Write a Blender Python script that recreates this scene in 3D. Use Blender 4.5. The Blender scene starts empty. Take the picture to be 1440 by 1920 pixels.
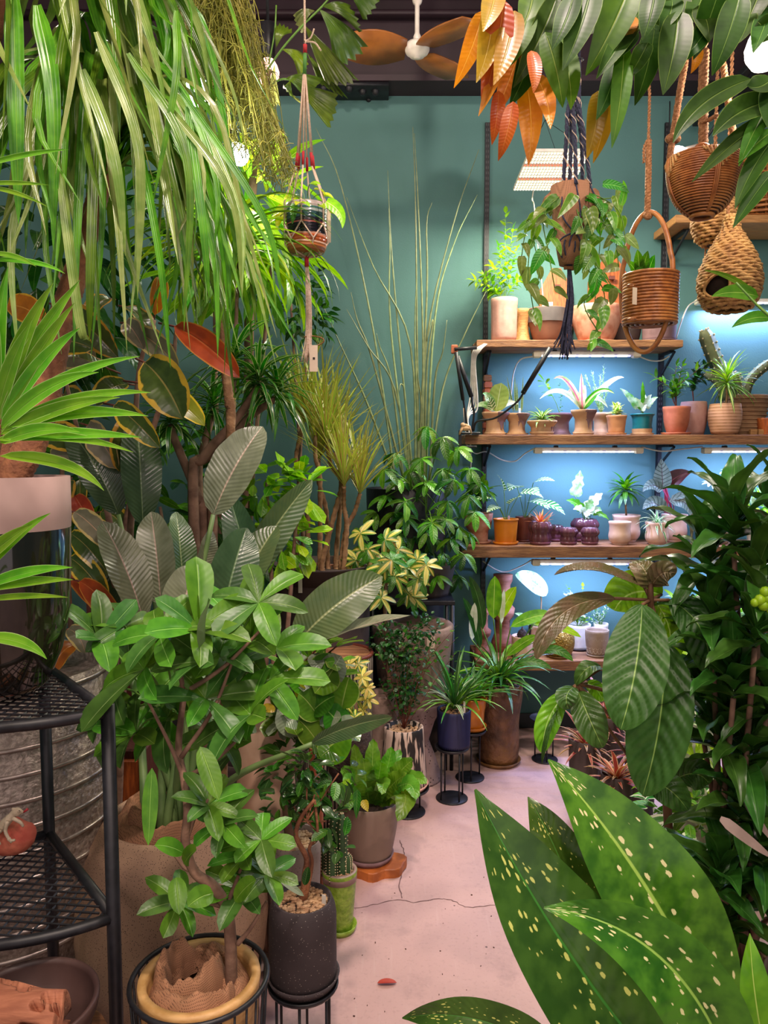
import bpy, math, random
import numpy as np
from mathutils import Vector, Matrix
S = bpy.context.scene
COL = S.collection
R = math.radians
rnd = random.Random(7)
V = Vector

# ------------------------------------------------------------------ camera, world, exposure
PITCH = R(4.4); FPX = 1440.0; CAMZ = 1.45
cam = bpy.data.cameras.new('camera'); camo = bpy.data.objects.new('camera', cam); COL.objects.link(camo)
camo.location = (0, 0, CAMZ); camo.rotation_euler = (R(90) - PITCH, 0, 0)
cam.sensor_fit = 'VERTICAL'; cam.sensor_height = 36; cam.lens = FPX / 1920 * 36; cam.clip_start = .05
S.camera = camo
S.view_settings.view_transform = 'Standard'; S.view_settings.look = 'None'
S.view_settings.gamma = 1; S.view_settings.use_curve_mapping = False
S.view_settings.exposure = 0.0
w = bpy.data.worlds.new('world'); S.world = w; w.use_nodes = True
w.node_tree.nodes['Background'].inputs[0].default_value = (1.0, .86, .84, 1)
w.node_tree.nodes['Background'].inputs[1].default_value = .8

def lamp(name, loc, power, color, radius=.06, kind='POINT', parent=None, size=None, rot=None, aim=None, cone=70):
    l = bpy.data.lights.new(name, kind); l.energy = power; l.color = color
    if kind == 'AREA':
        l.shape = 'RECTANGLE'; l.size, l.size_y = size
    else:
        l.shadow_soft_size = radius
        if kind == 'SPOT': l.spot_size = R(cone); l.spot_blend = .6; rot = (V(aim) - V(loc)).to_track_quat('-Z', 'Y').to_euler()
    o = bpy.data.objects.new(name, l); COL.objects.link(o); o.location = loc
    if rot: o.rotation_euler = rot
    if parent:
        o.parent = parent; o.location = V(loc) - ORG[parent.name]
    return o
ORG = {}
WARM = (1.0, .82, .68); PINK = (1.0, .78, .74)
# the shop's ceiling lamps, hung along the aisle on both sides (behind and above the camera)
for x, y, z, p, c in [(-1.0, -.9, 2.9, 64, PINK), (.9, -.9, 2.9, 64, PINK), (-.35, -.3, 3.1, 40, WARM), (1.2, -.6, 3.1, 24, PINK), (-1.2, 2.6, 3.3, 18, WARM), (1.5, 2.4, 3.1, 10, PINK)]:
    lamp('ceiling_lamp_light', (x, y, z), p, c, .12)
# unseen spots added to brighten the aisle floor, back wall and plants either side
for loc, aim, p, c, cone in [((.0, 1.9, 3.7), (.15, 3.9, 1.9), 75, WARM, 95), ((.3, 1.35, 3.6), (.22, 2.45, 0), 190, PINK, 62), ((.0, .1, 3.5), (-.55, 1.6, .55), 230, WARM, 52), ((.5, .0, 3.5), (.62, 1.5, .7), 36, WARM, 50), ((1.2, .3, 3.6), (.95, 1.95, .95), 150, WARM, 36)]:
    lamp('added_spot_light', loc, p, c, .08, 'SPOT', aim=aim, cone=cone)

def P(px, py, Y):
    """the point of the room seen at photo pixel (px, py) at distance Y along the aisle"""
    u = (px - 720) / FPX; v = (960 - py) / FPX
    dy = v * math.sin(PITCH) + math.cos(PITCH); dz = v * math.cos(PITCH) - math.sin(PITCH)
    t = Y / dy
    return V((u * t, Y, CAMZ + dz * t))
def mp(n, Y): return n * Y / FPX
def dep(Y, z): return Y * math.cos(PITCH) - (z - CAMZ) * math.sin(PITCH)      # distance along the lens axis
def PX(px, Y, z): return (px - 720) / FPX * dep(Y, z)
def floorY(py):
    v = (960 - py) / FPX
    dy = v * math.sin(PITCH) + math.cos(PITCH); dz = v * math.cos(PITCH) - math.sin(PITCH)
    return -CAMZ / dz * dy

def hx(s):
    s = s.lstrip('#'); r = []
    for i in (0, 2, 4):
        c = int(s[i:i+2], 16) / 255
        r.append(c / 12.92 if c < .04045 else ((c + .055) / 1.055) ** 2.4)
    return (r[0], r[1], r[2], 1)

# ------------------------------------------------------------------ materials
MATS = {}
class NT:
    def __init__(s, m):
        m.use_nodes = True; s.t = m.node_tree; s.t.nodes.clear()
    def n(s, kind, **kw):
        nd = s.t.nodes.new(kind)
        for k, v in kw.items():
            if k.startswith('i_'):
                key = k[2:]
                if key.isdigit(): key = int(key)
                else: key = key.replace('_', ' ')
                if isinstance(v, bpy.types.NodeSocket): s.t.links.new(v, nd.inputs[key])
                else: nd.inputs[key].default_value = v
            else: setattr(nd, k, v)
        return nd
    def math(s, op, a, b=None, c=None, clamp=False):
        nd = s.t.nodes.new('ShaderNodeMath'); nd.operation = op; nd.use_clamp = clamp
        for i, x in enumerate((a, b, c)):
            if x is None: continue
            if isinstance(x, bpy.types.NodeSocket): s.t.links.new(x, nd.inputs[i])
            else: nd.inputs[i].default_value = x
        return nd.outputs[0]
    def mix(s, f, a, b):
        nd = s.t.nodes.new('ShaderNodeMix'); nd.data_type = 'RGBA'
        for i, x in ((0, f), (6, a), (7, b)):
            if isinstance(x, bpy.types.NodeSocket): s.t.links.new(x, nd.inputs[i])
            else: nd.inputs[i].default_value = x
        return nd.outputs[2]
    def step(s, x, lo, hi):
        nd = s.t.nodes.new('ShaderNodeMapRange'); nd.interpolation_type = 'SMOOTHSTEP'
        s.t.links.new(x, nd.inputs[0]); nd.inputs[1].default_value = lo; nd.inputs[2].default_value = hi
        return nd.outputs[0]
    def out(s, sh):
        o = s.t.nodes.new('ShaderNodeOutputMaterial'); s.t.links.new(sh, o.inputs[0])

def mat(name, c1, c2=None, scale=20, rough=.6, metal=0, bump=0, bscale=None, stretch=None, spec=.5, c3=None, speck=None, speckc=None, contrast=(.35, .65), coat=0, bands=None):
    """plain procedural material: two tones mixed by noise (object space), optional specks, bump"""
    if name in MATS: return MATS[name]
    m = bpy.data.materials.new(name); t = NT(m); MATS[name] = m
    c1 = hx(c1); c2 = hx(c2) if c2 else tuple(min(1, x * .8) for x in c1[:3]) + (1,)
    co = t.n('ShaderNodeTexCoord').outputs['Object']
    if stretch:
        co = t.n('ShaderNodeMapping', i_Vector=co, i_Scale=stretch).outputs[0]
    nz = t.n('ShaderNodeTexNoise', i_Vector=co, i_Scale=scale, i_Detail=5.0).outputs[0]
    f = t.step(nz, *contrast)
    col = t.mix(f, c1, c2)
    if c3:
        n2 = t.n('ShaderNodeTexNoise', i_Vector=co, i_Scale=scale * .23, i_Detail=3.0).outputs[0]
        col = t.mix(t.step(n2, .45, .7), col, hx(c3))
    if speck:
        vo = t.n('ShaderNodeTexVoronoi', i_Vector=t.n('ShaderNodeTexCoord').outputs['Object'], i_Scale=speck[0]).outputs[0]
        col = t.mix(t.step(vo, speck[1], speck[1] * .6), col, hx(speckc or '#222222'))
    if bands:
        z = t.n('ShaderNodeSeparateXYZ', i_0=t.n('ShaderNodeTexCoord').outputs['Object']).outputs[2]
        sn = t.math('SINE', t.math('MULTIPLY', z, bands[0]))
        col = t.mix(t.step(sn, bands[1], bands[1] + .25), col, hx(bands[2]))
    b = t.n('ShaderNodeBsdfPrincipled', i_Base_Color=col, i_Roughness=rough, i_Metallic=metal)
    b.inputs['Specular IOR Level'].default_value = spec; b.inputs['Coat Weight'].default_value = coat
    if bump:
        bn = t.n('ShaderNodeTexNoise', i_Vector=co, i_Scale=bscale or scale * 2, i_Detail=4.0).outputs[0]
        bp = t.n('ShaderNodeBump', i_Height=bn, i_Strength=bump, i_Distance=.01)
        t.t.links.new(bp.outputs[0], b.inputs['Normal'])
    t.out(b.outputs[0]); return m

def emit(name, col, strength):
    if name in MATS: return MATS[name]
    m = bpy.data.materials.new(name); t = NT(m); MATS[name] = m
    t.out(t.n('ShaderNodeEmission', i_0=hx(col), i_1=strength).outputs[0]); return m

def leafmat(name, c1, c2, rib=None, ribw=.05, veins=0, slope=.6, veinc=None, veinw=.5, vbump=.25, margin=None, mth=.75, mnoise=.25, stripe=None, sth=.3,
            spots=None, spotsc='#e8e6a8', back=None, rough=.35, trans=.22, var=.35, long=0, spec=.5, hue=.02):
    """leaf with midrib, side veins, margin or centre stripe, spots, and its own underside; u runs across, v along"""
    if name in MATS: return MATS[name]
    m = bpy.data.materials.new(name); t = NT(m); MATS[name] = m
    uv = t.n('ShaderNodeUVMap').outputs[0]
    sx = t.n('ShaderNodeSeparateXYZ', i_0=uv); u, v = sx.outputs[0], sx.outputs[1]
    a = t.math('MULTIPLY', t.math('ABSOLUTE', t.math('SUBTRACT', u, .5)), 2)
    oi = t.n('ShaderNodeObjectInfo')
    rv = oi.outputs['Random']
    ob = t.n('ShaderNodeTexCoord').outputs['Object']
    nz = t.n('ShaderNodeTexNoise', i_Vector=ob, i_Scale=28.0, i_Detail=3.0).outputs[0]
    col = t.mix(t.step(nz, .35, .68), hx(c1), hx(c2))
    if long:
        lw = t.math('SINE', t.math('MULTIPLY', u, long * 6.283))
        col = t.mix(t.math('MULTIPLY', t.step(lw, .2, 1), .35), col, hx(c2))
    wv = None
    if veins:
        ph = t.math('SUBTRACT', t.math('MULTIPLY', v, float(veins)), t.math('MULTIPLY', a, veins * slope * .25))
        wv = t.math('SINE', t.math('MULTIPLY', ph, 6.283))
        if veinc: col = t.mix(t.step(wv, veinw, 1.0), col, hx(veinc))
    if stripe:
        n2 = t.n('ShaderNodeTexNoise', i_Vector=uv, i_Scale=14.0).outputs[0]
        col = t.mix(t.step(t.math('ADD', a, t.math('MULTIPLY', t.math('SUBTRACT', n2, .5), .15)), sth + .06, sth - .06), col, hx(stripe))
    if margin:
        n3 = t.n('ShaderNodeTexNoise', i_Vector=ob, i_Scale=30.0, i_Detail=3.0).outputs[0]
        mm = t.math('ADD', a, t.math('MULTIPLY', t.math('SUBTRACT', n3, .5), mnoise * 2))
        col = t.mix(t.step(mm, mth - .03, mth + .03), col, hx(margin))
    if spots:
        mpv = t.n('ShaderNodeMapping', i_Vector=uv, i_Scale=(spots * .42, spots * .62, 1), i_Rotation=(0, 0, .25)).outputs[0]
        vo = t.n('ShaderNodeTexVoronoi', i_Vector=mpv, i_Scale=1.0)
        cs = t.n('ShaderNodeSeparateColor', i_0=vo.outputs['Color'])
        keep = t.math('LESS_THAN', cs.outputs[0], t.math('SUBTRACT', .5, t.math('MULTIPLY', a, .52)))
        size = t.math('ADD', .16, t.math('MULTIPLY', cs.outputs[1], .28))
        d_ = t.math('ADD', vo.outputs[0], t.math('MULTIPLY', t.math('SUBTRACT', t.n('ShaderNodeTexNoise', i_Vector=uv, i_Scale=60.0).outputs[0], .5), .35))
        col = t.mix(t.math('MULTIPLY', keep, t.step(t.math('SUBTRACT', d_, size), .04, -.04)), col, hx(spotsc))
    if rib: col = t.mix(t.step(a, ribw, ribw * .4), col, hx(rib))
    hsv = t.n('ShaderNodeHueSaturation', i_Color=col,
              i_Hue=t.math('ADD', .5 - hue, t.math('MULTIPLY', rv, 2 * hue)),
              i_Value=t.math('ADD', 1 - var * .5, t.math('MULTIPLY', rv, var)))
    col = hsv.outputs[0]
    if back:
        col = t.mix(t.n('ShaderNodeNewGeometry').outputs['Backfacing'], col, hx(back))
    b = t.n('ShaderNodeBsdfPrincipled', i_Base_Color=col, i_Roughness=rough); b.inputs['Specular IOR Level'].default_value = spec
    h = t.step(a, 0, .12)
    if wv is not None: h = t.math('ADD', h, t.math('MULTIPLY', wv, vbump))
    if long: h = t.math('ADD', h, t.math('MULTIPLY', t.math('SINE', t.math('MULTIPLY', u, long * 6.283)), .2))
    bp = t.n('ShaderNodeBump', i_Height=h, i_Strength=.3, i_Distance=.003)
    t.t.links.new(bp.outputs[0], b.inputs['Normal'])
    tr = t.n('ShaderNodeBsdfTranslucent', i_Color=t.n('ShaderNodeHueSaturation', i_Color=col, i_Value=1.5, i_Saturation=1.1).outputs[0])
    t.out(t.n('ShaderNodeMixShader', i_0=trans, i_1=b.outputs[0], i_2=tr.outputs[0]).outputs[0])
    return m

# ------------------------------------------------------------------ objects
def mesh(name, v, f, m, uv=None, smooth=True):
    me = bpy.data.meshes.new(name); me.from_pydata([tuple(x) for x in v], [], f)
    if uv is not None:
        ul = me.uv_layers.new(name='UVMap')
        li = np.empty(len(me.loops), np.int32); me.loops.foreach_get('vertex_index', li)
        ul.data.foreach_set('uv', np.asarray(uv, np.float32)[li].ravel())
    if m: me.materials.append(m)
    if smooth: me.polygons.foreach_set('use_smooth', [True] * len(me.polygons))
    me.update(); return me
def tag(o, label, cat, group=None):
    o['label'] = label; o['category'] = cat
    if group: o['group'] = group
    return o
def thing(name, loc, label, cat, group=None):
    o = bpy.data.objects.new(name, None); o.empty_display_size = .02; COL.objects.link(o); o.location = loc
    ORG[o.name] = V(loc); return tag(o, label, cat, group)
def part(name, geo, m, parent, smooth=True, label=None, kind=None):
    """one mesh from world-space geometry, child of parent (or top level when parent is a point)"""
    v, f = geo[0], geo[1]; uv = geo[2] if len(geo) > 2 else None
    org = ORG[parent.name] if isinstance(parent, bpy.types.Object) else V(parent)
    o = bpy.data.objects.new(name, mesh(name, [V(x) - org for x in v], f, m, uv, smooth)); COL.objects.link(o)
    if isinstance(parent, bpy.types.Object): o.parent = parent
    else: o.location = org
    ORG[o.name] = org
    if label: o['label'] = label
    if kind: o['kind'] = kind
    return o
def inst(name, me, parent, M):
    o = bpy.data.objects.new(name, me); COL.objects.link(o); o.parent = parent
    o.matrix_basis = Matrix.Translation(-ORG[parent.name]) @ M
    return o
def struct(name, geo, m, org=(0, 0, 0), smooth=False):
    o = part(name, geo, m, V(org), smooth); o['kind'] = 'structure'; return o

# ------------------------------------------------------------------ geometry
class MB:
    def __init__(s): s.v = []; s.f = []; s.uv = []
    def add(s, g):
        n = len(s.v); s.v += list(g[0]); s.f += [tuple(i + n for i in q) for q in g[1]]
        if len(g) > 2 and g[2] is not None: s.uv += list(g[2])
        return s
    @property
    def geo(s): return (s.v, s.f, s.uv if len(s.uv) == len(s.v) else None)
def box(c, d, rz=0, rx=0):
    c = V(c); x, y, z = d[0] / 2, d[1] / 2, d[2] / 2
    v = [V((a * x, b * y, e * z)) for e in (-1, 1) for b in (-1, 1) for a in (-1, 1)]
    M = Matrix.Rotation(rz, 3, 'Z') @ Matrix.Rotation(rx, 3, 'X')
    return [c + M @ q for q in v], [(0, 2, 3, 1), (4, 5, 7, 6), (0, 1, 5, 4), (2, 6, 7, 3), (0, 4, 6, 2), (1, 3, 7, 5)]
def bbox(c, d, bev=.003, rz=0):
    """box with chamfered vertical profile"""
    x, y, z = d[0] / 2, d[1] / 2, d[2] / 2; c = V(c); v = []; M = Matrix.Rotation(rz, 3, 'Z')
    for zz, k in ((-z, bev), (-z + bev, 0), (z - bev, 0), (z, bev)):
        for a, b in ((-1, -1), (1, -1), (1, 1), (-1, 1)):
            v.append(c + M @ V((a * (x - k), b * (y - k), zz)))
    f = [(3, 2, 1, 0), (12, 13, 14, 15)]
    for i in range(3):
        for j in range(4):
            f.append((i*4+j, i*4+(j+1) % 4, i*4+4+(j+1) % 4, i*4+4+j))
    return v, f
def lathe(prof, c, n=28, flute=None, squash=(1, 1), tw=None, a0=0, a1=2 * math.pi):
    """revolved profile [(r, z)...]; flute=(count, depth, zlo, zhi) scallops the radius"""
    c = V(c); v = []; f = []; k = len(prof)
    for j in range(n):
        a = 2 * math.pi * j / n
        for r, z in prof:
            rr = r
            if flute and flute[2] <= z <= flute[3]: rr = r * (1 - flute[1] * (.5 + .5 * math.cos(flute[0] * a)))
            v.append(c + V((rr * math.cos(a) * squash[0], rr * math.sin(a) * squash[1], z)))
    for j in range(n):
        j2 = (j + 1) % n
        for i in range(k - 1):
            if prof[i][0] < 1e-6 and prof[i+1][0] < 1e-6: continue
            f.append((j*k+i, j2*k+i, j2*k+i+1, j*k+i+1))
    return v, f
def spline(pts, n=8):
    """Catmull-Rom through the points"""
    pts = [V(p) for p in pts]
    if len(pts) < 3: return [pts[0].lerp(pts[-1], i / n) for i in range(n + 1)]
    q = [2 * pts[0] - pts[1]] + pts + [2 * pts[-1] - pts[-2]]; out = []
    for i in range(1, len(q) - 2):
        for k in range(n):
            t = k / n; a, b, c, d = q[i-1:i+3]
            out.append(.5 * ((2*b) + (c - a) * t + (2*a - 5*b + 4*c - d) * t*t + (3*b - a - 3*c + d) * t**3))
    out.append(pts[-1]); return out
def tube(pts, r, n=6, rfun=None, close=False):
    """tube along a polyline; r a number, (r0, r1) or a list"""
    pts = [V(p) for p in pts]; N = len(pts); v = []; f = []
    if isinstance(r, tuple): rr = [r[0] + (r[1] - r[0]) * i / max(1, N - 1) for i in range(N)]
    elif isinstance(r, list): rr = r
    else: rr = [r] * N
    up = V((.13, .37, .92))
    for i, p in enumerate(pts):
        t = (pts[(i+1) % N if close else min(i+1, N-1)] - pts[i-1 if close else max(i-1, 0)])
        if t.length < 1e-9: t = V((0, 0, 1))
        t.normalize(); s = t.cross(up)
        if s.length < 1e-4: s = t.cross(V((1, 0, 0)))
        s.normalize(); b = s.cross(t); up = b
        for k in range(n):
            a = 2 * math.pi * k / n; v.append(p + (s * math.cos(a) + b * math.sin(a)) * rr[i])
    for i in range(N if close else N - 1):
        i2 = (i + 1) % N
        for k in range(n):
            f.append((i*n+k, i*n+(k+1) % n, i2*n+(k+1) % n, i2*n+k))
    if not close:
        f.append(tuple(range(n))[::-1]); f.append(tuple((N-1)*n+k for k in range(n)))
    return v, f
def ring(c, R_, r, n=32, m=6, sq=(1, 1), tilt=None):
    M = tilt or Matrix.Identity(3)
    return tube([V(c) + M @ V((R_ * math.cos(2*math.pi*i/n) * sq[0], R_ * math.sin(2*math.pi*i/n) * sq[1], 0)) for i in range(n)], r, m, close=True)
def ball(c, r, n=10, m=7, sq=(1, 1, 1)):
    prof = [(r * math.sin(math.pi * i / m), -r * math.cos(math.pi * i / m)) for i in range(m + 1)]
    v, f = lathe(prof, (0, 0, 0), n)
    return [V(c) + V((p.x * sq[0], p.y * sq[1], p.z * sq[2])) for p in v], f
SHAPES = {'lance': (.55, .95), 'ovate': (.42, .95), 'elliptic': (.6, .62), 'obovate': (.95, .42), 'round': (.5, .48), 'narrow': (.35, .8), 'spear': (.3, .9)}
def prof(shape, s):
    if shape == 'strap': return min(1, .45 + s * 4) * (1 - s ** 3) ** .8 if s < 1 else 0
    if shape == 'blade': return max(0, (.75 + .25 * min(1, s * 5))) * (1 - s) ** .55
    if shape == 'heart': return (max(1e-6, s + .02) ** .28) * (max(0, 1 - s) ** .85) * 1.28
    a, b = SHAPES[shape]; pk = (a / (a + b)) ** a * (b / (a + b)) ** b
    return (max(s, 1e-6) ** a) * (max(0, 1 - s) ** b) / pk
def leafgeo(sp, W, shape='lance', face=None, fold=.25, wave=0, wf=2.5, nc=2, roll=0, twist=0, rib=None, tipr=0, ph=0, lobes=None):
    """leaf surface along a spine: nc columns on either side of the midrib"""
    N = len(sp); v = []; f = []; uv = []; face = V(face or (0, -.6, .8)); cols = 2 * nc + 1
    for i, p in enumerate(sp):
        s = i / (N - 1); t = (sp[min(i+1, N-1)] - sp[max(i-1, 0)]).normalized()
        side = t.cross(face)
        if side.length < 1e-3: side = t.cross(V((1, .2, .1)))
        side.normalize(); nor = side.cross(t)
        ro = roll + twist * s
        if ro:
            M = Matrix.Rotation(ro, 3, t); side = M @ side; nor = M @ nor
        w2 = max(prof(shape, s) * W / 2, W * .012)
        if lobes: w2 *= 1 - lobes[1] * (.5 + .5 * math.cos(s * lobes[0] * 6.283)) * (s > .12)
        for j in range(-nc, nc + 1):
            a = j / nc; A = abs(a)
            h = A * w2 * math.sin(fold)
            if wave: h += wave * W * A * A * math.sin(wf * 6.283 * s + ph + (1.3 if a > 0 else 0))
            if rib: h += rib[1] * math.sin(6.283 * (rib[0] * s - A * rib[0] * rib[2] * .25)) * (1 - A ** 4) * min(1, w2 / W * 3) * min(1, A * 5)
            v.append(p + side * (a * w2 * math.cos(fold)) + nor * h); uv.append((.5 + .5 * a, s))
    for i in range(N - 1):
        for j in range(cols - 1):
            q = i * cols + j; f.append((q, q + 1, q + cols + 1, q + cols))
    return v, f, uv
def bez(a, c, b, n): return [(1-t)**2 * V(a) + 2*(1-t)*t * V(c) + t*t * V(b) for t in [i / n for i in range(n + 1)]]
LM = {}
def leafmesh(key, L, W, shape, m, droop=.6, fold=.3, wave=0, n=7, nc=1, rib=None, up=0, lobes=None, wf=2.5):
    """a leaf lying along +Y from the origin, upper face +Z, curving down by droop radians; meshes are shared"""
    k = (key, L, W, shape, m.name, round(droop, 2), round(fold, 2), wave, n, nc)
    if k in LM: return LM[k]
    sp = [V((0, 0, 0))]; 
    for i in range(n):
        a = up - droop * ((i + .5) / n); sp.append(sp[-1] + V((0, math.cos(a), math.sin(a))) * (L / n))
    v, f, uv = leafgeo(sp, W, shape, face=(0, .0001, 1), fold=fold, wave=wave, nc=nc, rib=rib, lobes=lobes, wf=wf)
    LM[k] = mesh(key, v, f, m, uv); return LM[k]
def lmat(base, d, up=(0, 0, 1), sc=1, roll=0):
    """matrix that puts a leaf mesh at base pointing along d, upper face towards up"""
    d = V(d).normalized(); x = d.cross(V(up))
    if x.length < 1e-3: x = d.cross(V((.3, 1, .1)))
    x.normalize(); z = x.cross(d)
    M = Matrix((x, d, z)).transposed()
    if roll: M = Matrix.Rotation(roll, 3, d) @ M
    M = M.to_4x4(); M.translation = V(base)
    return M @ Matrix.Scale(sc, 4)
def pleaf(root, b, t, wpx, m, bow=(0, 0, 0), shape='lance', n=10, nc=2, name='leaf', **kw):
    """a single leaf from photo pixel+depth b to t; width in pixels there; bow (px, px, m) bends its middle"""
    A = P(*b); B = P(*t); Ym = (b[2] + t[2]) / 2
    Cc = P((b[0] + t[0]) / 2 + bow[0] * 2 if False else (b[0] + t[0]) / 2 + bow[0], (b[1] + t[1]) / 2 + bow[1], Ym + bow[2])
    Cc = Cc * 2 - (A + B) / 2
    sp = bez(A, Cc, B, n)
    face = kw.pop('face', None)
    if face is None: face = (V((0, 0, CAMZ)) - sp[n // 2]).normalized() + V((0, 0, .35))
    return part(name, leafgeo(sp, wpx / FPX * dep(Ym, sp[n // 2].z), shape, face=face, nc=nc, **kw), m, root)
def rot_dir(az, el): return V((math.cos(az) * math.cos(el), math.sin(az) * math.cos(el), math.sin(el)))
def u(a, b): return rnd.uniform(a, b)
def rosette(root, c, meshes, n, el=(-.2, 1.3), sc=(.85, 1.1), az0=None, azr=6.283, axis=None, r0=0., name='leaf', rise=0.):
    """leaves spiralling out of a point: the lowest ones spread, the upper ones stand up"""
    az = u(0, 6.28) if az0 is None else az0
    for i in range(n):
        s = i / max(1, n - 1); az += 2.39996
        e = el[0] + (el[1] - el[0]) * s + u(-.12, .12)
        a = az if azr > 6 else (az0 + u(-azr / 2, azr / 2))
        d = rot_dir(a, e)
        if axis: d = V((0, 0, 1)).rotation_difference(V(axis)) @ d
        up = V((0, 0, 1)) if e < 1.2 else V((-math.cos(a), -math.sin(a), .3))
        inst(name, rnd.choice(meshes), root, lmat(V(c) + d * r0 + V((0, 0, rise * s)), d, up, u(*sc), u(-.25, .25)))
def whorl(root, c, axis, meshes, n, spread=.35, sc=(.8, 1.1), az0=None, name='leaflet'):
    """leaflets in a ring about an axis (an umbrella leaf)"""
    q = V((0, 0, 1)).rotation_difference(V(axis).normalized()); a0 = u(0, 6.28) if az0 is None else az0
    for i in range(n):
        d = q @ rot_dir(a0 + 6.283 * i / n + u(-.12, .12), spread + u(-.15, .15))
        inst(name, rnd.choice(meshes), root, lmat(c, d, q @ V((0, 0, 1)), u(*sc), u(-.2, .2)))
def leafy_stem(root, pts, meshes, n, ang=.9, sc=(.8, 1.1), r=.002, sm=None, start=.15, up=(0, 0, 1), name='leaf', tipleaf=True, spin=2.4):
    """a stem with leaves set alternately along it"""
    sp = spline(pts, 6)
    if sm: part('stem', tube(sp, (r, r * .55), 5), sm, root)
    N = len(sp) - 1; az = u(0, 6.28)
    for i in range(n):
        s = start + (1 - start) * (i + .5) / n; k = min(N - 1, int(s * N)); p = sp[k].lerp(sp[k + 1], s * N - k)
        t = (sp[k + 1] - sp[k]).normalized(); az += spin
        x = t.cross(V((.3, .2, 1)));  x = x.normalized() if x.length > 1e-3 else V((1, 0, 0)); y = t.cross(x)
        o = x * math.cos(az) + y * math.sin(az)
        d = t * math.cos(ang) + o * math.sin(ang) + V((0, 0, u(-.15, .15)))
        inst(name, rnd.choice(meshes), root, lmat(p, d, up, u(*sc), u(-.4, .4)))
    if tipleaf: inst(name, rnd.choice(meshes), root, lmat(sp[-1], (sp[-1] - sp[-2]) + V((0, 0, .001)), up, u(*sc)))
def crown(root, c, rad, meshes, n, sc=(.8, 1.15), hang=.2, shell=.55, name='leaf', clip=None):
    """leaves filling an ellipsoid crown, facing outwards and up"""
    c = V(c); k = 0
    while k < n:
        d = V((u(-1, 1), u(-1, 1), u(-1, 1)))
        if not .05 < d.length <= 1: continue
        d.normalize(); rr = shell + (1 - shell) * u(0, 1) ** .6
        p = c + V((d.x * rad[0], d.y * rad[1], d.z * rad[2])) * rr
        o = (d + V((u(-.7, .7), u(-.7, .7), u(-.5, .5) - hang))).normalized()
        inst(name, rnd.choice(meshes), root, lmat(p, o, (d + V((0, 0, 1.0))).normalized(), u(*sc), u(-.5, .5))); k += 1
def potprof(rt, rb, H, wall=.006, lip=0, belly=0, foot=0, curve=None, soil=.8):
    """outer and inner profile of a pot"""
    n = 10; o = [(0, 0)]
    for i in range(n + 1):
        s = i / n
        r = rb + (rt - rb) * s + belly * math.sin(math.pi * s)
        if curve: r = curve(s)
        o.append((r, H * s))
    if lip: o[-2] = (o[-2][0], H - lip * 2.2); o[-1:] = [(rt, H - lip * 2), (rt + lip, H - lip * 1.8), (rt + lip, H)]; rt += lip
    rt = o[-1][0]
    return o + [(rt - wall * .3, H + wall * .3), (rt - wall, H), (rt - wall * 1.3, H * .93), (min(rt, o[8][0]) - wall * 1.4, H * soil), (0, H * soil)]
def gravel(root, c, r, m, n=90, size=.006, name='gravel'):
    mb = MB(); c = V(c)
    for i in range(n):
        a = u(0, 6.28); q = r * math.sqrt(u(0, 1)); s = size * u(.6, 1.3)
        mb.add(ball(c + V((q * math.cos(a), q * math.sin(a), u(-.3, .5) * size)), s, 5, 3, (u(.8, 1.3), u(.8, 1.3), u(.5, .9))))
    return part(name, mb.geo, m, root, False, kind='stuff')
def disc(c, r, n=24, dome=.004):
    return lathe([(r, 0), (r * .6, dome * .7), (0, dome)], c, n)
# ------------------------------------------------------------------ material library
teal = mat('teal wall paint', '#4b7471', '#48706d', 3, .75, bump=.08, bscale=160, contrast=(.3, .7))
black = mat('black powder coated steel', '#17171b', '#1f1f24', 60, .45, spec=.4)
ceilm = mat('dark violet painted steel', '#2b1a22', '#311f28', 4, .6)
wood = mat('reclaimed board', '#8d5f3c', '#6a432a', 14, .65, bump=.35, stretch=(1.2, 14, 14), c3='#a5764c')
woodl = mat('pale board', '#b98750', '#9b6b3b', 14, .6, bump=.2, stretch=(1.2, 14, 14))
woodr = mat('red brown board', '#6a3222', '#47201a', 14, .6, bump=.3, stretch=(14, 14, 1.2))
orangew = mat('orange cedar', '#b05a22', '#8c4318', 12, .55, bump=.15, stretch=(12, 12, 1.5))
slabw = mat('orange wood slab', '#b8662c', '#8f4a1c', 18, .5, bump=.2)
white = mat('white plastic', '#dcd6cc', '#cfc8bd', 30, .4)
cordm = mat('white cord', '#cfc9bf', None, 30, .5)
terra = mat('terracotta', '#b8694a', '#a2573a', 16, .8, bump=.1)
terral = mat('mottled pink terracotta', '#b9745a', '#cf9a80', 22, .85, bump=.15)
mauve = mat('mauve clay', '#7d5f62', '#6e5254', 20, .8, bump=.05)
sand = mat('sand clay', '#c19b76', '#b48c68', 20, .85, bump=.05)
pinkc = mat('pink stoneware', '#c99b8d', '#bd8d80', 25, .7, bump=.1)
cream = mat('cream glaze', '#d8b49c', '#cfa78f', 18, .3)
orange = mat('orange glaze', '#d07a1c', '#c06c14', 12, .35)
brownp = mat('brown red glaze', '#6e3424', '#5a281c', 12, .45, bump=.15)
purple = mat('purple glaze', '#5d353c', '#4a2a33', 14, .18, c3='#7c4650')
tealg = mat('teal glaze', '#1b6f77', '#155d66', 12, .3)
navy = mat('navy matt glaze', '#23264e', '#1d2044', 12, .5)
charc = mat('speckled charcoal clay', '#3a3032', '#332a2c', 16, .75, speck=(140, .16), speckc='#8a8078', bump=.08)
taupe = mat('taupe stoneware', '#8c7668', '#7d695c', 6, .6, contrast=(.45, .55))
greyc = mat('grey speckled stoneware', '#8f8078', '#82746c', 16, .75, speck=(130, .2), speckc='#463c38', bump=.1)
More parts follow.
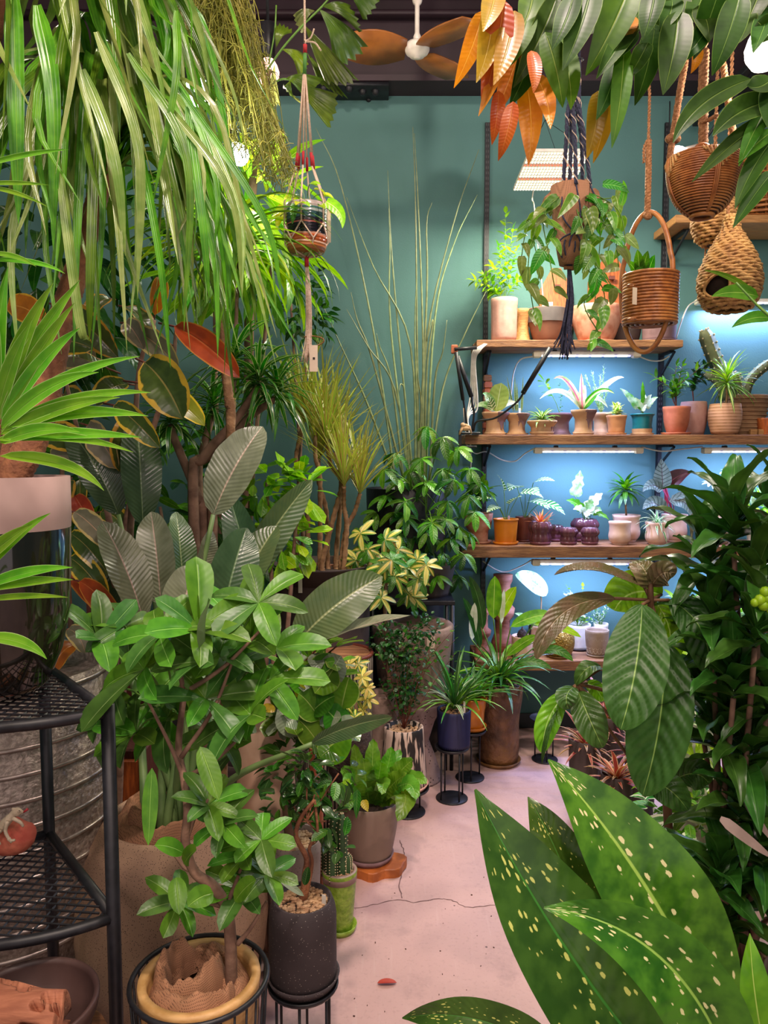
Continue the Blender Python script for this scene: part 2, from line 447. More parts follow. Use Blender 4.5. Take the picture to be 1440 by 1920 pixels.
stone = mat('speckled sandstone', '#a98a6c', '#987a63', 5, .8, speck=(210, .26), speckc='#3e3027', c3='#8f7668', bump=.12, bscale=160)
concrete = mat('old concrete', '#8d7466', '#7b655b', 6, .9, bump=.3, bscale=60, c3='#9c8878')
pitted = mat('pitted pink concrete', '#a98f8a', '#9b827e', 12, .9, speck=(60, .26), speckc='#4d3d3a', bump=.3, bscale=50)
darkp = mat('dark planter', '#4a3c39', '#3a2f2e', 7, .7, c3='#574640', bump=.15)
rustp = mat('rough dark brown clay', '#3f2c28', '#2c1f1d', 40, .9, bump=.7, bscale=90)
barkp = mat('bronzed brown clay', '#6e4a30', '#4a301f', 12, .5, c3='#8a6030', bump=.9, bscale=40)
gold = mat('gold beaded glaze', '#a98736', '#7d6120', 120, .3, metal=.5, bump=.9, bscale=150)
lime = mat('lime crackle glaze', '#6f8f25', '#8ba63c', 60, .25, bump=.4, bscale=80)
limer = mat('mauve rim glaze', '#9d827a', '#8f746c', 30, .4)
wicker = mat('rattan cane', '#a2622e', '#7e4620', 40, .4, c3='#b97a3e')
seagr = mat('twisted seagrass', '#b98a4e', '#96683a', 70, .8, c3='#c99b5c', bump=.4, bscale=200)
jute = mat('jute rope', '#a5734c', '#80532f', 120, .95, bump=.6, bscale=220)
cotton = mat('cream cotton cord', '#d2b8a4', '#c3a892', 120, .9, bump=.4, bscale=260)
redthr = mat('red thread', '#b3202a', None, 90, .8)
grnthr = mat('green thread', '#4f8a3a', None, 90, .8)
navyc = mat('navy macrame cord', '#3a3c52', '#2c2e42', 120, .9, bump=.5, bscale=240)
burlap0 = mat('burlap', '#a5775a', '#7f573f', 190, .95, bump=.45, bscale=320)
def burlapmat():
    m = bpy.data.materials.new('woven burlap'); t = NT(m); co = t.n('ShaderNodeTexCoord').outputs['Object']; s = t.n('ShaderNodeSeparateXYZ', i_0=co)
    a = t.math('ABSOLUTE', t.math('SINE', t.math('MULTIPLY', t.math('ADD', s.outputs[0], s.outputs[1]), 800.0))); b_ = t.math('ABSOLUTE', t.math('SINE', t.math('MULTIPLY', t.math('SUBTRACT', s.outputs[2], t.math('MULTIPLY', s.outputs[1], .4)), 900.0)))
    w = t.math('MAXIMUM', a, b_); nz = t.n('ShaderNodeTexNoise', i_Vector=co, i_Scale=14.0, i_Detail=4.0).outputs[0]
    col = t.mix(t.step(w, .35, .8), hx('#6f4d38'), t.mix(nz, hx('#a97b5c'), hx('#8d6244')))
    b = t.n('ShaderNodeBsdfPrincipled', i_Base_Color=col, i_Roughness=.95); bp = t.n('ShaderNodeBump', i_Height=w, i_Strength=.4, i_Distance=.002); t.t.links.new(bp.outputs[0], b.inputs['Normal']); t.out(b.outputs[0]); return m
burlap = burlapmat()
soilm = mat('potting soil', '#3a2a20', '#251a14', 90, .95, bump=.8)
grav = mat('tan gravel', '#b08c66', '#8a6444', 40, .85, c3='#c9ac8a')
grav2 = mat('pink gravel', '#b09080', '#94705e', 40, .85, c3='#c8b0a0')
gold2 = mat('old bronze saucer', '#7a5428', '#5c3d1c', 20, .5)
trunkr = mat('ringed red brown bark', '#95603f', '#74462f', 30, .85, bump=.5, bscale=90)
trunkt = mat('ringed tan bark', '#9a7650', '#775536', 30, .8, bump=.4, bscale=80)
trunkg = mat('grey brown bark', '#8a6a56', '#6c5040', 24, .8, bump=.35)
stemg = mat('green stem', '#5f8a2e', '#4f7526', 20, .5)
stemr = mat('reddish stem', '#7a3c2c', '#5f2c22', 20, .5)
stemp = mat('pink stem', '#c0507a', '#a33a62', 20, .4)
zinc = mat('hammered zinc', '#a99a8e', '#85776d', 90, .4, metal=.45, bump=.8, bscale=60)
zincr = mat('bright zinc rib', '#b9aca2', '#9c9088', 40, .35, metal=.8)
glassd = mat('dark glossy glaze', '#14120f', '#26211a', 9, .08, spec=.7, stretch=(3, 3, .6), coat=.5)
paper = mat('paper tag', '#d9c6ae', '#cfbaa2', 20, .8)
ink = mat('ink', '#2a2522', None, 20, .8)
leafred = mat('dry red leaf', '#a3301c', '#7e2214', 20, .6)

# ------------------------------------------------------------------ the room
YB = 3.97
def floormat():
    m = bpy.data.materials.new('worn concrete floor'); t = NT(m)
    co = t.n('ShaderNodeTexCoord').outputs['Object']
    a = t.n('ShaderNodeTexNoise', i_Vector=co, i_Scale=1.6, i_Detail=6.0).outputs[0]
    b = t.n('ShaderNodeTexNoise', i_Vector=co, i_Scale=7.0, i_Detail=6.0, i_Roughness=.7).outputs[0]
    col = t.mix(t.step(a, .35, .65), hx('#bd9a94'), hx('#ae8d88'))
    col = t.mix(t.math('MULTIPLY', t.step(b, .52, .72), .45), col, hx('#8f7574'))
    g = t.n('ShaderNodeTexNoise', i_Vector=co, i_Scale=90.0, i_Detail=3.0).outputs[0]
    col = t.mix(t.math('MULTIPLY', t.step(g, .55, .7), .18), col, hx('#7d6461'))
    vo = t.n('ShaderNodeTexVoronoi', i_Vector=co, i_Scale=11.0).outputs[0]
    col = t.mix(t.step(vo, .05, .03), col, hx('#5d4645'))
    sc = t.n('ShaderNodeTexNoise', i_Vector=t.n('ShaderNodeMapping', i_Vector=co, i_Scale=(40, 3, 1), i_Rotation=(0, 0, .6)).outputs[0], i_Scale=1.5, i_Detail=6.0).outputs[0]
    col = t.mix(t.math('MULTIPLY', t.step(sc, .6, .7), .12), col, hx('#cbb3ae'))
    bs = t.n('ShaderNodeBsdfPrincipled', i_Base_Color=col, i_Roughness=t.math('ADD', .42, t.math('MULTIPLY', b, .35)))
    bp = t.n('ShaderNodeBump', i_Height=g, i_Strength=.15, i_Distance=.004); t.t.links.new(bp.outputs[0], bs.inputs['Normal'])
    t.out(bs.outputs[0]); return m
floor = struct('floor', box((.1, 1.0, -.05), (4.8, 6.2, .1)), floormat())
struct('wall_back', box((.1, YB + .05, 1.62), (4.8, .1, 3.24)), teal)
struct('wall_left', box((-2.35, 1.0, 1.9), (.1, 6.2, 3.8)), teal)
struct('wall_right', box((2.55, 1.0, 1.9), (.1, 6.2, 3.8)), teal)
ce = MB().add(box((.1, 1.0, 3.85), (4.8, 6.2, .1)))
for i in range(26): ce.add(box((.1, -1.9 + i * .24, 3.785), (4.8, .09, .05)))      # folded deck ribs
struct('ceiling', ce.geo, ceilm)
bb = struct('baseboard_back', bbox((.1, YB - .008, .04), (4.8, .016, .08), .004), mat('dark baseboard', '#1d2326', None, 20, .5))
# steel beam over the back wall: web, flanges, trunking, bolted splice plate
beam = struct('trim_1', MB().add(box((.1, YB + .03, 3.52), (4.8, .06, .56))).add(box((.1, YB - .06, 3.235), (4.8, .2, .028))).add(box((.1, YB - .06, 3.795), (4.8, .2, .03))).geo, ceilm)
part('trunking', bbox((.1, YB - .08, 3.70), (4.8, .05, .05)), ceilm, beam); part('trunking', bbox((.1, YB - .05, 3.585), (4.8, .04, .025)), ceilm, beam)
part('splice_plate', bbox((P(660, 214, 3.9).x, YB - .075, 3.21), (.36, .16, .02)), black, beam)
for px in (607, 630, 655, 680, 704):
    part('bolt', lathe([(0, -.022), (.012, -.02), (.018, -.008), (.02, 0)], (P(px, 216, 3.86).x, YB - .1 - .03 * (px % 2), 3.2), 8), black, beam)
for px, py in ((662, 62), (685, 62), (700, 62), (661, 150), (661, 172), (691, 187)):
    q = P(px, py, YB); part('bolt', ball((q.x, YB - .004, q.z), .014, 8, 5), black, beam)
# cracks and crumbs of the floor
def crack(pts):
    sp = []
    for px, py in pts:
        p = P(px, py, floorY(py)); p.z = .0008; sp.append(p)
    sp = spline(sp, 6); v = []; f = []
    for i, p in enumerate(sp):
        t = (sp[min(i+1, len(sp)-1)] - sp[max(0, i-1)]).normalized(); s = t.cross(V((0, 0, 1))) * u(.0009, .0022); j = V((u(-.003, .003), u(-.003, .003), 0))
        v += [p + s + j, p - s + j]
        if i: f.append((2*i-2, 2*i-1, 2*i+1, 2*i))
    part('crack', (v, f), mat('crack dirt', '#6b4f4e', None, 20, .9), floor, False)
crack([(665, 1703), (700, 1697), (745, 1687), (775, 1692), (820, 1686), (845, 1688), (880, 1702), (920, 1697), (960, 1696)])
crack([(750, 1575), (758, 1600), (760, 1625), (748, 1655), (755, 1685)])
cr = MB()
for i in range(46):
    px, py = u(640, 1010), u(1640, 1910); p = P(px, py, floorY(py)); s = u(.001, .003)
    cr.add(box((p.x, p.y, s * .5), (s * 2, s, s), u(0, 3)))
part('crumbs', cr.geo, mat('dry crumbs', '#4d302a', None, 20, .9), floor, False, kind='stuff')
q = P(725, 1846, floorY(1846)); q.z = .004
rl = part('fallen_leaf', leafgeo(bez(q + V((-.026, .0, 0)), q + V((0, 0, .006)), q + V((.028, .002, .0)), 8), .022, 'elliptic', face=(0, 0, 1), fold=.35), leafred, q - V((0, 0, .004)))
tag(rl, 'small dried red leaf lying alone on the pink concrete floor', 'leaf')

# ------------------------------------------------------------------ wall shelving
def shelf_z(py, Y): return P(720, py, Y).z
UP = [P(911, 500, YB).x, P(1243, 500, YB).x]
for i, x in enumerate(UP + [UP[1] + .907]):
    z1 = P(0, 232, YB).z; z0 = .12
    o = thing('shelf_standard', (x, YB - .012, z0), ['black slotted wall upright behind the left ends of the shelves', 'black slotted wall upright in the middle of the shelf wall', 'black slotted wall upright at the right end of the shelf wall'][i], 'wall upright', 'shelf uprights')
    part('channel', box((x, YB - .008, (z0 + z1) / 2), (.024, .016, z1 - z0)), black, o, False)
    mb = MB()
    for k in range(int((z1 - z0) / .026)):
        for dx in (-.005, .005): mb.add(box((x + dx, YB - .0165, z0 + .02 + k * .026), (.0035, .001, .013)))
    part('slots', mb.geo, mat('slot pale', '#4a4a4c', None, 20, .6), o, False, kind='stuff')
def shelf(label, pyt, pyb, Yf, px0, px1, brx, m=wood, planks=2, strut=True, ends=None):
    zt = shelf_z(pyt, Yf); zb = shelf_z(pyb, Yf); x0 = P(px0, pyt, Yf).x; x1 = P(px1, pyt, Yf).x
    o = thing('wooden_shelf', ((x0 + x1) / 2, (Yf + YB) / 2, zb), label, 'shelf', 'wall shelves')
    d = (YB - .018 - Yf) / planks
    for k in range(planks):
        part('plank', bbox(((x0 + x1) / 2 + u(-.004, .004), Yf + d * (k + .5), (zt + zb) / 2), (x1 - x0, d - .003, zt - zb), .003), m, o, False)
    for x in brx:
        mb = MB().add(box((x, (Yf + YB) / 2 + .05, zb - .006), (.022, YB - Yf - .11, .012))).add(tube([(x, Yf + .07, zb - .012), (x, YB - .014, zb - .11)], .007, 6)).add(box((x, YB - .022, zb - .07), (.02, .01, .12)))
        part('bracket', mb.geo, black, o, False)
    return zt, zb
ZA, ZAb = shelf('reclaimed wood shelf at the top of the left bay, carrying two clay bowls', 637, 651, 3.71, 893, 1280, UP)
ZA2, ZA2b = shelf('pale wood shelf high up at the right, above the woven nest', 402, 417, 3.66, 1268, 1680, [UP[1] + .03, UP[1] + .907], woodl)
ZB, ZBb = shelf('reclaimed wood shelf second from the top, lined with sand and mauve pots', 815, 833, 3.68, 873, 1680, UP + [UP[1] + .907])
ZC, ZCb = shelf('reclaimed wood shelf with glossy purple lobed pots', 1024, 1046, 3.66, 868, 1680, UP + [UP[1] + .907])
ZD, ZDb = shelf('lowest wood shelf with the gold beaded pot', 1239, 1258, 3.64, 893, 1680, UP + [UP[1] + .907])
def growbar(px0, px1, py, Y, label, z=None, pw=10, tilt=.3):
    a = P(px0, py, Y); b = P(px1, py, Y); z = z or a.z; L = b.x - a.x; cx = (a.x + b.x) / 2
    o = thing('grow_light_bar', (cx, Y, z), label, 'grow light', 'grow light bars')
    part('housing', bbox((cx, Y, z), (L, .034, .022), .004), white, o, False)
    for s in (-1, 1): part('end_cap', bbox((cx + s * (L / 2 - .016), Y - .004, z - .004), (.036, .042, .03), .005), mat('cream plastic', '#cfc4ac', None, 20, .5), o, False)
    n = int((L - .08) / .0125); mbw = MB(); mbb = MB()
    for k in range(n):
        (mbb if k % 5 == 3 else mbw).add(box((cx - L / 2 + .046 + k * .0125, Y - .012, z - .0115), (.0105, .014, .004)))
    part('led_strip', mbw.geo, emit('led white', '#f4f4ff', 14), o, False, label='row of white diodes', kind='stuff')
    part('blue_leds', mbb.geo, emit('led blue', '#7d80ff', 9), o, False, label='blue diodes', kind='stuff')
    for s in (-.3, .25): part('clip', bbox((cx + s * L, Y, z + .014), (.02, .02, .014), .003), black, o, False)
    lamp('grow_light', (cx, Y - .01, z - .03), pw, (.40, .50, 1.0), kind='AREA', parent=o, size=(L - .06, .03), rot=(tilt, 0, 0))
    return o
growbar(1000, 1198, 671, 3.76, 'white grow light bar under the top left shelf', ZAb - .026)
growbar(1002, 1203, 842, 3.74, 'white grow light bar under the second shelf, left of the two', ZBb - .026)
growbar(1318, 1520, 842, 3.74, 'white grow light bar under the second shelf at the right edge', ZBb - .026)
growbar(998, 1192, 1051, 3.72, 'white grow light bar under the purple pots shelf', ZCb - .026)
growbar(1318, 1520, 1051, 3.72, 'white grow light bar under the purple pots shelf at the right edge', ZCb - .026)
growbar(1305, 1500, 565, 3.93, 'white grow light bar fixed to the wall behind the woven nest', tilt=-.1)
def cord(pts, label, m=cordm, r=.0035, name='power_cord', group=None):
    sp = spline([P(*p) for p in pts], 7)
    o = part(name, tube(sp, r, 6), m, sp[0]); tag(o, label, 'cord', group); return o
cord([(1308, 563, 3.9), (1290, 575, 3.88), (1277, 605, 3.84), (1268, 634, 3.8)], 'white cord running from the wall light bar down to the top left shelf')
cord([(1000, 668, 3.76), (975, 675, 3.8), (963, 700, 3.88), (958, 745, 3.93)], 'white cord drooping from the left end of the upper grow light')
cord([(1198, 668, 3.76), (1220, 676, 3.78), (1240, 676, 3.78), (1255, 668, 3.78)], 'white cord at the right end of the upper grow light')
cord([(1003, 840, 3.74), (985, 850, 3.8), (965, 865, 3.86), (940, 862, 3.88), (912, 847, 3.86), (890, 850, 3.82), (872, 830, 3.72)], 'white cord with inline switch below the second shelf')
cord([(1203, 838, 3.74), (1240, 846, 3.76), (1280, 842, 3.76), (1318, 838, 3.74)], 'white cord linking the two grow lights under the second shelf')
cord([(998, 1049, 3.74), (980, 1060, 3.8), (950, 1072, 3.84), (930, 1068, 3.84), (905, 1052, 3.8)], 'grey cord with inline switch below the purple pots shelf')
cord([(1192, 1049, 3.73), (1225, 1056, 3.75), (1262, 1047, 3.75)], 'short white cord right of the grow light above the lowest shelf')
# bundle of cords and the clip-on gooseneck lamp at the left ends of the shelves
CL = ['strand of white cord nearest the clamp lamp, leftmost of the bundle', 'long white cord of the bundle hanging down past the third shelf', 'middle strand of the white cord bundle by the shelf ends', 'white cord strand just right of the middle of the bundle', 'white cord strand nearest the bark post, rightmost of the bundle']
for k in range(5):
    d = k * 3
    cord([(908 + d * .4, 645, 3.7), (888 + d, 658, 3.69), (884 + d * .6, 680, 3.71), (882 + d * 1.1, 740 + d * 2, 3.74), (876 + d * .3, 780, 3.72), (884 - d, 820, 3.70), (880 + d, 860 + d * 3, 3.8), (874 + d, 960, 3.9)][:(8 if k == 1 else 6)],
         CL[k], group='cord bundle')
o = thing('clamp_lamp', P(880, 818, 3.68), 'black clip-on lamp with two gooseneck arms at the shelf ends', 'lamp')
bq = P(880, 818, 3.66)
part('clamp', MB().add(bbox((bq.x, 3.66, ZB + .006), (.1, .05, .01))).add(bbox((bq.x, 3.66, ZBb - .012), (.07, .04, .01))).add(box((bq.x - .045, 3.65, (ZB + ZBb) / 2), (.012, .03, .085))).geo, black, o, False)
part('arm', tube(spline([(bq.x + .012, 3.66, ZB + .01), P(889, 775, 3.65), P(886, 760, 3.64), P(884, 740, 3.64)], 6), .0055, 7), black, o)
part('arm', tube(spline([(bq.x - .01, 3.66, ZB + .01), P(873, 780, 3.65), P(868, 745, 3.64)], 6), .005, 7), black, o)
part('arm', tube(spline([P(888, 808, 3.65), P(895, 790, 3.63), P(930, 783, 3.6), P(968, 755, 3.55), P(984, 733, 3.52)], 6), .005, 7), black, o)
part('lamp_head', tube([P(884, 744, 3.64), P(858, 668, 3.62)], .011, 8), black, o)
part('lamp_head', tube([P(868, 750, 3.64), P(855, 660, 3.6)], .009, 8), black, o)
part('lamp_head', tube([P(980, 738, 3.53), P(1032, 652, 3.48)], .011, 8), black, o)
part('bar', tube([P(852, 655, 3.62), P(893, 652, 3.66)], .009, 8), black, o)
part('wall_knob', bbox(P(852, 655, 3.63), (.03, .02, .04)), terra, o, False)
o = part('wooden_bird', MB().add(ball(P(873, 803, 3.62), .018, 10, 7, (1.3, .5, .7))).add(ball(P(868, 797, 3.62), .012, 8, 6)).add(tube([P(872, 797, 3.62), P(880, 800, 3.62), P(884, 813, 3.62)], (.008, .004), 6)).add(tube([P(868, 800, 3.62), P(861, 815, 3.62)], (.009, .004), 6)).add(tube([P(870, 793, 3.62), P(869, 765, 3.63)], .0012, 4)).geo, sand, P(873, 812, 3.62))
tag(o, 'small pale wooden bird hanging on a string by the clamp lamp', 'ornament')

# hanging LED panel
o = thing('led_panel', P(1015, 320, 3.5), 'bright square grow panel hanging in front of the wall', 'grow light')
a, b, c, d = P(992, 284, 3.3), P(1092, 284, 3.3), P(1078, 357, 3.66), P(962, 357, 3.66)
b = a + V((.26, 0, 0)); c = b + (d - a) ; nrm = (b - a).cross(d - a).normalized()
if nrm.z > 0: nrm = -nrm
part('board', ([a, b, c, d] + [q - nrm * .012 for q in (a, b, c, d)], [(0, 1, 2, 3), (7, 6, 5, 4), (0, 4, 5, 1), (1, 5, 6, 2), (2, 6, 7, 3), (3, 7, 4, 0)]), white, o, False)
mw = MB(); mr = MB()
for i in range(20):
    for j in range(14):
        q = a + (b - a) * ((i + .5) / 20) + (d - a) * ((j + .5) / 14) + nrm * .003
        e1 = (b - a).normalized() * .0038; e2 = (d - a).normalized() * .0062
        g = ([q - e1 - e2, q + e1 - e2, q + e1 + e2, q - e1 + e2], [(0, 1, 2, 3), (3, 2, 1, 0)])
        (mr if j in (4, 9) else mw).add(g)
part('diodes', mw.geo, emit('warm diode', '#fff6d8', 4), o, False, kind='stuff'); part('red_diodes', mr.geo, emit('red diode', '#ff7a58', 1.6), o, False, label='two rows of red diodes', kind='stuff')
for q in (a, b, c, d): part('wire', tube([q, P(1022, 225, 3.46)], .0012, 4), black, o)
part('wire', tube([P(1022, 225, 3.46), P(1022, 190, 3.46) + V((0, 0, .6))], .0012, 4), black, o)
rotm = nrm.to_track_quat('-Z', 'Y').to_euler()
lamp('panel_light', (a + c) / 2 + nrm * .02, 34, (1, .93, .72), kind='AREA', parent=o, size=(.24, .36), rot=rotm)
cord([(1000, 357, 3.66), (998, 375, 3.7), (1002, 390, 3.75), (1010, 480, 3.9), (1018, 560, 3.9), (1012, 600, 3.88)], 'thin white cord hanging from the bright grow panel', r=.003)

# lamps in view
def bulb(px, py, Y, r, label, col, strength, pw, lc, down=(0, 0, -1), socket=.12, m=black, top=True, hang=None):
    c = P(px, py, Y); d = V(down).normalized(); q = V((0, 0, -1)).rotation_difference(d)
    o = thing('bulb_lamp', c, label, 'lamp')
    v, f = lathe([(0, -r), (r * .6, -r * .82), (r * .95, -r * .3), (r, r * .2), (r * .8, r * .8), (r * .5, r * 1.3), (0, r * 1.35)], (0, 0, 0), 16)
    part('glass', ([c + q @ x for x in v], f), emit('lit ' + col, col, strength), o)
    v, f = lathe([(r * .52, r * 1.2), (r * .62, r * 1.5), (r * .62, r * 1.5 + socket), (r * .3, r * 1.6 + socket), (0, r * 1.6 + socket)], (0, 0, 0), 16)
    part('socket', ([c + q @ x for x in v], f), m, o)
    if hang: part('arm', tube([c - d * (r * 1.5 + socket), V((1.53, c.y, 3.05))], .006, 6), black, o)
    elif top: part('rod', tube([c - d * (r * 1.5 + socket), V((c.x - d.x * .2, c.y - d.y * .2, 3.8))], .006, 6), black, o)
    lamp('bulb_light', c + d * r * 1.5, pw, lc, r, parent=o)
    return o
bulb(503, 140, 3.0, .042, 'glowing pinkish bulb on a black holder beside the fan palm leaves', '#ffb9a6', 4, 12, (1, .75, .68), m=black)
bulb(1432, 98, 2.3, .052, 'big round glowing bulb at the top right corner', '#fff4e0', 9, 14, (1, .88, .78), m=black)
bulb(374, 176, 2.05, .036, 'white glowing lamp half hidden behind the tangled hanging cactus', '#f6fbff', 12, 2.2, (.95, 1, .9), down=(.5, -.5, -.6))
bulb(448, 291, 2.75, .036, 'white glowing lamp lighting the lime green leaves', '#f6fff0', 12, 9, (.95, 1, .85), down=(.3, -.3, -.6))
bulb(1268, 291, 3.2, .035, 'white spot lamp tilted sideways behind the cane bowl', '#f4f8ff', 10, 8, (.95, .97, 1), down=(-1, -.3, -.35), socket=.06, m=white, hang=P(1300, 270, 3.2))
o = thing('lighting_track', (1.53, 2.2, 3.06), 'black lighting track running along the ceiling at the right', 'track')
part('rail', bbox((1.53, 2.4, 3.06), (.036, 3.0, .03)), black, o, False); part('rail', bbox((1.60, 2.4, 3.10), (.03, 3.0, .03)), black, o, False)
for y in (1.2, 2.6, 3.8): part('hanger', tube([(1.53, y, 3.07), (1.53, y, 3.8)], .006, 6), black, o)
c = P(1393, 172, 3.1)
part('spot_holder', MB().add(lathe([(0, -.05), (.018, -.045), (.024, -.02), (.015, 0), (.02, .03), (.02, .07), (0, .08)], (1.53, 3.1, 2.98), 14)).geo, black, o)
# ceiling fan at rest
c = P(782, 94, 3.2)
o = thing('ceiling_fan', c, 'white ceiling fan with three orange brown wooden blades', 'fan')
part('hub', lathe([(0, -.032), (.012, -.032), (.014, -.026), (.03, -.024), (.032, -.018), (.044, -.012), (.05, .0), (.05, .012), (.042, .024), (.014, .03), (.012, .045)], c, 28), white, o)
part('rod', lathe([(.012, .03), (.016, .05), (.0095, .065), (.0095, .17), (.018, .18), (.02, .19), (.02, .21), (.024, .215), (.024, .34), (.02, .36), (.02, 3.8 - c.z)], c, 16), white, o)
fw = mat('orange brown blade', '#a0622a', '#7e4a1e', 10, .4)
for az in (R(186), R(52), R(-48)):
    d = V((math.cos(az), math.sin(az), 0)); s = V((-d.y, d.x, 0)); v = []; f = []
    for i in range(9):
        t = i / 8; wd = .026 + .066 * math.sin(math.pi * (.12 + .72 * t)) ; cen = c + d * (.045 + .25 * t) + V((0, 0, .0))
        for zz in (.003, -.003):
            for e in (-1, 1): v.append(cen + s * e * wd + V((0, 0, zz + e * wd * .22)))
    for i in range(8):
        a_ = i * 4; b_ = a_ + 4
        f += [(a_, a_+1, b_+1, b_), (a_+3, a_+2, b_+2, b_+3), (a_+1, a_+3, b_+3, b_+1), (a_+2, a_, b_, b_+2)]
    f += [(0, 2, 3, 1), (32, 33, 35, 34)]
    part('blade', (v, f), fw, o)
part('rating_label', box(c + V((.0, -.0245, .28)), (.018, .001, .05)), paper, o, False, label='printed sticker on the rod')
# ------------------------------------------------------------------ leaf materials
gA = leafmat('mid green leaf', '#3f7d1c', '#2f6417', rib='#8fb85a', veins=9, vbump=.3)
gB = leafmat('bright green leaf', '#6aa61f', '#4c8a1a', rib='#b5d267', veins=8)
gL = leafmat('lime leaf', '#9ccb1e', '#7fb41a', rib='#d2e37a', veins=7, trans=.3)
gY = leafmat('yellow lime leaf', '#c8cb1a', '#a3b81a', rib='#e0e080', veins=6, trans=.3, var=.4)
gD = leafmat('dark green leaf', '#24521a', '#1a3f16', rib='#5f8a45', veins=8, rough=.28)
gV = leafmat('cream edged leaf', '#3f8021', '#4f902a', rib=None, margin='#d6dca0', mth=.6, mnoise=.05, long=3)
gVy = leafmat('yellow striped leaf', '#4d8a20', '#3c7a1c', stripe='#d8d98a', sth=.3, long=3)
gS = leafmat('white striped leaf', '#3f8a30', '#2f7526', margin='#e2e6c8', mth=.55, mnoise=.1, long=2)
gW = leafmat('white mottled leaf', '#cfe0bb', '#6fa850', rib='#a5c985', veins=6, var=.3)
gWh = leafmat('white green leaf', '#e2e8d4', '#c6d9b0', rib='#a9c48b', veins=6, var=.2)
gCal = leafmat('white veined leaf', '#2f7026', '#3c7f2c', rib='#d5e2b4', ribw=.08, veins=7, veinc='#dfe8cc', veinw=-.1, vbump=.4)
gPk = leafmat('pink striped leaf', '#b8a08a', '#8a9a58', stripe='#c8607a', sth=.25, long=3, var=.5)
gRed = leafmat('red bromeliad leaf', '#a8483a', '#8a3a36', margin='#c99a72', mth=.7, long=3, var=.5)
gSan = leafmat('banded spear', '#5f7f4a', '#3d5c33', veins=22, slope=.1, veinc='#a9b98a', veinw=.3, margin='#b8c27a', mth=.8, mnoise=.05)
gPhil = leafmat('silver grey leaf', '#8a9a8a', '#6a7d70', rib='#5b3a42', ribw=.05, veins=8, veinc='#4a5d50', veinw=.4, back='#5e2c30')
gMar = leafmat('dark maroon leaf', '#5e2c30', '#482226', rib='#9a5560', back='#6f8074')

class _:
    pass
def pots(label, px, Y, z, wpx, hpx, m, prof_kind='taper', cat='potted plant', fill=soilm, saucer=None, flute=None, taper=.75, name='potted_plant', group=None, gsize=.005, gn=50, n=28, z_is=True, saucm=None, wall=.005, curve=None, lip=0, belly=0, soil=.85, x=None, pname='pot'):
    """root + pot + soil standing at height z, px wide wpx, hpx tall; returns root, soil centre, radius"""
    H = mp(hpx, Y); x = PX(px, Y, z + H / 2) if x is None else x; r = wpx / FPX * dep(Y, z + H / 2) / 2
    o = thing(name, (x, Y, z), label, cat, group); b = 0
    if saucer:
        sr, sh = r * saucer[0], saucer[1]
        part('saucer', lathe([(0, 0), (sr * .88, 0), (sr, sh), (sr * .95, sh), (sr * .86, sh * .4), (0, sh * .4)], (x, Y, z), n), saucm or m, o); b = sh * .4 + .0005
    H -= b
    pr = potprof(r - lip, r * taper, H, wall, lip, belly * r, curve=(lambda s: r * curve(s)) if curve else None, soil=soil)
    part(pname, lathe(pr, (x, Y, z + b), n, flute), m, o)
    top = V((x, Y, z + b + H * soil)); rin = (pr[-2][0])
    if fill is grav or fill is grav2:
        part('soil', disc(top, rin * .99, n, .003), soilm, o); gravel(o, top + V((0, 0, .004)), rin * .9, fill, gn, gsize)
    elif fill: part('soil', disc(top, rin * .99, n, .004), fill, o)
    return o, top, rin
def label_stake(o, p, h=.03, w_=.01, m=white):
    part('plant_label', box(V(p) + V((0, 0, h / 2)), (w_, .001, h), u(-.5, .5)), m, o, False)
hourglass = lambda s: 1.0 if s > .93 else (.66 + .34 * ((s - .62) / .31) if s > .62 else (.66 if s > .1 else .74))
lm = leafmesh
YS = 3.79; YR = 3.88
# ================= top shelf (A)
o, t, r = pots('pink carved cylinder pot with a bright feathery fern', 945, YS, ZA, 50, 78, pinkc, curve=lambda s: .96 + .04 * s - (.1 if s < .06 else 0), flute=(18, .06, .02, .17), soil=.93)
fm = [lm('frond', .05, .02, 'lance', gL, .7, .2, n=4), lm('frond', .045, .018, 'lance', gB, .5, .2, n=4)]
for tip in ((948, 400), (962, 430), (935, 465), (905, 515), (885, 525), (925, 500), (968, 470), (978, 520), (915, 545)):
    leafy_stem(o, [t, (t + P(tip[0], tip[1], YS)) / 2 + V((0, 0, .02)), P(tip[0], tip[1], YS + u(-.05, .05))], fm, 22, 1.0, (.7, 1.1), .0014, stemg, .2)
o, t, r = pots('small turned wooden hourglass vase beside the pink carved pot', 979, 3.86, ZA, 36, 62, woodl, cat='vase', name='wooden_vase', fill=None, curve=lambda s: 1 - .32 * math.sin(math.pi * min(1, s * 1.05)) + .0 * s)
o, t, r = pots('wide two-tone clay bowl, grey above brown, left of the two bowls on the top shelf', 1026, 3.84, ZA, 72, 62, mat('two tone bowl', '#8a5a44', '#7c4f3c', 12, .7, bands=(1, 2, '#000000')), curve=lambda s: .62 + .38 * min(1, s * 1.5) ** .7, saucer=(.8, .008), taper=.6)
part('upper_band', lathe([(mp(36, 3.84) * 1.004, .098), (mp(36, 3.84) * 1.008, .16), (mp(36, 3.84) * 1.004, .1635)], (t.x, t.y, ZA), 28), mat('grey band', '#5c5250', '#504746', 15, .7), o)
label_stake(o, t + V((.0, 0, .01)), .05, .05)
o, t, r = pots('wide clay bowl, right of the two bowls on the top shelf', 1118, 3.83, ZA, 92, 66, terral, curve=lambda s: .62 + .38 * min(1, s * 1.5) ** .7, saucer=(.8, .008), taper=.6)
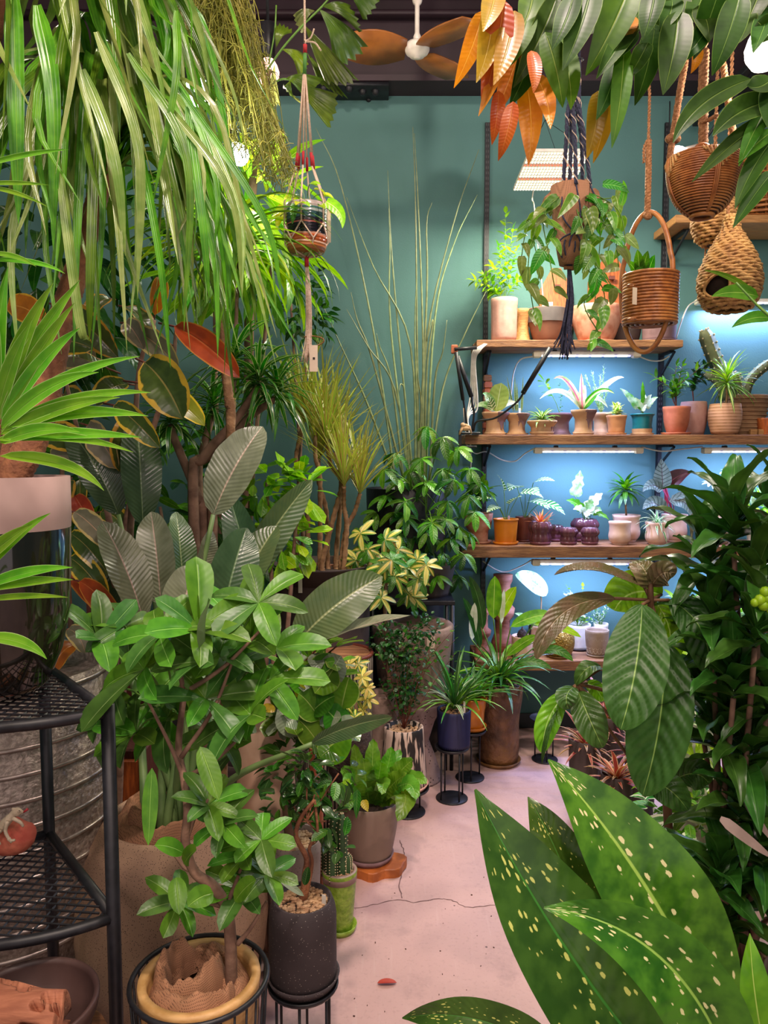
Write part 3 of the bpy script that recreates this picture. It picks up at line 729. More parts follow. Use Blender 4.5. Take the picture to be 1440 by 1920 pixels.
o, t, r = pots('dark grey bowl between the clay bowl and the coiled cane basket', 1172, 3.86, ZA, 60, 34, darkp, curve=lambda s: .7 + .3 * s ** .5, cat='bowl', name='plant_bowl')
o, t, r = pots('mauve cylinder pot half hidden behind the coiled cane basket', 1236, 3.8, ZA, 66, 60, mauve, taper=.9, saucer=(1.05, .008), cat='pot', name='plant_pot')
def gable(px, py0, wpx, Y, label):
    a = P(px, py0, Y); w2 = mp(wpx, Y) / 2; z0 = ZA; h = a.z - z0; v = []; pr = [(-.75, 0), (.75, 0), (1, .45), (.96, .72), (.25, 1), (-.25, 1), (-.96, .72), (-1, .45)]
    for yy in (-.009, .009):
        for p, q in pr: v.append(V((a.x + p * w2, Y + yy + q * .04, z0 + q * h)))
    f = [tuple(range(8)), tuple(range(15, 7, -1))] + [(i, i + 8, (i + 1) % 8 + 8, (i + 1) % 8) for i in range(8)]
    o = thing('mounting_board', (a.x, Y, z0), label, 'board', 'orange mounting boards')
    part('board', (v, f), orangew, o, False); part('hook_plate', bbox((a.x, Y + .0, z0 + h * .75), (.03, .012, .02), .002), brownp, o, False)
gable(1046, 500, 64, 3.93, 'orange wooden board leaning on the wall behind the navy hanger')
gable(1148, 478, 84, 3.93, 'larger orange wooden board leaning on the wall left of the cane ring')

# ================= second shelf (B)
def B(label, px, wpx, top, m, Y=YS, zz=None, base=814, **kw): return pots(label, px, Y, ZB, wpx, base - top, m, **kw)
def twotone(o, t, r, label=None):
    # the mauve wash on the sand clay: a shell a hair outside the pot on one side
    pass
o = thing('fern_post', P(912, 805, 3.86), 'stack of orange brown bark chunks standing at the left end of the second shelf', 'bark post')
zz = ZB
for k in range(9):
    h = mp(12.5, 3.86); part('bark_chunk', bbox((PX(912, 3.86, 1.0) + u(-.003, .003), 3.88 + u(-.003, .003), zz + h / 2), (mp(15, 3.86) * u(.8, 1.1), .036, h * .97), .005, u(-.2, .2)), [orangew, terra, wood][k % 3], o, False); zz += h
o, t, r = B('mauve and sand flared pot with a round silvery green leaf plant', 928, 50, 772, sand, soil=.96, fill=None, curve=hourglass, saucer=(.85, .012))
def splash(o, px, wpx, top, Y=YS, base=814, a0=-2.6, a1=-.7):
    """mauve glaze splash over the clay, a thin coat on one side"""
    x = PX(px, Y, 1.0); rr = mp(wpx, Y) / 2 * 1.012; H = mp(base - top, Y) - .006; v = []; f = []; n = 14; k = 12
    for j in range(n + 1):
        a = a0 + (a1 - a0) * j / n
        for i in range(k + 1):
            s = .12 + (.88) * i / k; lim = .12 + .45 * abs(math.sin(j * .45 + px)); s = max(s, lim)
            q = rr * hourglass(s); v.append(V((x + q * math.cos(a), Y + q * math.sin(a), ZB + .006 + H * s)))
    for j in range(n):
        for i in range(k): f.append((j*(k+1)+i, (j+1)*(k+1)+i, (j+1)*(k+1)+i+1, j*(k+1)+i+1))
    part('glaze_splash', (v, f), mauve, o, label='mauve glaze splash')
splash(o, 928, 50, 772, a0=-1.6, a1=.2)
pleaf(o, (930, 772, YS), (940, 718, YS - .02), 38, leafmat('pale round leaf', '#9ab05a', '#87a24a', rib='#c9d49a', veins=6), shape='round', fold=.1)
for b, tp, wd, m in (((925, 770), (905, 738), 18, gW), ((928, 770), (958, 752), 16, gW), ((926, 770), (888, 765), 14, gW), ((930, 770), (936, 748), 14, gCal), ((924, 770), (912, 752), 16, gCal), ((930, 772), (972, 758), 14, gWh)):
    pleaf(o, (*b, YS), (*tp, YS + u(-.05, .03)), wd, m, bow=(0, -9, 0), shape='ovate')
o, t, r = B('mauve flared pot with three tall banded spear leaves', 969, 46, 774, sand, soil=.96, fill=None, curve=hourglass, saucer=(.95, .01), Y=3.8)
splash(o, 969, 46, 774, 3.8, a0=-2.4, a1=-.6); 
for b, tp in (((963, 772), (950, 704)), ((967, 772), (965, 704)), ((978, 772), (981, 705)), ((970, 772), (969, 716))):
    pleaf(o, (*b, 3.8), (*tp, 3.8), 7, gSan, shape='spear', fold=.9, nc=2)
label_stake(o, t + V((.01, -.02, 0)), .03)
o, t, r = B('low wide flared pot with a lemon striped rosette', 1016, 56, 788, sand, Y=3.76, soil=.95, fill=None, curve=lambda s: 1 if s > .9 else (.72 + .28 * max(0, s - .5) / .4), saucer=(.82, .016))
splash(o, 1022, 40, 789, 3.755, a0=-2.0, a1=-.9)
ms = [lm('strap', .105, .015, 'strap', gVy, 1.3, .3), lm('strap', .09, .015, 'strap', gVy, .9, .3)]
rosette(o, t + V((0, 0, .005)), ms, 34, (.1, 1.35), (.8, 1.1))
o, t, r = B('mauve flared pot behind the lemon striped rosette, with a leafy cutting', 1050, 50, 773, mauve, Y=3.88, curve=hourglass, soil=.95, fill=None, saucer=(.85, .01))
leafy_stem(o, [t, P(1040, 750, 3.86), P(1020, 715, 3.85)], [lm('ob', .05, .022, 'obovate', gB, .4, .2)], 9, 1.0, (.7, 1.1), .002, stemg, .55)
leafy_stem(o, [t, P(1052, 750, 3.9), P(1050, 722, 3.9)], [lm('tiny', .014, .01, 'round', gA, .3, .1, n=4)], 18, 1.2, (.7, 1.1), .001, stemg, .1)
o, t, r = B('sand flared pot with a pink and white striped rosette', 1094, 48, 768, sand, Y=3.77, curve=hourglass, soil=.96, fill=grav2, saucer=(.84, .014), gn=30)
splash(o, 1094, 48, 768, 3.77, a0=-1.9, a1=-.9)
for tp, bw, m in (((1038, 710), (0, -22), gPk), ((1012, 748), (0, -24), gWh), ((1170, 708), (8, -18), gWh), ((1090, 700), (0, 0), gPk), ((1152, 738), (0, -18), gVy), ((1140, 765), (0, -20), gWh), ((1075, 735), (-5, -8), gVy), ((1120, 735), (6, -5), gVy), ((1060, 745), (0, -22), gPk), ((1097, 722), (0, 0), gPk)):
    pleaf(o, (t.x * FPX / 3.77 + 720, 768, 3.77), (*tp, 3.72 + u(-.1, .1)), 12, m, bow=(*bw, 0), shape='strap', fold=.35)
o, t, r = B('sand flared pot behind the pink rosette, with upright pale spikes', 1127, 40, 772, sand, Y=3.88, curve=hourglass, soil=.95, fill=None, saucer=(.85, .01))
for tp in ((1132, 690), (1110, 700), (1098, 708), (1125, 705), (1140, 725), (1115, 730)):
    leafy_stem(o, [t, P(*tp, 3.88)], [lm('scale', .022, .007, 'lance', gS, .3, .3, n=3)], 26, .5, (.8, 1.1), .003, stemg, .05)
o, t, r = B('peach ribbed square-shouldered pot with a yellow green peperomia', 1156, 38, 778, mat('peach clay', '#c98e62', '#bd8256', 20, .8), Y=3.77, flute=(24, .08, .02, .075), saucer=(1.0, .01), taper=.76, soil=.92)
rosette(o, t + V((0, 0, .005)), [lm('pep', .055, .028, 'ovate', leafmat('yellow edged leaf', '#7fa02e', '#5f8f24', margin='#e0dc8a', mth=.45, mnoise=.2), .5, .2)], 34, (-.1, 1.4), (.7, 1.1), rise=.03)
o, t, r = B('teal fluted pot with clay foot and saucer, holding a white mottled monstera', 1204, 44, 775, tealg, Y=3.79, flute=(26, .09, .03, .085), saucer=(1.0, .01), saucm=sand, taper=.8, lip=.003, soil=.92)
part('bare_foot', lathe([(mp(22, 3.79) * .8 * 1.0, .005), (mp(22, 3.79) * .845, .03), (mp(22, 3.79) * .845, .031)], (t.x, t.y, ZB), 28), sand, o, label='unglazed clay foot')
for b, tp, wd, m in (((1195, 765), (1162, 728), 22, gW), ((1200, 765), (1185, 748), 24, gWh), ((1205, 765), (1210, 765 - 25), 22, gW), ((1210, 765), (1222, 740), 20, gWh), ((1206, 760), (1205, 715), 14, gB), ((1204, 765), (1172, 742), 20, gB), ((1212, 765), (1234, 745), 20, gW), ((1202, 770), (1214, 758), 22, gWh)):
    bt = V((t.x, t.y, t.z)); q = P(*b, 3.79); part('stem', tube(spline([bt, (bt + q) / 2 + V((0, 0, .01)), q], 4), .0012, 4), stemg, o)
    pleaf(o, (*b, 3.79), (*tp, 3.76 + u(-.04, .04)), wd, m, bow=(0, -4, 0), shape='heart', lobes=(3.5, .25))
o, t, r = B('terracotta fluted pot on a round saucer with a feathery small tree', 1268, 50, 762, terra, Y=3.76, flute=(30, .06, .0, .11), saucer=(1.1, .012), taper=.68, belly=.12, soil=.92)
for k in range(6): leafy_stem(o, [t, P(1265 + u(-6, 6), 735, 3.76), P(1268 + u(-40, 45), 688 + u(-5, 25), 3.76 + u(-.08, .05))], [lm('pin', .06, .018, 'lance', gB, .6, .2, n=4), lm('pin', .055, .016, 'lance', gA, .8, .2, n=4)], 16, .9, (.7, 1.1), .002, stemr, .3)
o, t, r = B('round pink banded pot with small dark green foliage', 1300, 50, 752, pinkc, Y=3.87, flute=None, curve=lambda s: .62 + .38 * math.sin(math.pi * (.12 + .6 * s)), saucer=(.75, .01), soil=.9)
for k in range(6): leafy_stem(o, [t, P(1300, 720, 3.87), P(1300 + u(-28, 35), 680 + u(-5, 30), 3.87)], [lm('dk', .04, .019, 'ovate', gD, .5, .2, n=4)], 14, .9, (.7, 1.1), .002, stemr, .3)
def bandpot(label, px, w_, top, Y, m):
    r0 = mp(w_, Y) / 2
    return B(label, px, w_, top, m, Y=Y, curve=lambda s: (.64 + .36 * math.sin(math.pi * (.12 + .62 * s))) * (1 + .012 * math.sin(s * 90)), saucer=(.66, .014), soil=.92, n=32)
o, t, r = bandpot('round banded sand pot with a lime palm-like dracaena', 1359, 60, 757, 3.76, mat('banded sand', '#bb8a68', '#a87856', 20, .85, bump=.15, bands=(420, .3, '#d0a080')))
part('stem', tube(spline([t, P(1363, 745, 3.76), P(1362, 725, 3.76)], 4), .006, 8), trunkt, o); label_stake(o, t + V((.02, -.03, 0)), .035)
rosette(o, P(1363, 722, 3.76), [lm('lime strap', .18, .015, 'strap', gVy, 1.0, .3), lm('lime strap', .17, .014, 'strap', gL, .6, .3)], 60, (-.5, 1.45), (.6, 1.05), rise=.03)
o, t, r = B('large rough pot of wavy bark-like layers holding a branched cactus', 1395, 84, 741, mat('wavy bark clay', '#96704e', '#7d5a3e', 12, .9, bump=.5, c3='#ab8660'), Y=3.87, taper=.78, soil=.94, fill=grav2, gn=40, n=32)
cac = leafmat('cactus skin', '#5f7548', '#4a5f3a', var=.1, rough=.6, trans=0)
def cactus(o, pts, Y, r_):
    sp = spline([P(*p, Y) for p in pts], 6); n = 12; v, f = tube(sp, r_, n)
    for i in range(len(v)):
        k = i % n; c = sp[i // n]; v[i] = c + (v[i] - c) * ((1.15 if k % 2 else .7) * (1 - .55 * max(0, (i // n) / (len(sp) - 1) - .9) * 8))
    part('cactus_arm', (v, f), mat('grey green cactus', '#6f7350', '#5a603f', 18, .7), o); mb = MB()
    for i in range(0, len(v)):
        if (i % n) % 2 and (i // n) % 2 == 0: mb.add(ball(v[i], r_ * .16, 4, 3))
    part('areoles', mb.geo, mat('areole', '#c8b890', None, 30, .9), o, kind='stuff')
cactus(o, [(1370, 745), (1352, 700), (1335, 660), (1320, 618)], 3.88, mp(12, 3.88)); cactus(o, [(1385, 745), (1380, 720), (1372, 700)], 3.9, mp(12, 3.9)); cactus(o, [(1395, 748), (1405, 715), (1430, 690), (1455, 676)], 3.86, mp(8, 3.86)); cactus(o, [(1362, 750), (1345, 715), (1322, 700)], 3.85, mp(7, 3.85))
for k in range(9):
    h = .008; zz = .02 + k * .02
    part('clay_layer', ring((t.x, t.y, ZB + zz), mp(42, 3.87) * (.79 + .21 * zz / .19) , .0045, 32, 5), mat('wavy bark clay', ''), o)
o = thing('wooden_train', P(1413, 812, 3.75), 'pair of small pale wooden blocks beside the bark-like pot', 'ornament')
for dx in (-9, 6): part('block', bbox((PX(1413 + dx, 3.75, 1.0), 3.75, ZB + .014), (mp(12, 3.75), .02, .028), .003), woodl, o, False)
o, t, r = B('small orange wooden cup at the right edge of the second shelf', 1440, 42, 783, orangew, Y=3.77, cat='cup', name='wooden_cup', fill=soilm, saucer=(.9, .008), taper=.8)

# ================= third shelf (C)
def Cc(label, px, wpx, top, m, Y=YS, base=1022, **kw): return pots(label, px, Y, ZC, wpx, base - top, m, **kw)
o, t, r = Cc('mottled pink terracotta pot in two tiers at the left end of the third shelf', 897, 54, 966, terral, Y=3.8, curve=lambda s: (.86 + .14 * (s - .45) / .55) if s > .45 else (.66 + .06 * s), saucer=(.95, .012))
for k in range(5): leafy_stem(o, [t, P(890 + u(-10, 10), 930, 3.78), P(885 + u(-28, 32), 890 + u(-10, 40), 3.75)], [lm('shelfleaf', .085, .034, 'lance', gB, .6, .2), lm('shelfleaf', .075, .03, 'lance', gA, .6, .2)], 9, .95, (.7, 1.1), .002, stemg, .3)
o, t, r = Cc('orange glazed pot with a dimpled band and saucer', 948, 48, 981, orange, Y=3.74, base=1029, saucer=(1.02, .014), lip=.003, taper=.82, fill=grav2, gn=30)
calm = [lm('cal', .13, .075, 'ovate', gCal, 1.1, .15, n=8, nc=2), lm('cal', .11, .065, 'ovate', gCal, .7, .15, n=8, nc=2)]
for tp in ((925, 935), (945, 920), (975, 925), (955, 945), (935, 950)):
    q = P(*tp, 3.74); part('stem', tube(spline([t, (t + q) / 2 + V((0, 0, .01)), q], 4), .0018, 5), stemg, o); d = q - t; d.z = .3 * d.z + u(-.02, .05); inst('leaf', rnd.choice(calm), o, lmat(q, d + V((0, -.04, 0)), (0, -.4, 1), u(.8, 1)))
label_stake(o, t + V((.012, -.02, 0)), .035, .009, mat('pink label', '#d8b4c4', None, 20, .5))
o, t, r = Cc('brown red glazed square-shouldered pot behind the orange one', 984, 36, 972, brownp, Y=3.87, base=1018, saucer=(1.1, .01), taper=.9)
for tp in ((985, 920), (1000, 905), (1010, 945), (970, 915), (992, 940)):
    q = P(*tp, 3.86); part('stem', tube(spline([t, (t + q) / 2 + V((0, 0, .01)), q], 4), .0018, 5), stemg, o); d = q - t; d.z *= .2; inst('leaf', rnd.choice(calm), o, lmat(q, d + V((.02, -.05, 0)), (0, -.4, 1), u(.9, 1.15)))
label_stake(o, t + V((.02, -.02, 0)), .03)
def lobed(label, px, wpx, top, Y, base, fill=None, cat='pot', name='lobed_pot'):
    return Cc(label, px, wpx, top, purple, Y=Y, base=base, fill=fill, cat=cat, name=name, flute=(9, .12, .0, .2), saucer=(.9, .016), soil=.8, n=45, wall=.008, group='purple lobed pots',
              curve=lambda s: (.80 + .20 * math.sin(math.pi * (s - .48) / .52)) if s > .48 else (.78 + .14 * math.sin(math.pi * s / .48)))
o, t, r = lobed('purple glazed lobed pot with a red and yellow rosette', 1013, 46, 987, 3.73, 1030, soilm, 'potted plant')
rosette(o, t + V((0, 0, .01)), [lm('brom', .085, .012, 'lance', leafmat('scarlet leaf', '#c23a3a', '#d87a3a', stripe='#e8c05a', sth=.2, var=.5), .4, .3)], 22, (.3, 1.4), (.6, 1.1))
pleaf(o, (1020, 985, 3.73), (1037, 960, 3.74), 6, gPk, bow=(0, -3, 0))
lobed('purple glazed lobed pot tucked behind the one with the red rosette', 1041, 34, 984, 3.86, 1014)
lobed('small empty purple lobed pot, left of the two in front of the monstera', 1066, 36, 998, 3.73, 1029)
lobed('small empty purple lobed pot, right of the two in front of the monstera', 1106, 36, 998, 3.73, 1029)
o, t, r = lobed('large purple lobed pot holding a white mottled monstera', 1096, 54, 976, 3.86, 1018, soilm, 'potted plant')
for b, tp, wd, m in (((1078, 930), (1088, 882), 38, gW), ((1090, 955), (1062, 938), 30, gB), ((1092, 960), (1075, 955), 28, gWh), ((1100, 955), (1130, 925), 38, gWh), ((1100, 960), (1110, 935), 30, gW), ((1100, 965), (1098, 985 - 15), 30, gWh), ((1110, 962), (1142, 975), 18, gB), ((1105, 960), (1128, 958), 26, gW)):
    q = P(*b, 3.85); part('stem', tube(spline([t, (t + q) / 2 + V((.006, 0, .0)), q], 4), .0018, 5), stemg, o)
    pleaf(o, (*b, 3.85), (*tp, 3.82), wd, m, bow=(2, -4, 0), shape='heart', lobes=(3.5, .35), n=14)
beige = lambda s: (.92 + .08 * max(0, (s - .8) / .2) if s > .55 else (.95 - .0 * s if .42 < s else .66 + .32 * math.sin(math.pi * .5 * min(1, s / .3))))
o, t, r = Cc('empty looking beige pot with a waist groove, left of the two beige pairs', 1162, 42, 986, cream, Y=3.73, base=1029, curve=beige, saucer=(.72, .008), fill=soilm, cat='pot', name='beige_pot', group='beige pots')
o, t, r = Cc('beige pot behind, heaped with pink stones under a green dracaena tuft', 1174, 52, 970, cream, Y=3.86, base=1020, curve=beige, saucer=(.72, .008), fill=grav2, gn=40, gsize=.008, group='beige pots')
part('stem', tube([t, P(1172, 925, 3.86)], .005, 6), trunkt, o)
rosette(o, P(1172, 922, 3.86), [lm('tuft', .12, .024, 'lance', gA, 1.0, .3), lm('tuft', .11, .022, 'lance', gB, .7, .3)], 40, (-.4, 1.3), (.7, 1.1), rise=.015)
o, t, r = Cc('beige pot with a spider plant', 1232, 44, 987, cream, Y=3.73, base=1029, curve=beige, saucer=(.72, .008), group='beige pots')
rosette(o, t + V((0, 0, .004)), [lm('spider', .13, .012, 'strap', gS, 1.7, .3), lm('spider', .11, .012, 'strap', gS, 1.2, .3)], 34, (0, 1.35), (.7, 1.1))
o, t, r = Cc('beige pot behind with a pink-stemmed silver philodendron', 1264, 48, 969, cream, Y=3.86, base=1020, curve=beige, saucer=(.72, .008), fill=soilm, group='beige pots')
for b, tp, wd, m, bw in (((1243, 915), (1240, 860), 34, gPhil, (0, 0)), ((1248, 912), (1296, 886), 32, gMar, (0, -6)), ((1243, 918), (1205, 922), 26, gPhil, (-2, -10)), ((1262, 935), (1330, 926), 16, gPhil, (0, -6)), ((1255, 940), (1296, 970), 26, gPhil, (8, -12)), ((1245, 960), (1205, 955), 32, gPhil, (0, -14))):
    q = P(*b, 3.83); part('stem', tube(spline([t, (t + q) / 2 + V((0, 0, .008)), q], 4), .0025, 5), stemp, o); pleaf(o, (*b, 3.83), (*tp, 3.79), wd, m, bow=(*bw, 0), shape='ovate')
pleaf(o, (1250, 960, 3.84), (1248, 895, 3.84), 7, leafmat('pink sheath', '#c8406f', '#b03a62'), shape='lance')
o, t, r = Cc('beige pebbled globe pot with dark speckled begonia leaves', 1338, 66, 966, mat('pebbled cream', '#c2a488', '#b08f74', 90, .8, bump=.9, bscale=120), Y=3.78, base=1026, curve=lambda s: .5 + .5 * math.sin(math.pi * (.16 + .64 * s)), soil=.92)
beg = leafmat('begonia leaf', '#3f3a26', '#52482c', spots=16, spotsc='#b9b08a', back='#7a2c2a')
for tp, bw in (((1298, 1020), (-14, -28)), ((1312, 985), (-6, -16)), ((1352, 1005), (10, -16)), ((1335, 1008), (2, -16)), ((1370, 980), (8, -12)), ((1322, 1000), (-6, -20))): pleaf(o, (1338, 968, 3.77), (*tp, 3.7), 16, beg, bow=(*bw, -.02), shape='ovate')
o, t, r = Cc('pot with a slender pale tree of whitish leaves against the blue wall', 1345, 40, 985, white, Y=3.89, base=1018, taper=.85)
part('stem', tube(spline([t, P(1338, 950, 3.89), P(1340, 925, 3.89)], 5), (.006, .004), 7), trunkt, o)
for tp in ((1345, 900), (1365, 885), (1398, 888), (1332, 905), (1395, 905), (1372, 915), (1358, 920)):
    q = P(*tp, 3.88 + u(-.06, .02)); part('stem', tube(spline([P(1340, 925, 3.89), (P(1340, 925, 3.89) + q) / 2 + V((0, 0, .012)), q], 4), .0018, 5), stemg, o)
    whorl(o, q, V((u(-.4, .4), -.5, 1)), [lm('wh', .045, .018, 'elliptic', gWh, .7, .2), lm('wh', .045, .018, 'elliptic', gW, .7, .2)], 7, .0)
o, t, r = Cc('pot of bright lime bushy leaves at the right end of the third shelf', 1425, 50, 980, white, Y=3.8, taper=.85)
crown(o, P(1418, 950, 3.8), (.085, .07, .06), [lm('limebush', .06, .028, 'ovate', gL, .5, .2), lm('limebush', .055, .026, 'ovate', gB, .5, .2)], 80)
for tp in ((1385, 938), (1400, 935), (1420, 935)): pleaf(o, (tp[0] + 18, 950, 3.78), (*tp, 3.76), 13, gWh, bow=(0, -5, 0), shape='ovate')

# ================= lowest shelf (D)
def D(label, px, wpx, top, m, Y=YS, base=1232, **kw): return pots(label, px, Y, ZD, wpx, base - top, m, **kw)
totem = lambda s: [.95, .98, 1.0, .62, .6, .62, .98, 1.0, .62, .60, .68][int(min(10, s * 10.01))]
for px, top, wd, lab, Y in ((906, 1143, 34, 'shorter hourglass totem of turned red brown wood at the left of the lowest shelf', 3.72), (944, 1088, 46, 'taller hourglass totem of turned red brown wood', 3.84)):
    o = thing('wooden_totem', (PX(px, Y, 1.0), Y, ZD), lab, 'ornament', 'wooden totems'); r0 = mp(wd, Y) / 2; H = mp(1234 - top, Y)
    zs = [0, .12, .2, .24, .4, .46, .56, .62, .86, .92, 1]; rs = [.9, .9, .72, .6, .62, .9, 1, .62, .6, .78, .8]
    part('column', lathe([(0, 0)] + [(r0 * a_, H * b_) for a_, b_ in zip(rs, zs)] + [(0, H)], (PX(px, Y, 1.0), Y, ZD), 24), mat('turned clay wood', '#8d5240', '#74402f', 16, .7, bump=.2, c3='#b07a60', stretch=(1, 1, 3)), o)
o, t, r = D('cream cylinder pot with a round brown caudex', 979, 40, 1198, cream, Y=3.72, base=1238, taper=.94, fill=grav, gn=30, saucer=(1.03, .006), saucm=black)
part('caudex', lathe([(0, 0), (.02, .003), (.027, .02), (.018, .04), (.006, .05), (.004, .06), (0, .062)], t, 14), rustp, o)
part('plant_label', box(t + V((.035, -.01, .03)), (.012, .002, .09), 0, .2), black, o, False)
o, t, r = D('ribbed white pot behind, with one big corrugated leaf', 1012, 46, 1174, cream, Y=3.88, base=1220, flute=(22, .06, .01, .11), taper=.86, saucer=(1.05, .012), saucm=brownp)
part('stem', tube(spline([t, P(1015, 1130, 3.88), P(1014, 1118, 3.88)], 4), .003, 6), trunkt, o)
pleaf(o, (1024, 1117, 3.86), (966, 1078, 3.82), 36, gW, bow=(4, -6, 0), shape='elliptic', n=24, nc=4, rib=(10, .004, .7))
for tp in ((990, 1150), (975, 1165), (1000, 1160), (1030, 1165), (965, 1150)): pleaf(o, (1005, 1180, 3.86), (*tp, 3.8), 16, gW, bow=(0, -6, 0), shape='ovate', n=8)
o, t, r = D('gold beaded globe pot on a bronze saucer', 1049, 56, 1190, gold, Y=3.72, base=1241, curve=lambda s: .62 + .38 * math.sin(math.pi * (.1 + .72 * s)), saucer=(.88, .012), saucm=gold2, fill=grav2, gn=40)
label_stake(o, t + V((.015, -.02, 0)), .02)
o, t, r = D('tall white pot with a grey splashed base and white mottled vine', 1084, 46, 1176, white, Y=3.87, base=1224, taper=.88, saucer=(1.05, .012), saucm=charc)
for k in range(11): leafy_stem(o, [t, t + V((u(-.04, .04), 0, .05)), P(1085 + u(-26, 22), u(1090, 1165), 3.86)], [lm('vw', .028, .018, 'ovate', gWh, .4, .2, n=4), lm('vw', .028, .018, 'ovate', gW, .4, .2, n=4), lm('vw', .026, .016, 'ovate', gL, .4, .2, n=4)], 10, 1.0, (.7, 1.1), .0013, stemg, .25)
o, t, r = D('grey pot carved with a fish-scale pattern', 1119, 44, 1185, mat('scale glaze', '#a08a74', '#8a745f', 16, .5), Y=3.73, base=1236, belly=.08, taper=.72, saucer=(.85, .012), fill=None, cat='pot', name='scale_pot', soil=.5)
mb = MB(); rr = mp(22, 3.73)
for row in range(4):
    for k in range(16):
        a = 6.283 * (k + .5 * (row % 2)) / 16; zz = .022 + row * .022; q = rr * (.76 + .27 * zz / .13) + .0015
        c = V((t.x + q * math.cos(a), t.y + q * math.sin(a), ZD + zz + .014)); tx = V((-math.sin(a), math.cos(a), 0))
        mb.add(tube([c + tx * .0085 * math.cos(b) + V((0, 0, .0155 * math.sin(b))) for b in [i * 6.283 / 10 for i in range(10)]], .0012, 4, close=True))
part('scale_relief', mb.geo, mat('scale ridge', '#cbb9a2', None, 20, .5), o, kind='stuff')
o, t, r = D('small white pot behind the scale pot with spiky white blooms', 1126, 28, 1168, white, Y=3.89, base=1215)
for k in range(14): leafy_stem(o, [t, P(1125 + u(-24, 24), u(1120, 1160), 3.88)], [lm('spk', .02, .007, 'lance', gWh, .3, .2, n=3), lm('spk', .02, .006, 'lance', gB, .3, .2, n=3)], 10, .8, (.7, 1.1), .001, stemg, .3)
for i, px in enumerate((1290, 1360, 1420)):
    o, t, r = D(['left', 'middle', 'right'][i] + ' of three white pots of pale bushes on the lowest shelf', px, 48, 1190, white, Y=3.8, taper=.85, group='pale plants on the lowest shelf')
    crown(o, t + V((0, 0, .1)), (.1, .08, .09), [lm('vw2', .075, .03, 'lance', gWh, .6, .2), lm('vw2', .075, .03, 'lance', gL, .6, .2), lm('vw2', .07, .03, 'lance', gB, .6, .2)], 75)
# ------------------------------------------------------------------ hanging things
def bandmat(name, stops, rough=.35):
    if name in MATS: return MATS[name]
    m = bpy.data.materials.new(name); t = NT(m); MATS[name] = m
    co = t.n('ShaderNodeTexCoord').outputs['Object']; z = t.n('ShaderNodeSeparateXYZ', i_0=co).outputs[2]
    nz = t.n('ShaderNodeTexNoise', i_Vector=co, i_Scale=30.0).outputs[0]
    z = t.math('ADD', z, t.math('MULTIPLY', t.math('SUBTRACT', nz, .5), .006)); col = hx(stops[0][1])
    for zz, c in stops[1:]: col = t.mix(t.math('GREATER_THAN', z, zz), col, hx(c))
    wv = t.math('SINE', t.math('MULTIPLY', z, 700.0)); bp = t.n('ShaderNodeBump', i_Height=wv, i_Strength=.25, i_Distance=.003)
    b = t.n('ShaderNodeBsdfPrincipled', i_Base_Color=col, i_Roughness=rough); t.t.links.new(bp.outputs[0], b.inputs['Normal'])
    t.out(b.outputs[0]); return m
heart = lambda m, L=.06: [lm('heart' + m.name, L, L * .72, 'heart', m, .7, .15, n=7, nc=2), lm('heart' + m.name, L * .8, L * .6, 'heart', m, 1.0, .2, n=7, nc=2)]
def rope(pts, r, m, strands=2, turns=40, n=6):
    """twisted rope: strands wound about a path"""
    sp = spline(pts, n); d = [0]
    for i in range(1, len(sp)): d.append(d[-1] + (sp[i] - sp[i-1]).length)
    N = max(8, int(d[-1] * turns * 6)); N = min(N, 260); mb = MB(); out = []
    for k in range(N + 1):
        q = d[-1] * k / N; i = max(j for j in range(len(d)) if d[j] <= q + 1e-9); i = min(i, len(sp) - 2)
        out.append((sp[i].lerp(sp[i+1], (q - d[i]) / max(1e-9, d[i+1] - d[i])), q))
    for s in range(strands):
        pp = []
        for p, q in out:
            a = q * turns * 6.283 + 6.283 * s / strands; pp.append(p + V((math.cos(a), math.sin(a), 0)) * r * .55)
        mb.add(tube(pp, r * .62, 5))
    return mb.geo
Y = 2.4
c = P(575, 474, Y); rr = mp(39, Y); H = mp(84, Y)
o = thing('macrame_planter', c, 'cream macrame hanger with a glossy striped pot and lime heart leaves', 'hanging plant')
part('pot', lathe([(0, 0), (rr * .82, 0), (rr * .93, H * .1), (rr * 1.0, H * .35), (rr * .98, H * .6), (rr, H * .92), (rr * .97, H), (rr * .88, H), (rr * .86, H * .85), (0, H * .85)], c, 32),
     bandmat('striped glaze', [(0, '#a5653c'), (.012, '#b9703f'), (.02, '#c9a78e'), (.024, '#a8562e'), (.042, '#c8937a'), (.047, '#16131a'), (.075, '#7a4038'), (.08, '#221d28'), (.09, '#284548'), (.108, '#8b9490'), (.116, '#3d6360'), (.122, '#a59890')], .15), o)
part('soil', disc(c + V((0, 0, H * .86)), rr * .86), soilm, o)
kn = P(572, 84, Y); topk = V((kn.x, Y, 3.79))
part('rope', tube(spline([topk, P(571, 0, Y), kn], 5), .0035, 6), cotton, o)
part('bow', MB().add(tube(spline([kn + V((0, 0, .01)), P(583, 70, Y), P(589, 54, Y)], 4), .0025, 5)).add(tube(spline([kn + V((0, 0, .01)), P(590, 80, Y), P(602, 95, Y)], 4), .0025, 5)).geo, cotton, o)
part('red_binding', tube([kn, P(572, 100, Y)], .0065, 8), redthr, o); part('green_binding', tube([P(572, 100, Y), P(571, 140, Y)], .006, 8), grnthr, o)
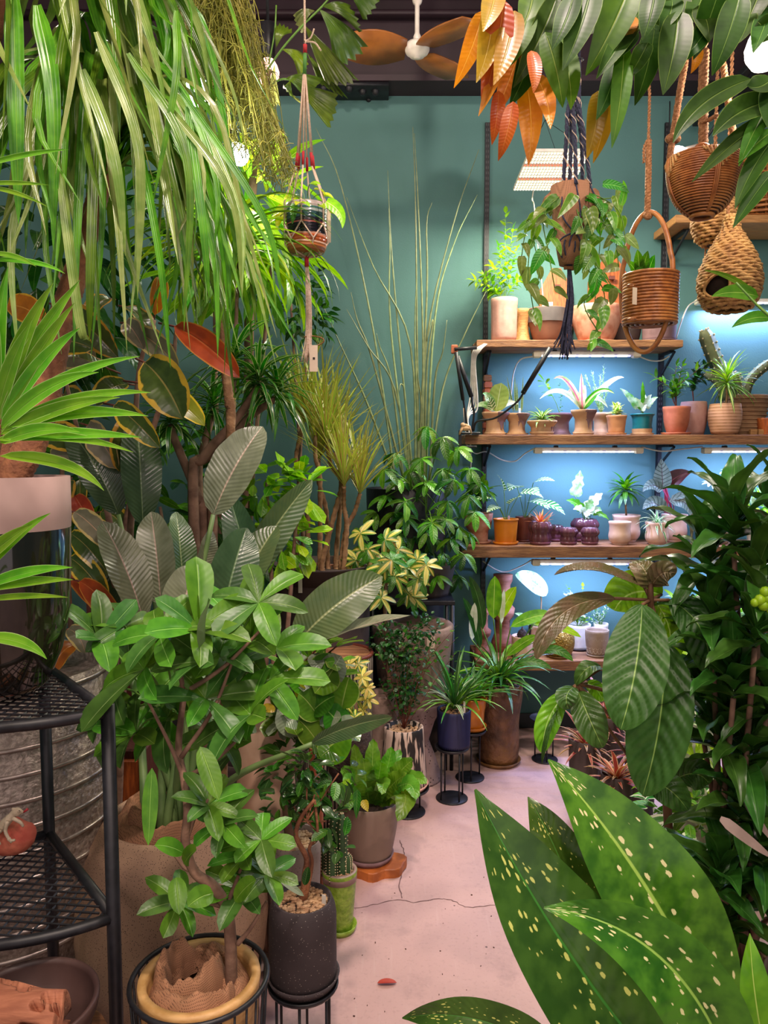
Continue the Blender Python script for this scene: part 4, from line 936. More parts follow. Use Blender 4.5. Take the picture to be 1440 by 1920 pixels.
for k in range(6):
    a = 6.283 * k / 6 + .4; d = V((math.cos(a), math.sin(a), 0))
    q1 = P(571, 140, Y) + d * .003; q2 = P(572, 290, Y) + d * .024; q3 = P(572, 315, Y) + d * .028; q4 = V((c.x, c.y, c.z + H)) + d * (rr + .004); q5 = V((c.x, c.y, c.z + H * .55)) + d * (rr + .004)
    part('cord', MB().add(tube([q1, q2], .0028, 6)).add(tube([q3, q4, q5], .0028, 6)).geo, cotton, o)
    part('red_binding', tube([q2, q3], .0045, 6), redthr, o)
    for s in (-1, 1):
        a2 = a + s * 6.283 / 12; dd = V((math.cos(a2), math.sin(a2), 0))
        part('net_cord', tube([q5, V((c.x, c.y, c.z + H * .2)) + dd * (rr * 1.0 + .003), V((c.x, c.y, c.z - .004)) + dd * rr * .7, V((c.x, c.y, c.z - .014))], .0025, 5), cotton, o)
part('red_binding', tube([c + V((0, 0, -.01)), P(575, 500, Y)], .007, 8), redthr, o)
mb = MB()
for k in range(16):
    d = V((u(-.008, .008), u(-.006, .006), 0)); mb.add(tube(spline([P(575, 498, Y) + d * .5, P(578, 560, Y) + d, P(578, 630, Y) + d * 1.2, P(577 + u(-8, 4), 675 + u(-8, 8), Y) + d * 1.3], 4), .0022, 4))
part('tassel', mb.geo, cotton, o); part('twine', tube(spline([P(570, 632, Y), P(585, 630, Y), P(604, 634, Y), P(606, 642, Y), P(590, 650, Y)], 4), .002, 5), jute, o)
tg = P(588, 672, Y - .02); part('tag', box(tg, (mp(15, Y), .0012, mp(48, Y)), .1), paper, o, False, label='hanging paper tag'); part('tag_mark', box(tg + V((.001, -.0012, .0)), (mp(4, Y), .0006, mp(4, Y)), .1), ink, o, False)
tg = P(616, 425, Y); part('tag', box(tg, (mp(9, Y), .0012, mp(56, Y)), .5), paper, o, False)
vm = heart(gY, .055) + heart(gL, .05)
for tip, dy in (((548, 350), 0), ((562, 340), .05), ((590, 355), 0), ((605, 365), .03), ((545, 370), -.05), ((535, 395), -.03), ((580, 345), -.05), ((620, 395), -.02), ((525, 405), 0), ((600, 385), -.06), ((565, 380), -.08), ((555, 365), .06), ((610, 380), .06)):
    q = P(*tip, Y + dy); b = V((c.x, c.y, c.z + H * .87)); part('stem', tube(spline([b, (b + q) / 2 + V((0, 0, .02)), q], 4), .0015, 4), stemg, o)
    d = (q - b); d.z *= .2
    for k in range(2): inst('leaf', rnd.choice(vm), o, lmat(q, d + V((u(-.05, .05), u(-.06, .02), -.01)), (0, -.7, .8), u(.75, 1.1), u(-.4, .4)))
pleaf(o, (612, 378, Y - .04), (642, 428, Y - .06), 34, gL, bow=(10, -4, 0), shape='heart'); pleaf(o, (530, 385, Y), (518, 430, Y), 28, gY, shape='heart'); pleaf(o, (552, 382, Y - .09), (548, 420, Y - .1), 22, gA, shape='heart')

# navy macrame with burlap
Y = 2.6
o = thing('macrame_planter', P(1068, 497, Y), 'navy macrame hanger with a burlap wrapped pot and trailing heart leaves', 'hanging plant')
c = P(1068, 497, Y); rr = mp(34, Y); H = mp(140, Y)
part('pot', lathe([(0, 0), (rr * .55, .0), (rr * .8, H * .3), (rr * 1.0, H * .7), (rr * 1.08, H), (rr * .96, H), (rr * .9, H * .85), (0, H * .85)], c, 24), burlap, o)
for k, (dx, top, dp) in enumerate(((-26, 352, 0), (22, 330, .04), (34, 352, -.02))):     # burlap corners folded over
    q = P(1072 + dx, top, Y + dp); b = c + V((mp(dx, Y) * .8, dp, H * .75)); part('burlap_fold', leafgeo(bez(b, (b + q) / 2 + V((mp(dx, Y) * .3, -.01, 0)), q + V((0, 0, .0)), 8), .1, 'ovate', face=(0, -1, .2), fold=-.4, wave=.12), burlap, o)
hk = P(1086, 112, Y); part('ring', ring(hk, .012, .003, 16), black, o); part('rope', tube([hk, V((hk.x, hk.y, 3.79))], .004, 6), navyc, o)
for k, (x1, x2) in enumerate(((1062, 1056), (1071, 1068), (1078, 1080), (1090, 1092), (1096, 1106))):
    dd = (-.03, .03, -.05, .02, -.03)[k]
    pts = [hk, P((hk.x / Y * FPX + 720) * .4 + x1 * .6, 200, Y), P(x1, 260, Y + dd), P(x2, 345, Y + dd * 1.3)]
    part('twisted_cord', rope(pts, .0065, navyc, 3, 14), navyc, o); 
    sp = spline(pts, 14); d_ = 0; pp = []
    for i, p in enumerate(sp):
        d_ += (p - sp[i-1]).length if i else 0; a = d_ * 14 * 6.283; pp.append(p + V((math.cos(a), math.sin(a), 0)) * .0072)
    part('pale_thread', tube(pp, .0016, 4), cotton, o)
    part('net_cord', tube(spline([P(x2, 345, Y + dd * 1.3), c + V((mp(x2 - 1072, Y) * 1.3, -rr * .9 if k % 2 == 0 else rr * .9, H * .55)), c + V((mp(1072 - x2, Y) * .8, -rr * .75, H * .25)), c + V((0, 0, -.012))], 5), .003, 5), navyc, o)
part('wrap', rope([c + V((-.012, 0, -.008)), c + V((.012, 0, -.01))], .012, jute, 2, 8), jute, o)
mb = MB()
for k in range(30):
    d = V((u(-.016, .014), u(-.012, .012), 0)); mb.add(tube(spline([c + V((0, 0, -.01)) + d * .3, P(1070, 560, Y) + d * .7, P(1063, 620, Y) + d * 1.1, P(1060 + u(-12, 8), 655 + u(-15, 20), Y) + d * 1.4], 4), .0021, 4))
part('tassel', mb.geo, navyc, o)
hm = heart(leafmat('variegated heart leaf', '#5a8424', '#3f681c', rib='#98b45a', veins=5, margin='#8fa04a', mth=.9, mnoise=.12), .066) + heart(gA, .06) + heart(leafmat('olive heart leaf', '#6a7a3a', '#55692c', rib='#9aa96a', veins=5, back='#8a9a62'), .06)
vt = V((c.x, c.y, c.z + H * .95))
for pts, n in (([(1040, 370), (1005, 400), (985, 440), (978, 480)], 8), ([(1035, 380), (1000, 430), (1010, 500), (1005, 560)], 9), ([(1110, 370), (1140, 390), (1150, 430), (1140, 470)], 9), ([(1105, 380), (1125, 430), (1120, 510), (1115, 570)], 9), ([(1115, 365), (1160, 395), (1172, 450), (1165, 470)], 7), ([(1100, 400), (1090, 440), (1100, 500), (1130, 540), (1135, 590)], 10), ([(1120, 520), (1095, 570), (1125, 630), (1110, 640)], 7), ([(1020, 390), (1040, 430), (1020, 470)], 6), ([(1100, 370), (1150, 370), (1160, 345)], 4), ([(1010, 420), (990, 500), (1000, 580)], 6), ([(1110, 400), (1150, 440), (1160, 500)], 7), ([(1090, 420), (1110, 480), (1150, 540)], 7), ([(1020, 400), (1030, 480), (1040, 540)], 5), ([(1120, 390), (1100, 450), (1090, 480)], 6)):
    dy = u(-.1, .06); pp = [vt] + [P(*p, Y + dy) for p in pts]; sp = spline(pp, 5); part('vine', tube(sp, .0018, 5), stemg, o)
    for k in range(n):
        p = sp[int((k + 1) / n * (len(sp) - 1))]; d = V((u(-1, 1), u(-.9, .3), u(-1.2, -.1)))
        inst('leaf', rnd.choice(hm), o, lmat(p, d, (0, -1, .5), u(.95, 1.5), u(-.4, .4)))
for b, t_, wd in (((1130, 345), (1180, 362), 26), ((1165, 385), (1168, 338), 20), ((1078, 365), (1045, 410), 34), ((1105, 390), (1110, 440), 36), ((1110, 640), (1107, 660), 22), ((1130, 575), (1128, 620), 34), ((1000, 580), (1012, 622), 24)): pleaf(o, (*b, Y - .1), (*t_, Y - .12), wd, rnd.choice([gB, gA, MATS['variegated heart leaf']]), shape='heart', bow=(4, -4, 0))

# cane ring basket on a jute rope
Y = 2.9
o = thing('ring_basket', P(1216, 612, Y), 'coiled cane cylinder basket held in a tall oval cane ring on a jute rope', 'hanging basket')
c = P(1218, 606, Y); rr = mp(48, Y); H = mp(86, Y)
n_ = 16
for k in range(n_): part('cane_coil', ring((c.x, c.y, c.z + H * k / (n_ - 1)), rr * (.97 + .03 * k / n_) + u(-.001, .001), H / (n_ - 1) * .56, 40, 7), wicker, o)
part('lining', lathe([(0, .002), (rr * .93, .002), (rr * .95, H * .96), (rr * .9, H * .96), (rr * .88, H * .8), (0, H * .8)], c, 28), mat('dark cane', '#5a3216', '#4a2812', 30, .6), o)
for k in range(5): part('base_coil', ring((c.x, c.y, c.z - .002), rr * (.9 - .18 * k), .004, 28, 5), wicker, o)
oc = P(1212, 530, Y); ax = V((.62, -.62, 0)).normalized(); hh = mp(126, Y); pts = []
for i in range(48):
    a = 6.283 * i / 48; wd = (mp(50, Y) * 1.0 if True else 0); pts.append(oc + ax * (wd * math.cos(a) * (1 if math.sin(a) < .3 else .95)) + V((0, 0, hh * math.sin(a))))
part('cane_ring', tube(pts, .0095, 8, close=True), wicker, o)
part('rope', rope([P(1214, 404, Y), P(1216, 320, Y), P(1216, 262, Y)], .011, jute, 3, 30), jute, o); part('rope', rope([P(1216, 262, Y), P(1218, 180, Y), P(1219, 110, Y), V((PX(1219, Y, 2.4), Y, 3.79))], .0055, jute, 2, 40), jute, o)
part('knot', ball(P(1215, 404, Y), .016, 10, 7, (1.1, 1, 1)), jute, o); part('rope_end', rope([P(1216, 262, Y), P(1208, 275, Y), P(1207, 305, Y)], .005, jute, 2, 40), jute, o)
for q in (P(1184, 535, Y - .08), P(1185, 598, Y - .08)): part('binding', ring(q, .014, .003, 12, 5), wicker, o)
for b, t_, wd in (((1200, 515), (1195, 468), 32), ((1205, 515), (1215, 470), 30), ((1215, 515), (1228, 478), 26), ((1195, 515), (1175, 490), 24), ((1210, 515), (1190, 510), 28)): pleaf(o, (*b, Y), (*t_, Y - .05), wd, gA, shape='heart', bow=(0, -4, 0))
part('tag', box(P(1190, 555, Y - .1), (.02, .001, .06), .4), paper, o, False)
cord([(1256, 190, 3.9), (1254, 300, 3.9), (1252, 420, 3.88), (1250, 515, 3.88), (1252, 560, 3.9)], 'thin black cord hanging on the wall beside the cane ring', black, .003)

# cane bowl on three thick jute ropes
Y = 2.3
o = thing('cane_bowl', P(1318, 408, Y), 'round bowl of fine cane hung by thick knotted jute ropes', 'hanging basket')
c = P(1316, 404, Y); z1 = P(1316, 298, Y).z; H = z1 - c.z; R0 = mp(63, Y)
def bowlr(s): return R0 * math.sqrt(max(.08, 1 - ((1 - min(1, s * 1.12)) * .955) ** 2.2)) * (1 if s < .85 else 1 - .2 * (s - .85))
n_ = 26
for k in range(n_): part('cane_hoop', ring((c.x, c.y, c.z + H * k / (n_ - 1)), bowlr(k / (n_ - 1)), H / n_ * .58, 36, 5), wicker, o)
part('foot_ring', ring((c.x, c.y, c.z - .002), R0 * .30, .007, 28, 7), wicker, o)
part('lining', lathe([(0, H * .02)] + [(bowlr(k / 10) * .96, H * k / 10) for k in range(11)] + [(bowlr(1) * .9, H), (bowlr(.5) * .9, H * .5), (0, H * .3)], c, 28), MATS['dark cane'], o)
for k in range(4):
    a = -1.57 + k * 1.571; mb = MB()
    for s in (-1, 0, 1): mb.add(tube([c + V((math.cos(a + s * .05) * (bowlr(i / 10) + .004), math.sin(a + s * .05) * (bowlr(i / 10) + .004), H * i / 10)) for i in range(11)], .0032, 5))
    part('cane_stave', mb.geo, wicker, o)
for k in range(60):
    a = 6.283 * k / 60; zz = .055 * max(0, 1 - abs(((k + 7) % 15) - 7) / 5.0)
    if zz < .004: continue
    part('rim_weave', tube([c + V((math.cos(a) * (R0 * .99), math.sin(a) * (R0 * .99), H * 1.01)), c + V((math.cos(a + .12) * (bowlr(.75) + .005), math.sin(a + .12) * (bowlr(.75) + .005), H - zz))], .0035, 5), seagr, o)
for pts in ([(1256, 325), (1257, 290), (1262, 255), (1272, 190), (1285, 115)], [(1318, 300), (1319, 240), (1318, 180), (1321, 95)], [(1385, 320), (1380, 280), (1368, 210), (1356, 120)]):
    dy = -.02 if pts[0][0] == 1318 else .04
    pp = [P(*p, Y + dy) for p in pts]; pp.append(V((pp[-1].x + .01, Y + dy, 3.79)))
    part('rope', rope(pp[:-1], .013 if pts[0][0] == 1318 else .0095, jute, 4, 22), jute, o); part('rope', rope(pp[-2:], .009, jute, 2, 20), jute, o)
    part('knot', ball(P(pts[2][0], pts[2][1] + 5, Y + dy), .02, 9, 6, (1.2, 1, .8)), jute, o)
part('handle_loop', tube([P(1318 + 20 * math.cos(a), 296 - 26 * math.sin(a), Y - .075) for a in [math.pi * i / 12 for i in range(13)]], .005, 6), wicker, o)
part('rope_end', rope([P(1318, 230, Y - .03), P(1335, 222, Y - .04), P(1345, 216, Y - .04)], .008, jute, 2, 30), jute, o)

# woven seagrass nests
def nest(label, prof_, c, nrow, hole=None, Y=2.6, rope_to=None, rope_dn=None):
    o = thing('woven_nest', c, label, 'hanging nest', 'woven nests')
    H = prof_[-1][1]; rows = []
    def rad(z):
        for (r0, z0), (r1, z1) in zip(prof_, prof_[1:]):
            if z0 <= z <= z1: t = (z - z0) / (z1 - z0); t = t * t * (3 - 2 * t) if False else t; return r0 + (r1 - r0) * t
        return prof_[-1][0]
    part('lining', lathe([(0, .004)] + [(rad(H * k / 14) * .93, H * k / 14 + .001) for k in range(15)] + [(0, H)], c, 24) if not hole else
         lathe([(0, .012)] + [(rad(H * k / 14) * .80, H * k / 14 + .004) for k in range(1, 15)] + [(0, H)], c, 24), mat('nest inside shade', '#2a1a10', '#201309', 50, .95), o)  # dark inner shell: the shade inside the nest, put in as colour
    N = 44
    for k in range(nrow):
        z = H * (k + .5) / nrow; r = rad(z); th = H / nrow * .62; arcs = [[]]
        for i in range(N + 1):
            a = 6.283 * i / N + 1.57; ph = math.sin(i * math.pi * .5 + k * 1.9)
            p = c + V((math.cos(a) * (r + .0025 * ph), math.sin(a) * (r + .0025 * ph), z + .0022 * math.cos(i * math.pi * .5 + k * 1.9)))
            if hole and math.sin(a) < .2 and ((p.x - hole[0].x) / hole[1]) ** 2 + ((p.z - hole[0].z) / hole[2]) ** 2 < 1:
                if arcs[-1]: arcs.append([])
                continue
            arcs[-1].append(p)
        mb = MB()
        for ar in arcs:
            if len(ar) > 1: mb.add(tube(ar, [th * (1 + .25 * (i % 2)) for i in range(len(ar))], 5))
        part('seagrass_row', mb.geo, seagr, o)
    if hole:
        pts = []
        for i in range(20):
            a = 6.283 * i / 20; x = hole[0].x + math.cos(a) * hole[1] * 1.05; z = hole[0].z + math.sin(a) * hole[2] * 1.05; r = rad(max(0, min(H, z - c.z)))
            pts.append(V((x, c.y - math.sqrt(max(1e-5, r * r - (x - c.x) ** 2)) - .001, z)))
        part('entrance_rim', tube(pts, .005, 6, close=True), seagr, o)
    if rope_to: part('rope', rope([c + V((0, 0, H - .01)), rope_to, V((rope_to.x, rope_to.y, 3.79))], .006, jute, 2, 30), jute, o)
    if rope_dn: part('rope', rope(rope_dn, .003, jute, 2, 40), jute, o)
    return o
Y = 2.75; c = P(1338, 461, Y); q = lambda n: mp(n, Y)
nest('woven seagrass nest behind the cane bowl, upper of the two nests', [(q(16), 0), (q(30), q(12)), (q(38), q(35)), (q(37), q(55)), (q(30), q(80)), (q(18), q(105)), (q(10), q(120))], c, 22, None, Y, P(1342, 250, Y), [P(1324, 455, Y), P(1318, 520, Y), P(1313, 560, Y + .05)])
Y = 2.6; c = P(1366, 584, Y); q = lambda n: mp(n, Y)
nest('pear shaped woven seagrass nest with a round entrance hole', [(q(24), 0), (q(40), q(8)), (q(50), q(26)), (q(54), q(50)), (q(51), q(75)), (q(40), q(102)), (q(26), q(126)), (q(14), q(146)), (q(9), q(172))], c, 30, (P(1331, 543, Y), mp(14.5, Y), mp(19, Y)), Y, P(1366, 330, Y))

# box basket on the upper right shelf
Y = 3.78
o = thing('rattan_box', V((PX(1440, Y, 2.4), Y, ZA2)), 'woven rattan box with a white tag on the upper right shelf', 'basket')
x0, x1, zt = PX(1382, Y, 2.4), PX(1520, Y, 2.4), P(0, 290, Y).z
part('box_wall', bbox(((x0 + x1) / 2, Y, (ZA2 + zt) / 2 + .004), (x1 - x0, .17, zt - ZA2 - .008), .006), mat('dark rattan', '#6a4020', '#4c2c14', 60, .6), o, False)
for k in range(16):
    z = ZA2 + .012 + (zt - ZA2 - .02) * k / 15; part('weave_row', tube([V((x0 - .004, Y + .08, z)), V((x0 - .004, Y - .088, z))] + [V((x0 + (x1 - x0) * i / 30, Y - .088 - .003 * (-1) ** (i + k), z)) for i in range(31)], .005, 5), wicker, o)
for k in range(9): x = x0 + (x1 - x0) * k / 8; part('stake', tube([V((x, Y - .088, ZA2 + .005)), V((x, Y - .088, zt))], .005, 5), wicker, o)
part('tag', box(P(1383, 335, Y - .1), (.05, .001, .09), 0), white, o, False, label='white tag')
for k in range(3): part('frame_cane', tube([V((x0 - .01, Y - .1, ZA2 + .02 + k * .02)), V((x1, Y - .1, ZA2 + .05 + k * .035))], .007, 6), wicker, o)

# tangled hanging cactus (thin green stems)
Y = 2.3
cc = P(385, -70, Y)
o = thing('hanging_cactus', cc, 'tangled hanging cactus of thin olive stems below the ceiling', 'hanging plant')
part('pot', lathe(potprof(.1, .07, .12), cc, 24), darkp, o); part('wire', tube([cc + V((0, 0, .05)), V((cc.x, cc.y, 3.79))], .002, 5), black, o)
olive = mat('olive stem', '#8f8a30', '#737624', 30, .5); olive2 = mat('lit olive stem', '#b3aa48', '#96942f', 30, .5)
for g in range(4):
    mb = MB()
    for k in range(75):
        p = cc + V((u(-.09, .09), u(-.09, .09), .1)); a = u(0, 6.28); d = V((math.cos(a), math.sin(a), u(0, .4)));
        tx = u(335, 552); lo_ = max(10, (tx - 445) * 3.0); ty = lo_ + u(0, 1) ** .8 * max(10, 350 - abs(tx - 515) * .75 - lo_) if tx > 420 else u(10, 210)
        if tx < 400: ty *= .75
        e = P(tx, ty, Y + u(-.2, .2)); mid = (p + e) / 2 + V((d.x * .02, d.y * .06, .015)); sp = bez(p, mid, e, 7)
        for i in range(1, len(sp)): sp[i] = sp[i] + V((u(-.008, .008), u(-.008, .008), u(-.006, .006)))
        mb.add(tube(sp, .0014, 4))
        for b in range(9):
            q = sp[rnd.randrange(3, 8)]; 
            for br in range(2):
                e2 = q + V((u(-.035, .028), u(-.03, .03), u(-.05, .01))); mb.add(tube([q, (q + e2) / 2 + V((u(-.006, .006), 0, .004)), e2], (.0013, .0009), 3))
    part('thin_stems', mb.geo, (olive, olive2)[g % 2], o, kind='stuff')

# fishtail palm
Y = 2.9
ftm = leafmat('fishtail leaflet', '#4f6420', '#3f5519', rib=None, long=9, rough=.3, back='#6a7440', trans=.3)
b0 = P(455, 1200, 3.35); b0.z = 0
o = thing('fishtail_palm', b0, 'fishtail palm with ragged wedge leaflets high beside the beam', 'potted plant')
part('pot', lathe(potprof(.16, .12, .3), b0, 24), darkp, o); part('trunk', tube(spline([b0 + V((0, 0, .24)), V((b0.x + .03, b0.y, 1.2)), P(470, 420, 3.2), P(490, 250, 3.0), P(505, 130, 2.95)], 6), (.03, .008), 8), trunkg, o)
part('rachis', tube(spline([P(495, 140, Y), P(530, 90, Y), P(570, 45, Y), P(604, 12, Y), P(640, -30, Y)], 5), .004, 6), stemg, o); part('rachis', tube(spline([P(490, 220, Y), P(510, 160, Y), P(545, 150, Y), P(580, 190, Y)], 5), .0035, 6), stemg, o)
part('rachis', tube(spline([P(504, 120, Y), P(515, 60, Y), P(518, 10, Y)], 4), .003, 6), stemg, o)
def fishtail(b, e1, e2, dy=0, bulge=.02):
    A = P(*b, Y); B_ = P(*e1, Y + dy); C_ = P(*e2, Y + dy * .6); n = 12; k = 9; v = []; f = []; uv = []
    nr = (B_ - A).cross(C_ - A).normalized(); nr = nr if nr.y < 0 else -nr
    for i in range(n + 1):
        s = i / n
        for j in range(k + 1):
            t = j / k; ed = B_.lerp(C_, t); jag = 1 - .10 * (j % 2) - .10 * math.sin(t * 3.0) * 0 - .16 * abs(t - .35)
            ss = s * (jag if s > .7 else 1 - (1 - jag) * (s / .7)); v.append(A.lerp(ed, max(ss, .01)) + nr * (bulge * math.sin(math.pi * s) - .006 * (j % 2) * s - .03 * s * s)); uv.append((t, s))
    for i in range(n):
        for j in range(k): q = i * (k + 1) + j; f.append((q, q + 1, q + k + 2, q + k + 1))
    part('leaflet', (v, f, uv), ftm, o)
for a in (((598, 16), (702, 86), (640, 140), .1), ((572, 48), (674, 148), (608, 162), -.1), ((575, 98), (658, 188), (600, 160), .05), ((560, 162), (632, 172), (618, 250), -.05), ((518, 90), (514, 30), (552, 42), 0), ((527, 92), (588, 104), (574, 142), .05), ((536, 146), (606, 138), (565, 172), -.05), ((515, 120), (500, 190), (525, 200), 0), ((604, 12), (660, 0), (690, 60), 0), ((545, 150), (560, 205), (520, 170), .08), ((590, 20), (545, 20), (560, 60), 0), ((640, -30), (720, -20), (690, 40), 0)): fishtail(*a)
# ------------------------------------------------------------------ floor, middle distance
def onfloor(label, px, base_py, wpx, top_py, m, Y=None, z=0., **kw):
    Y = Y or floorY(base_py); zt = P(px, top_py, Y).z
    o, t, r = pots(label, px, Y, z, wpx, (zt - z) * FPX / Y, m, **kw); return o, t, r, Y
def stand(label, px, Y, ztop, wpx, basepx, legs=3, basew=None):
    x = PX(px, Y, ztop + .06); o = thing('plant_stand', (x, Y, 0), label, 'plant stand', 'thin black plant stands'); r = mp(wpx, Y) / 2; rb = mp(basepx, Y) / 2
    part('top', lathe([(0, ztop - .012), (r * .95, ztop - .012), (r, ztop - .006), (r, ztop), (r * .96, ztop - .0005), (r * .94, ztop - .004), (0, ztop - .004)], (x, Y, 0), 28), black, o)
    if rb: part('base', lathe([(0, 0), (rb, 0), (rb, .004), (rb * .97, .006), (0, .006)], (x, Y, 0), 28), black, o)
    for k in range(legs):
        a = 6.283 * k / legs + .5; q = V((math.cos(a), math.sin(a), 0)) * min(r, rb or r) * .8; part('leg', tube([V((x, Y, .004 if rb else 0)) + q, V((x, Y, ztop - .01)) + q], .0035, 6), black, o)
    return x
# tall bronzed pot with long-stalked leaves
o, t, r, Y = onfloor('tall bronzed brown pot on a bronze saucer with long stalked green leaves', 935, 1428, 86, 1280, barkp, curve=lambda s: .82 + .18 * s + .04 * math.sin(s * 9), saucer=(.98, .02), saucm=gold2, fill=grav, gn=90, gsize=.007, soil=.97, n=32)
for b, tp, wd, bw, m in (((925, 1160), (928, 1080), 30, (0, 0), gB), ((938, 1160), (968, 1100), 26, (-4, 0), gL), ((958, 1175), (1036, 1152), 26, (0, -6), gB), ((905, 1180), (880, 1080), 22, (6, 0), gD), ((1000, 1215), (1042, 1205), 20, (0, -8), gA), ((950, 1230), (1008, 1192), 20, (0, -4), gB), ((960, 1250), (1035, 1255), 16, (0, -12), gA), ((1000, 1170), (1090, 1195), 16, (0, -8), gL), ((1010, 1225), (1075, 1240), 18, (0, -14), gA), ((940, 1170), (945, 1105), 10, (0, 0), gWh), ((900, 1215), (868, 1120), 18, (6, 0), gD), ((885, 1200), (890, 1130), 16, (0, 0), gWh)):
    q = P(*b, Y - .1); part('stem', tube(spline([t, (t + q) / 2 + V((0, -.01, .02)), q], 5), .003, 5), stemg, o); pleaf(o, (*b, Y - .1), (*tp, Y - .14), wd, m, bow=(*bw, 0), shape='elliptic')
ms = [lm('sword', .3, .024, 'strap', gA, 1.3, .3, n=9), lm('sword', .33, .024, 'strap', gD, 1.0, .3, n=9), lm('sword', .26, .022, 'strap', gB, 1.6, .3, n=9)]
rosette(o, t + V((0, 0, .01)), ms, 50, (.3, 1.35), (.7, 1.15))
# orange pot on its stand
Y = floorY(1458); zt = P(0, 1366, Y).z
stand('thin black stand with a disc foot under the orange pot', 882, Y, zt, 62, 56)
o, t, r = pots('orange ribbed glazed pot on a thin black stand with leafy shoots', 886, Y, zt, 54, 62, orange, saucer=(1.0, .018), lip=.004, taper=.78, flute=(24, .04, .01, .09), fill=grav, gn=50)
rosette(o, t + V((0, 0, .01)), [lm('sword2', .2, .02, 'strap', gA, .9, .3, n=7), lm('sword2', .21, .02, 'strap', gB, 1.2, .3, n=7)], 40, (.4, 1.4), (.7, 1.1))
# navy pot
Y = floorY(1497); zt = P(0, 1398, Y).z
stand('thin black stand with a disc foot under the navy ribbed pot', 848, Y, zt, 66, 62, 4)
o, t, r = pots('navy ribbed cylinder pot of tan gravel with arching grassy leaves', 851, Y, zt, 64, 72, navy, flute=(44, .05, 0, .16), taper=.94, fill=grav, gn=110, gsize=.006, soil=.95, n=88)
rosette(o, t + V((0, 0, .005)), [lm('grass', .33, .018, 'strap', gA, 1.0, .3, n=9), lm('grass', .36, .017, 'strap', gD, .5, .3, n=9), lm('grass', .28, .014, 'strap', gB, 1.4, .3, n=9), lm('grass', .22, .012, 'strap', gS, 1.5, .3, n=9)], 56, (.65, 1.5), (.6, 1.05)); label_stake(o, t + V((.04, -.03, 0)), .05, .008)
# zebra pot
Y = floorY(1522); zt = P(0, 1474, Y).z
def zebram():
    m = bpy.data.materials.new('zebra glaze'); t = NT(m); co = t.n('ShaderNodeTexCoord').outputs['Object']
    nz = t.n('ShaderNodeTexNoise', i_Vector=t.n('ShaderNodeMapping', i_Vector=co, i_Scale=(60, 60, 7)).outputs[0], i_Scale=1.0, i_Detail=2.5).outputs[0]
    b = t.n('ShaderNodeBsdfPrincipled', i_Base_Color=t.mix(t.step(nz, .47, .52), hx('#1c1716'), hx('#b9a294')), i_Roughness=.55); t.out(b.outputs[0]); return m
stand('thin black stand with a disc foot under the black and cream streaked pot', 764, Y, zt, 84, 70)
o, t, r = pots('black and cream streaked pot with a bushy tiny-leaved shrub', 757, Y, zt, 92, 118, zebram(), curve=lambda s: .96 - .16 * s, saucer=(1.02, .02), saucm=pinkc, fill=grav, gn=130, gsize=.006, wall=.012, soil=.94, n=32)
tiny = [lm('tinyleaf', .021, .017, 'round', gD, .3, .2, n=3), lm('tinyleaf', .02, .016, 'round', gA, .3, .2, n=3)]
stufft = []
for k in range(25):
    ex, ey = u(700, 838), 1150 + abs(u(-1, 1)) * 130
    if k > 21: ex, ey = u(850, 872), u(1150, 1230)
    e = P(ex, ey, Y + u(-.14, .14)); leafy_stem(o, [t, (t + e) / 2 + V((u(-.03, .03), u(-.03, .03), .05)), e], tiny, 10, 1.1, (.7, 1.3), .0013, stemr, .1)
for ex, ey, n in ((760, 1290, 200), (755, 1220, 240), (790, 1180, 150), (725, 1200, 150)): stufft.append((o, P(ex, ey, Y), n))
# big concrete pot on a pitted waisted pedestal
Y = 3.35; zp = P(0, 1308, Y).z; x = PX(772, Y, zp)
o = thing('stone_pedestal', (x, Y, 0), 'pitted pink concrete pedestal, waisted like an hourglass', 'pedestal'); q = lambda n: mp(n, Y)
part('pedestal', lathe([(0, 0), (q(58), 0), (q(58), .01), (q(44), zp * .3), (q(33), zp * .48), (q(44), zp * .72), (q(64), zp - .01), (q(64), zp), (0, zp)], (x, Y, 0), 36), pitted, o)
o, t, r = pots('big old concrete tub standing on the pitted pedestal behind the tiny-leaved shrub', 774, Y, zp + .001, 152, (P(0, 1172, Y).z - zp) * FPX / Y, concrete, curve=lambda s: .82 + .18 * s, wall=.03, soil=.8, n=36, cat='pot', name='concrete_tub')
part('price_card', box(P(808, 1205, Y - .165), (.035, .002, .05), .2), paper, o, False)
o, t, r, Y2 = onfloor('low pink concrete tub left of the pitted pedestal', 718, 1440, 60, 1300, concrete, Y=3.12, curve=lambda s: .8 + .2 * s, wall=.015, cat='pot', name='concrete_tub')
# striped drum and the rough brown pot in front
Y = 2.98
def stripem():
    m = bpy.data.materials.new('black and cream stripes'); t = NT(m); s = t.n('ShaderNodeSeparateXYZ', i_0=t.n('ShaderNodeTexCoord').outputs['Object'])
    an = t.math('ARCTAN2', s.outputs[1], s.outputs[0]); b = t.n('ShaderNodeBsdfPrincipled', i_Base_Color=t.mix(t.step(t.math('SINE', t.math('MULTIPLY', an, 60.0)), -.2, .2), hx('#1d1a1c'), hx('#a89a8c')), i_Roughness=.6); t.out(b.outputs[0]); return m
o, t, r, _ = onfloor('tall drum planter in black and cream stripes with a wooden rim', 633, 0, 134, 1222, stripem(), Y=Y, taper=.95, fill=None, n=40, cat='planter', name='striped_drum'); 
part('rim', ring(t + V((0, 0, (t.z) * .17)), r + .004, .008, 36, 8), brownp, o); part('lid', disc((t.x, t.y, t.z * 1.17), r), wood, o)
part('face_card', bbox((PX(648, Y, .3), Y - r - .008, P(0, 1270, Y).z), (.03, .004, .08), .001), paper, o, False)
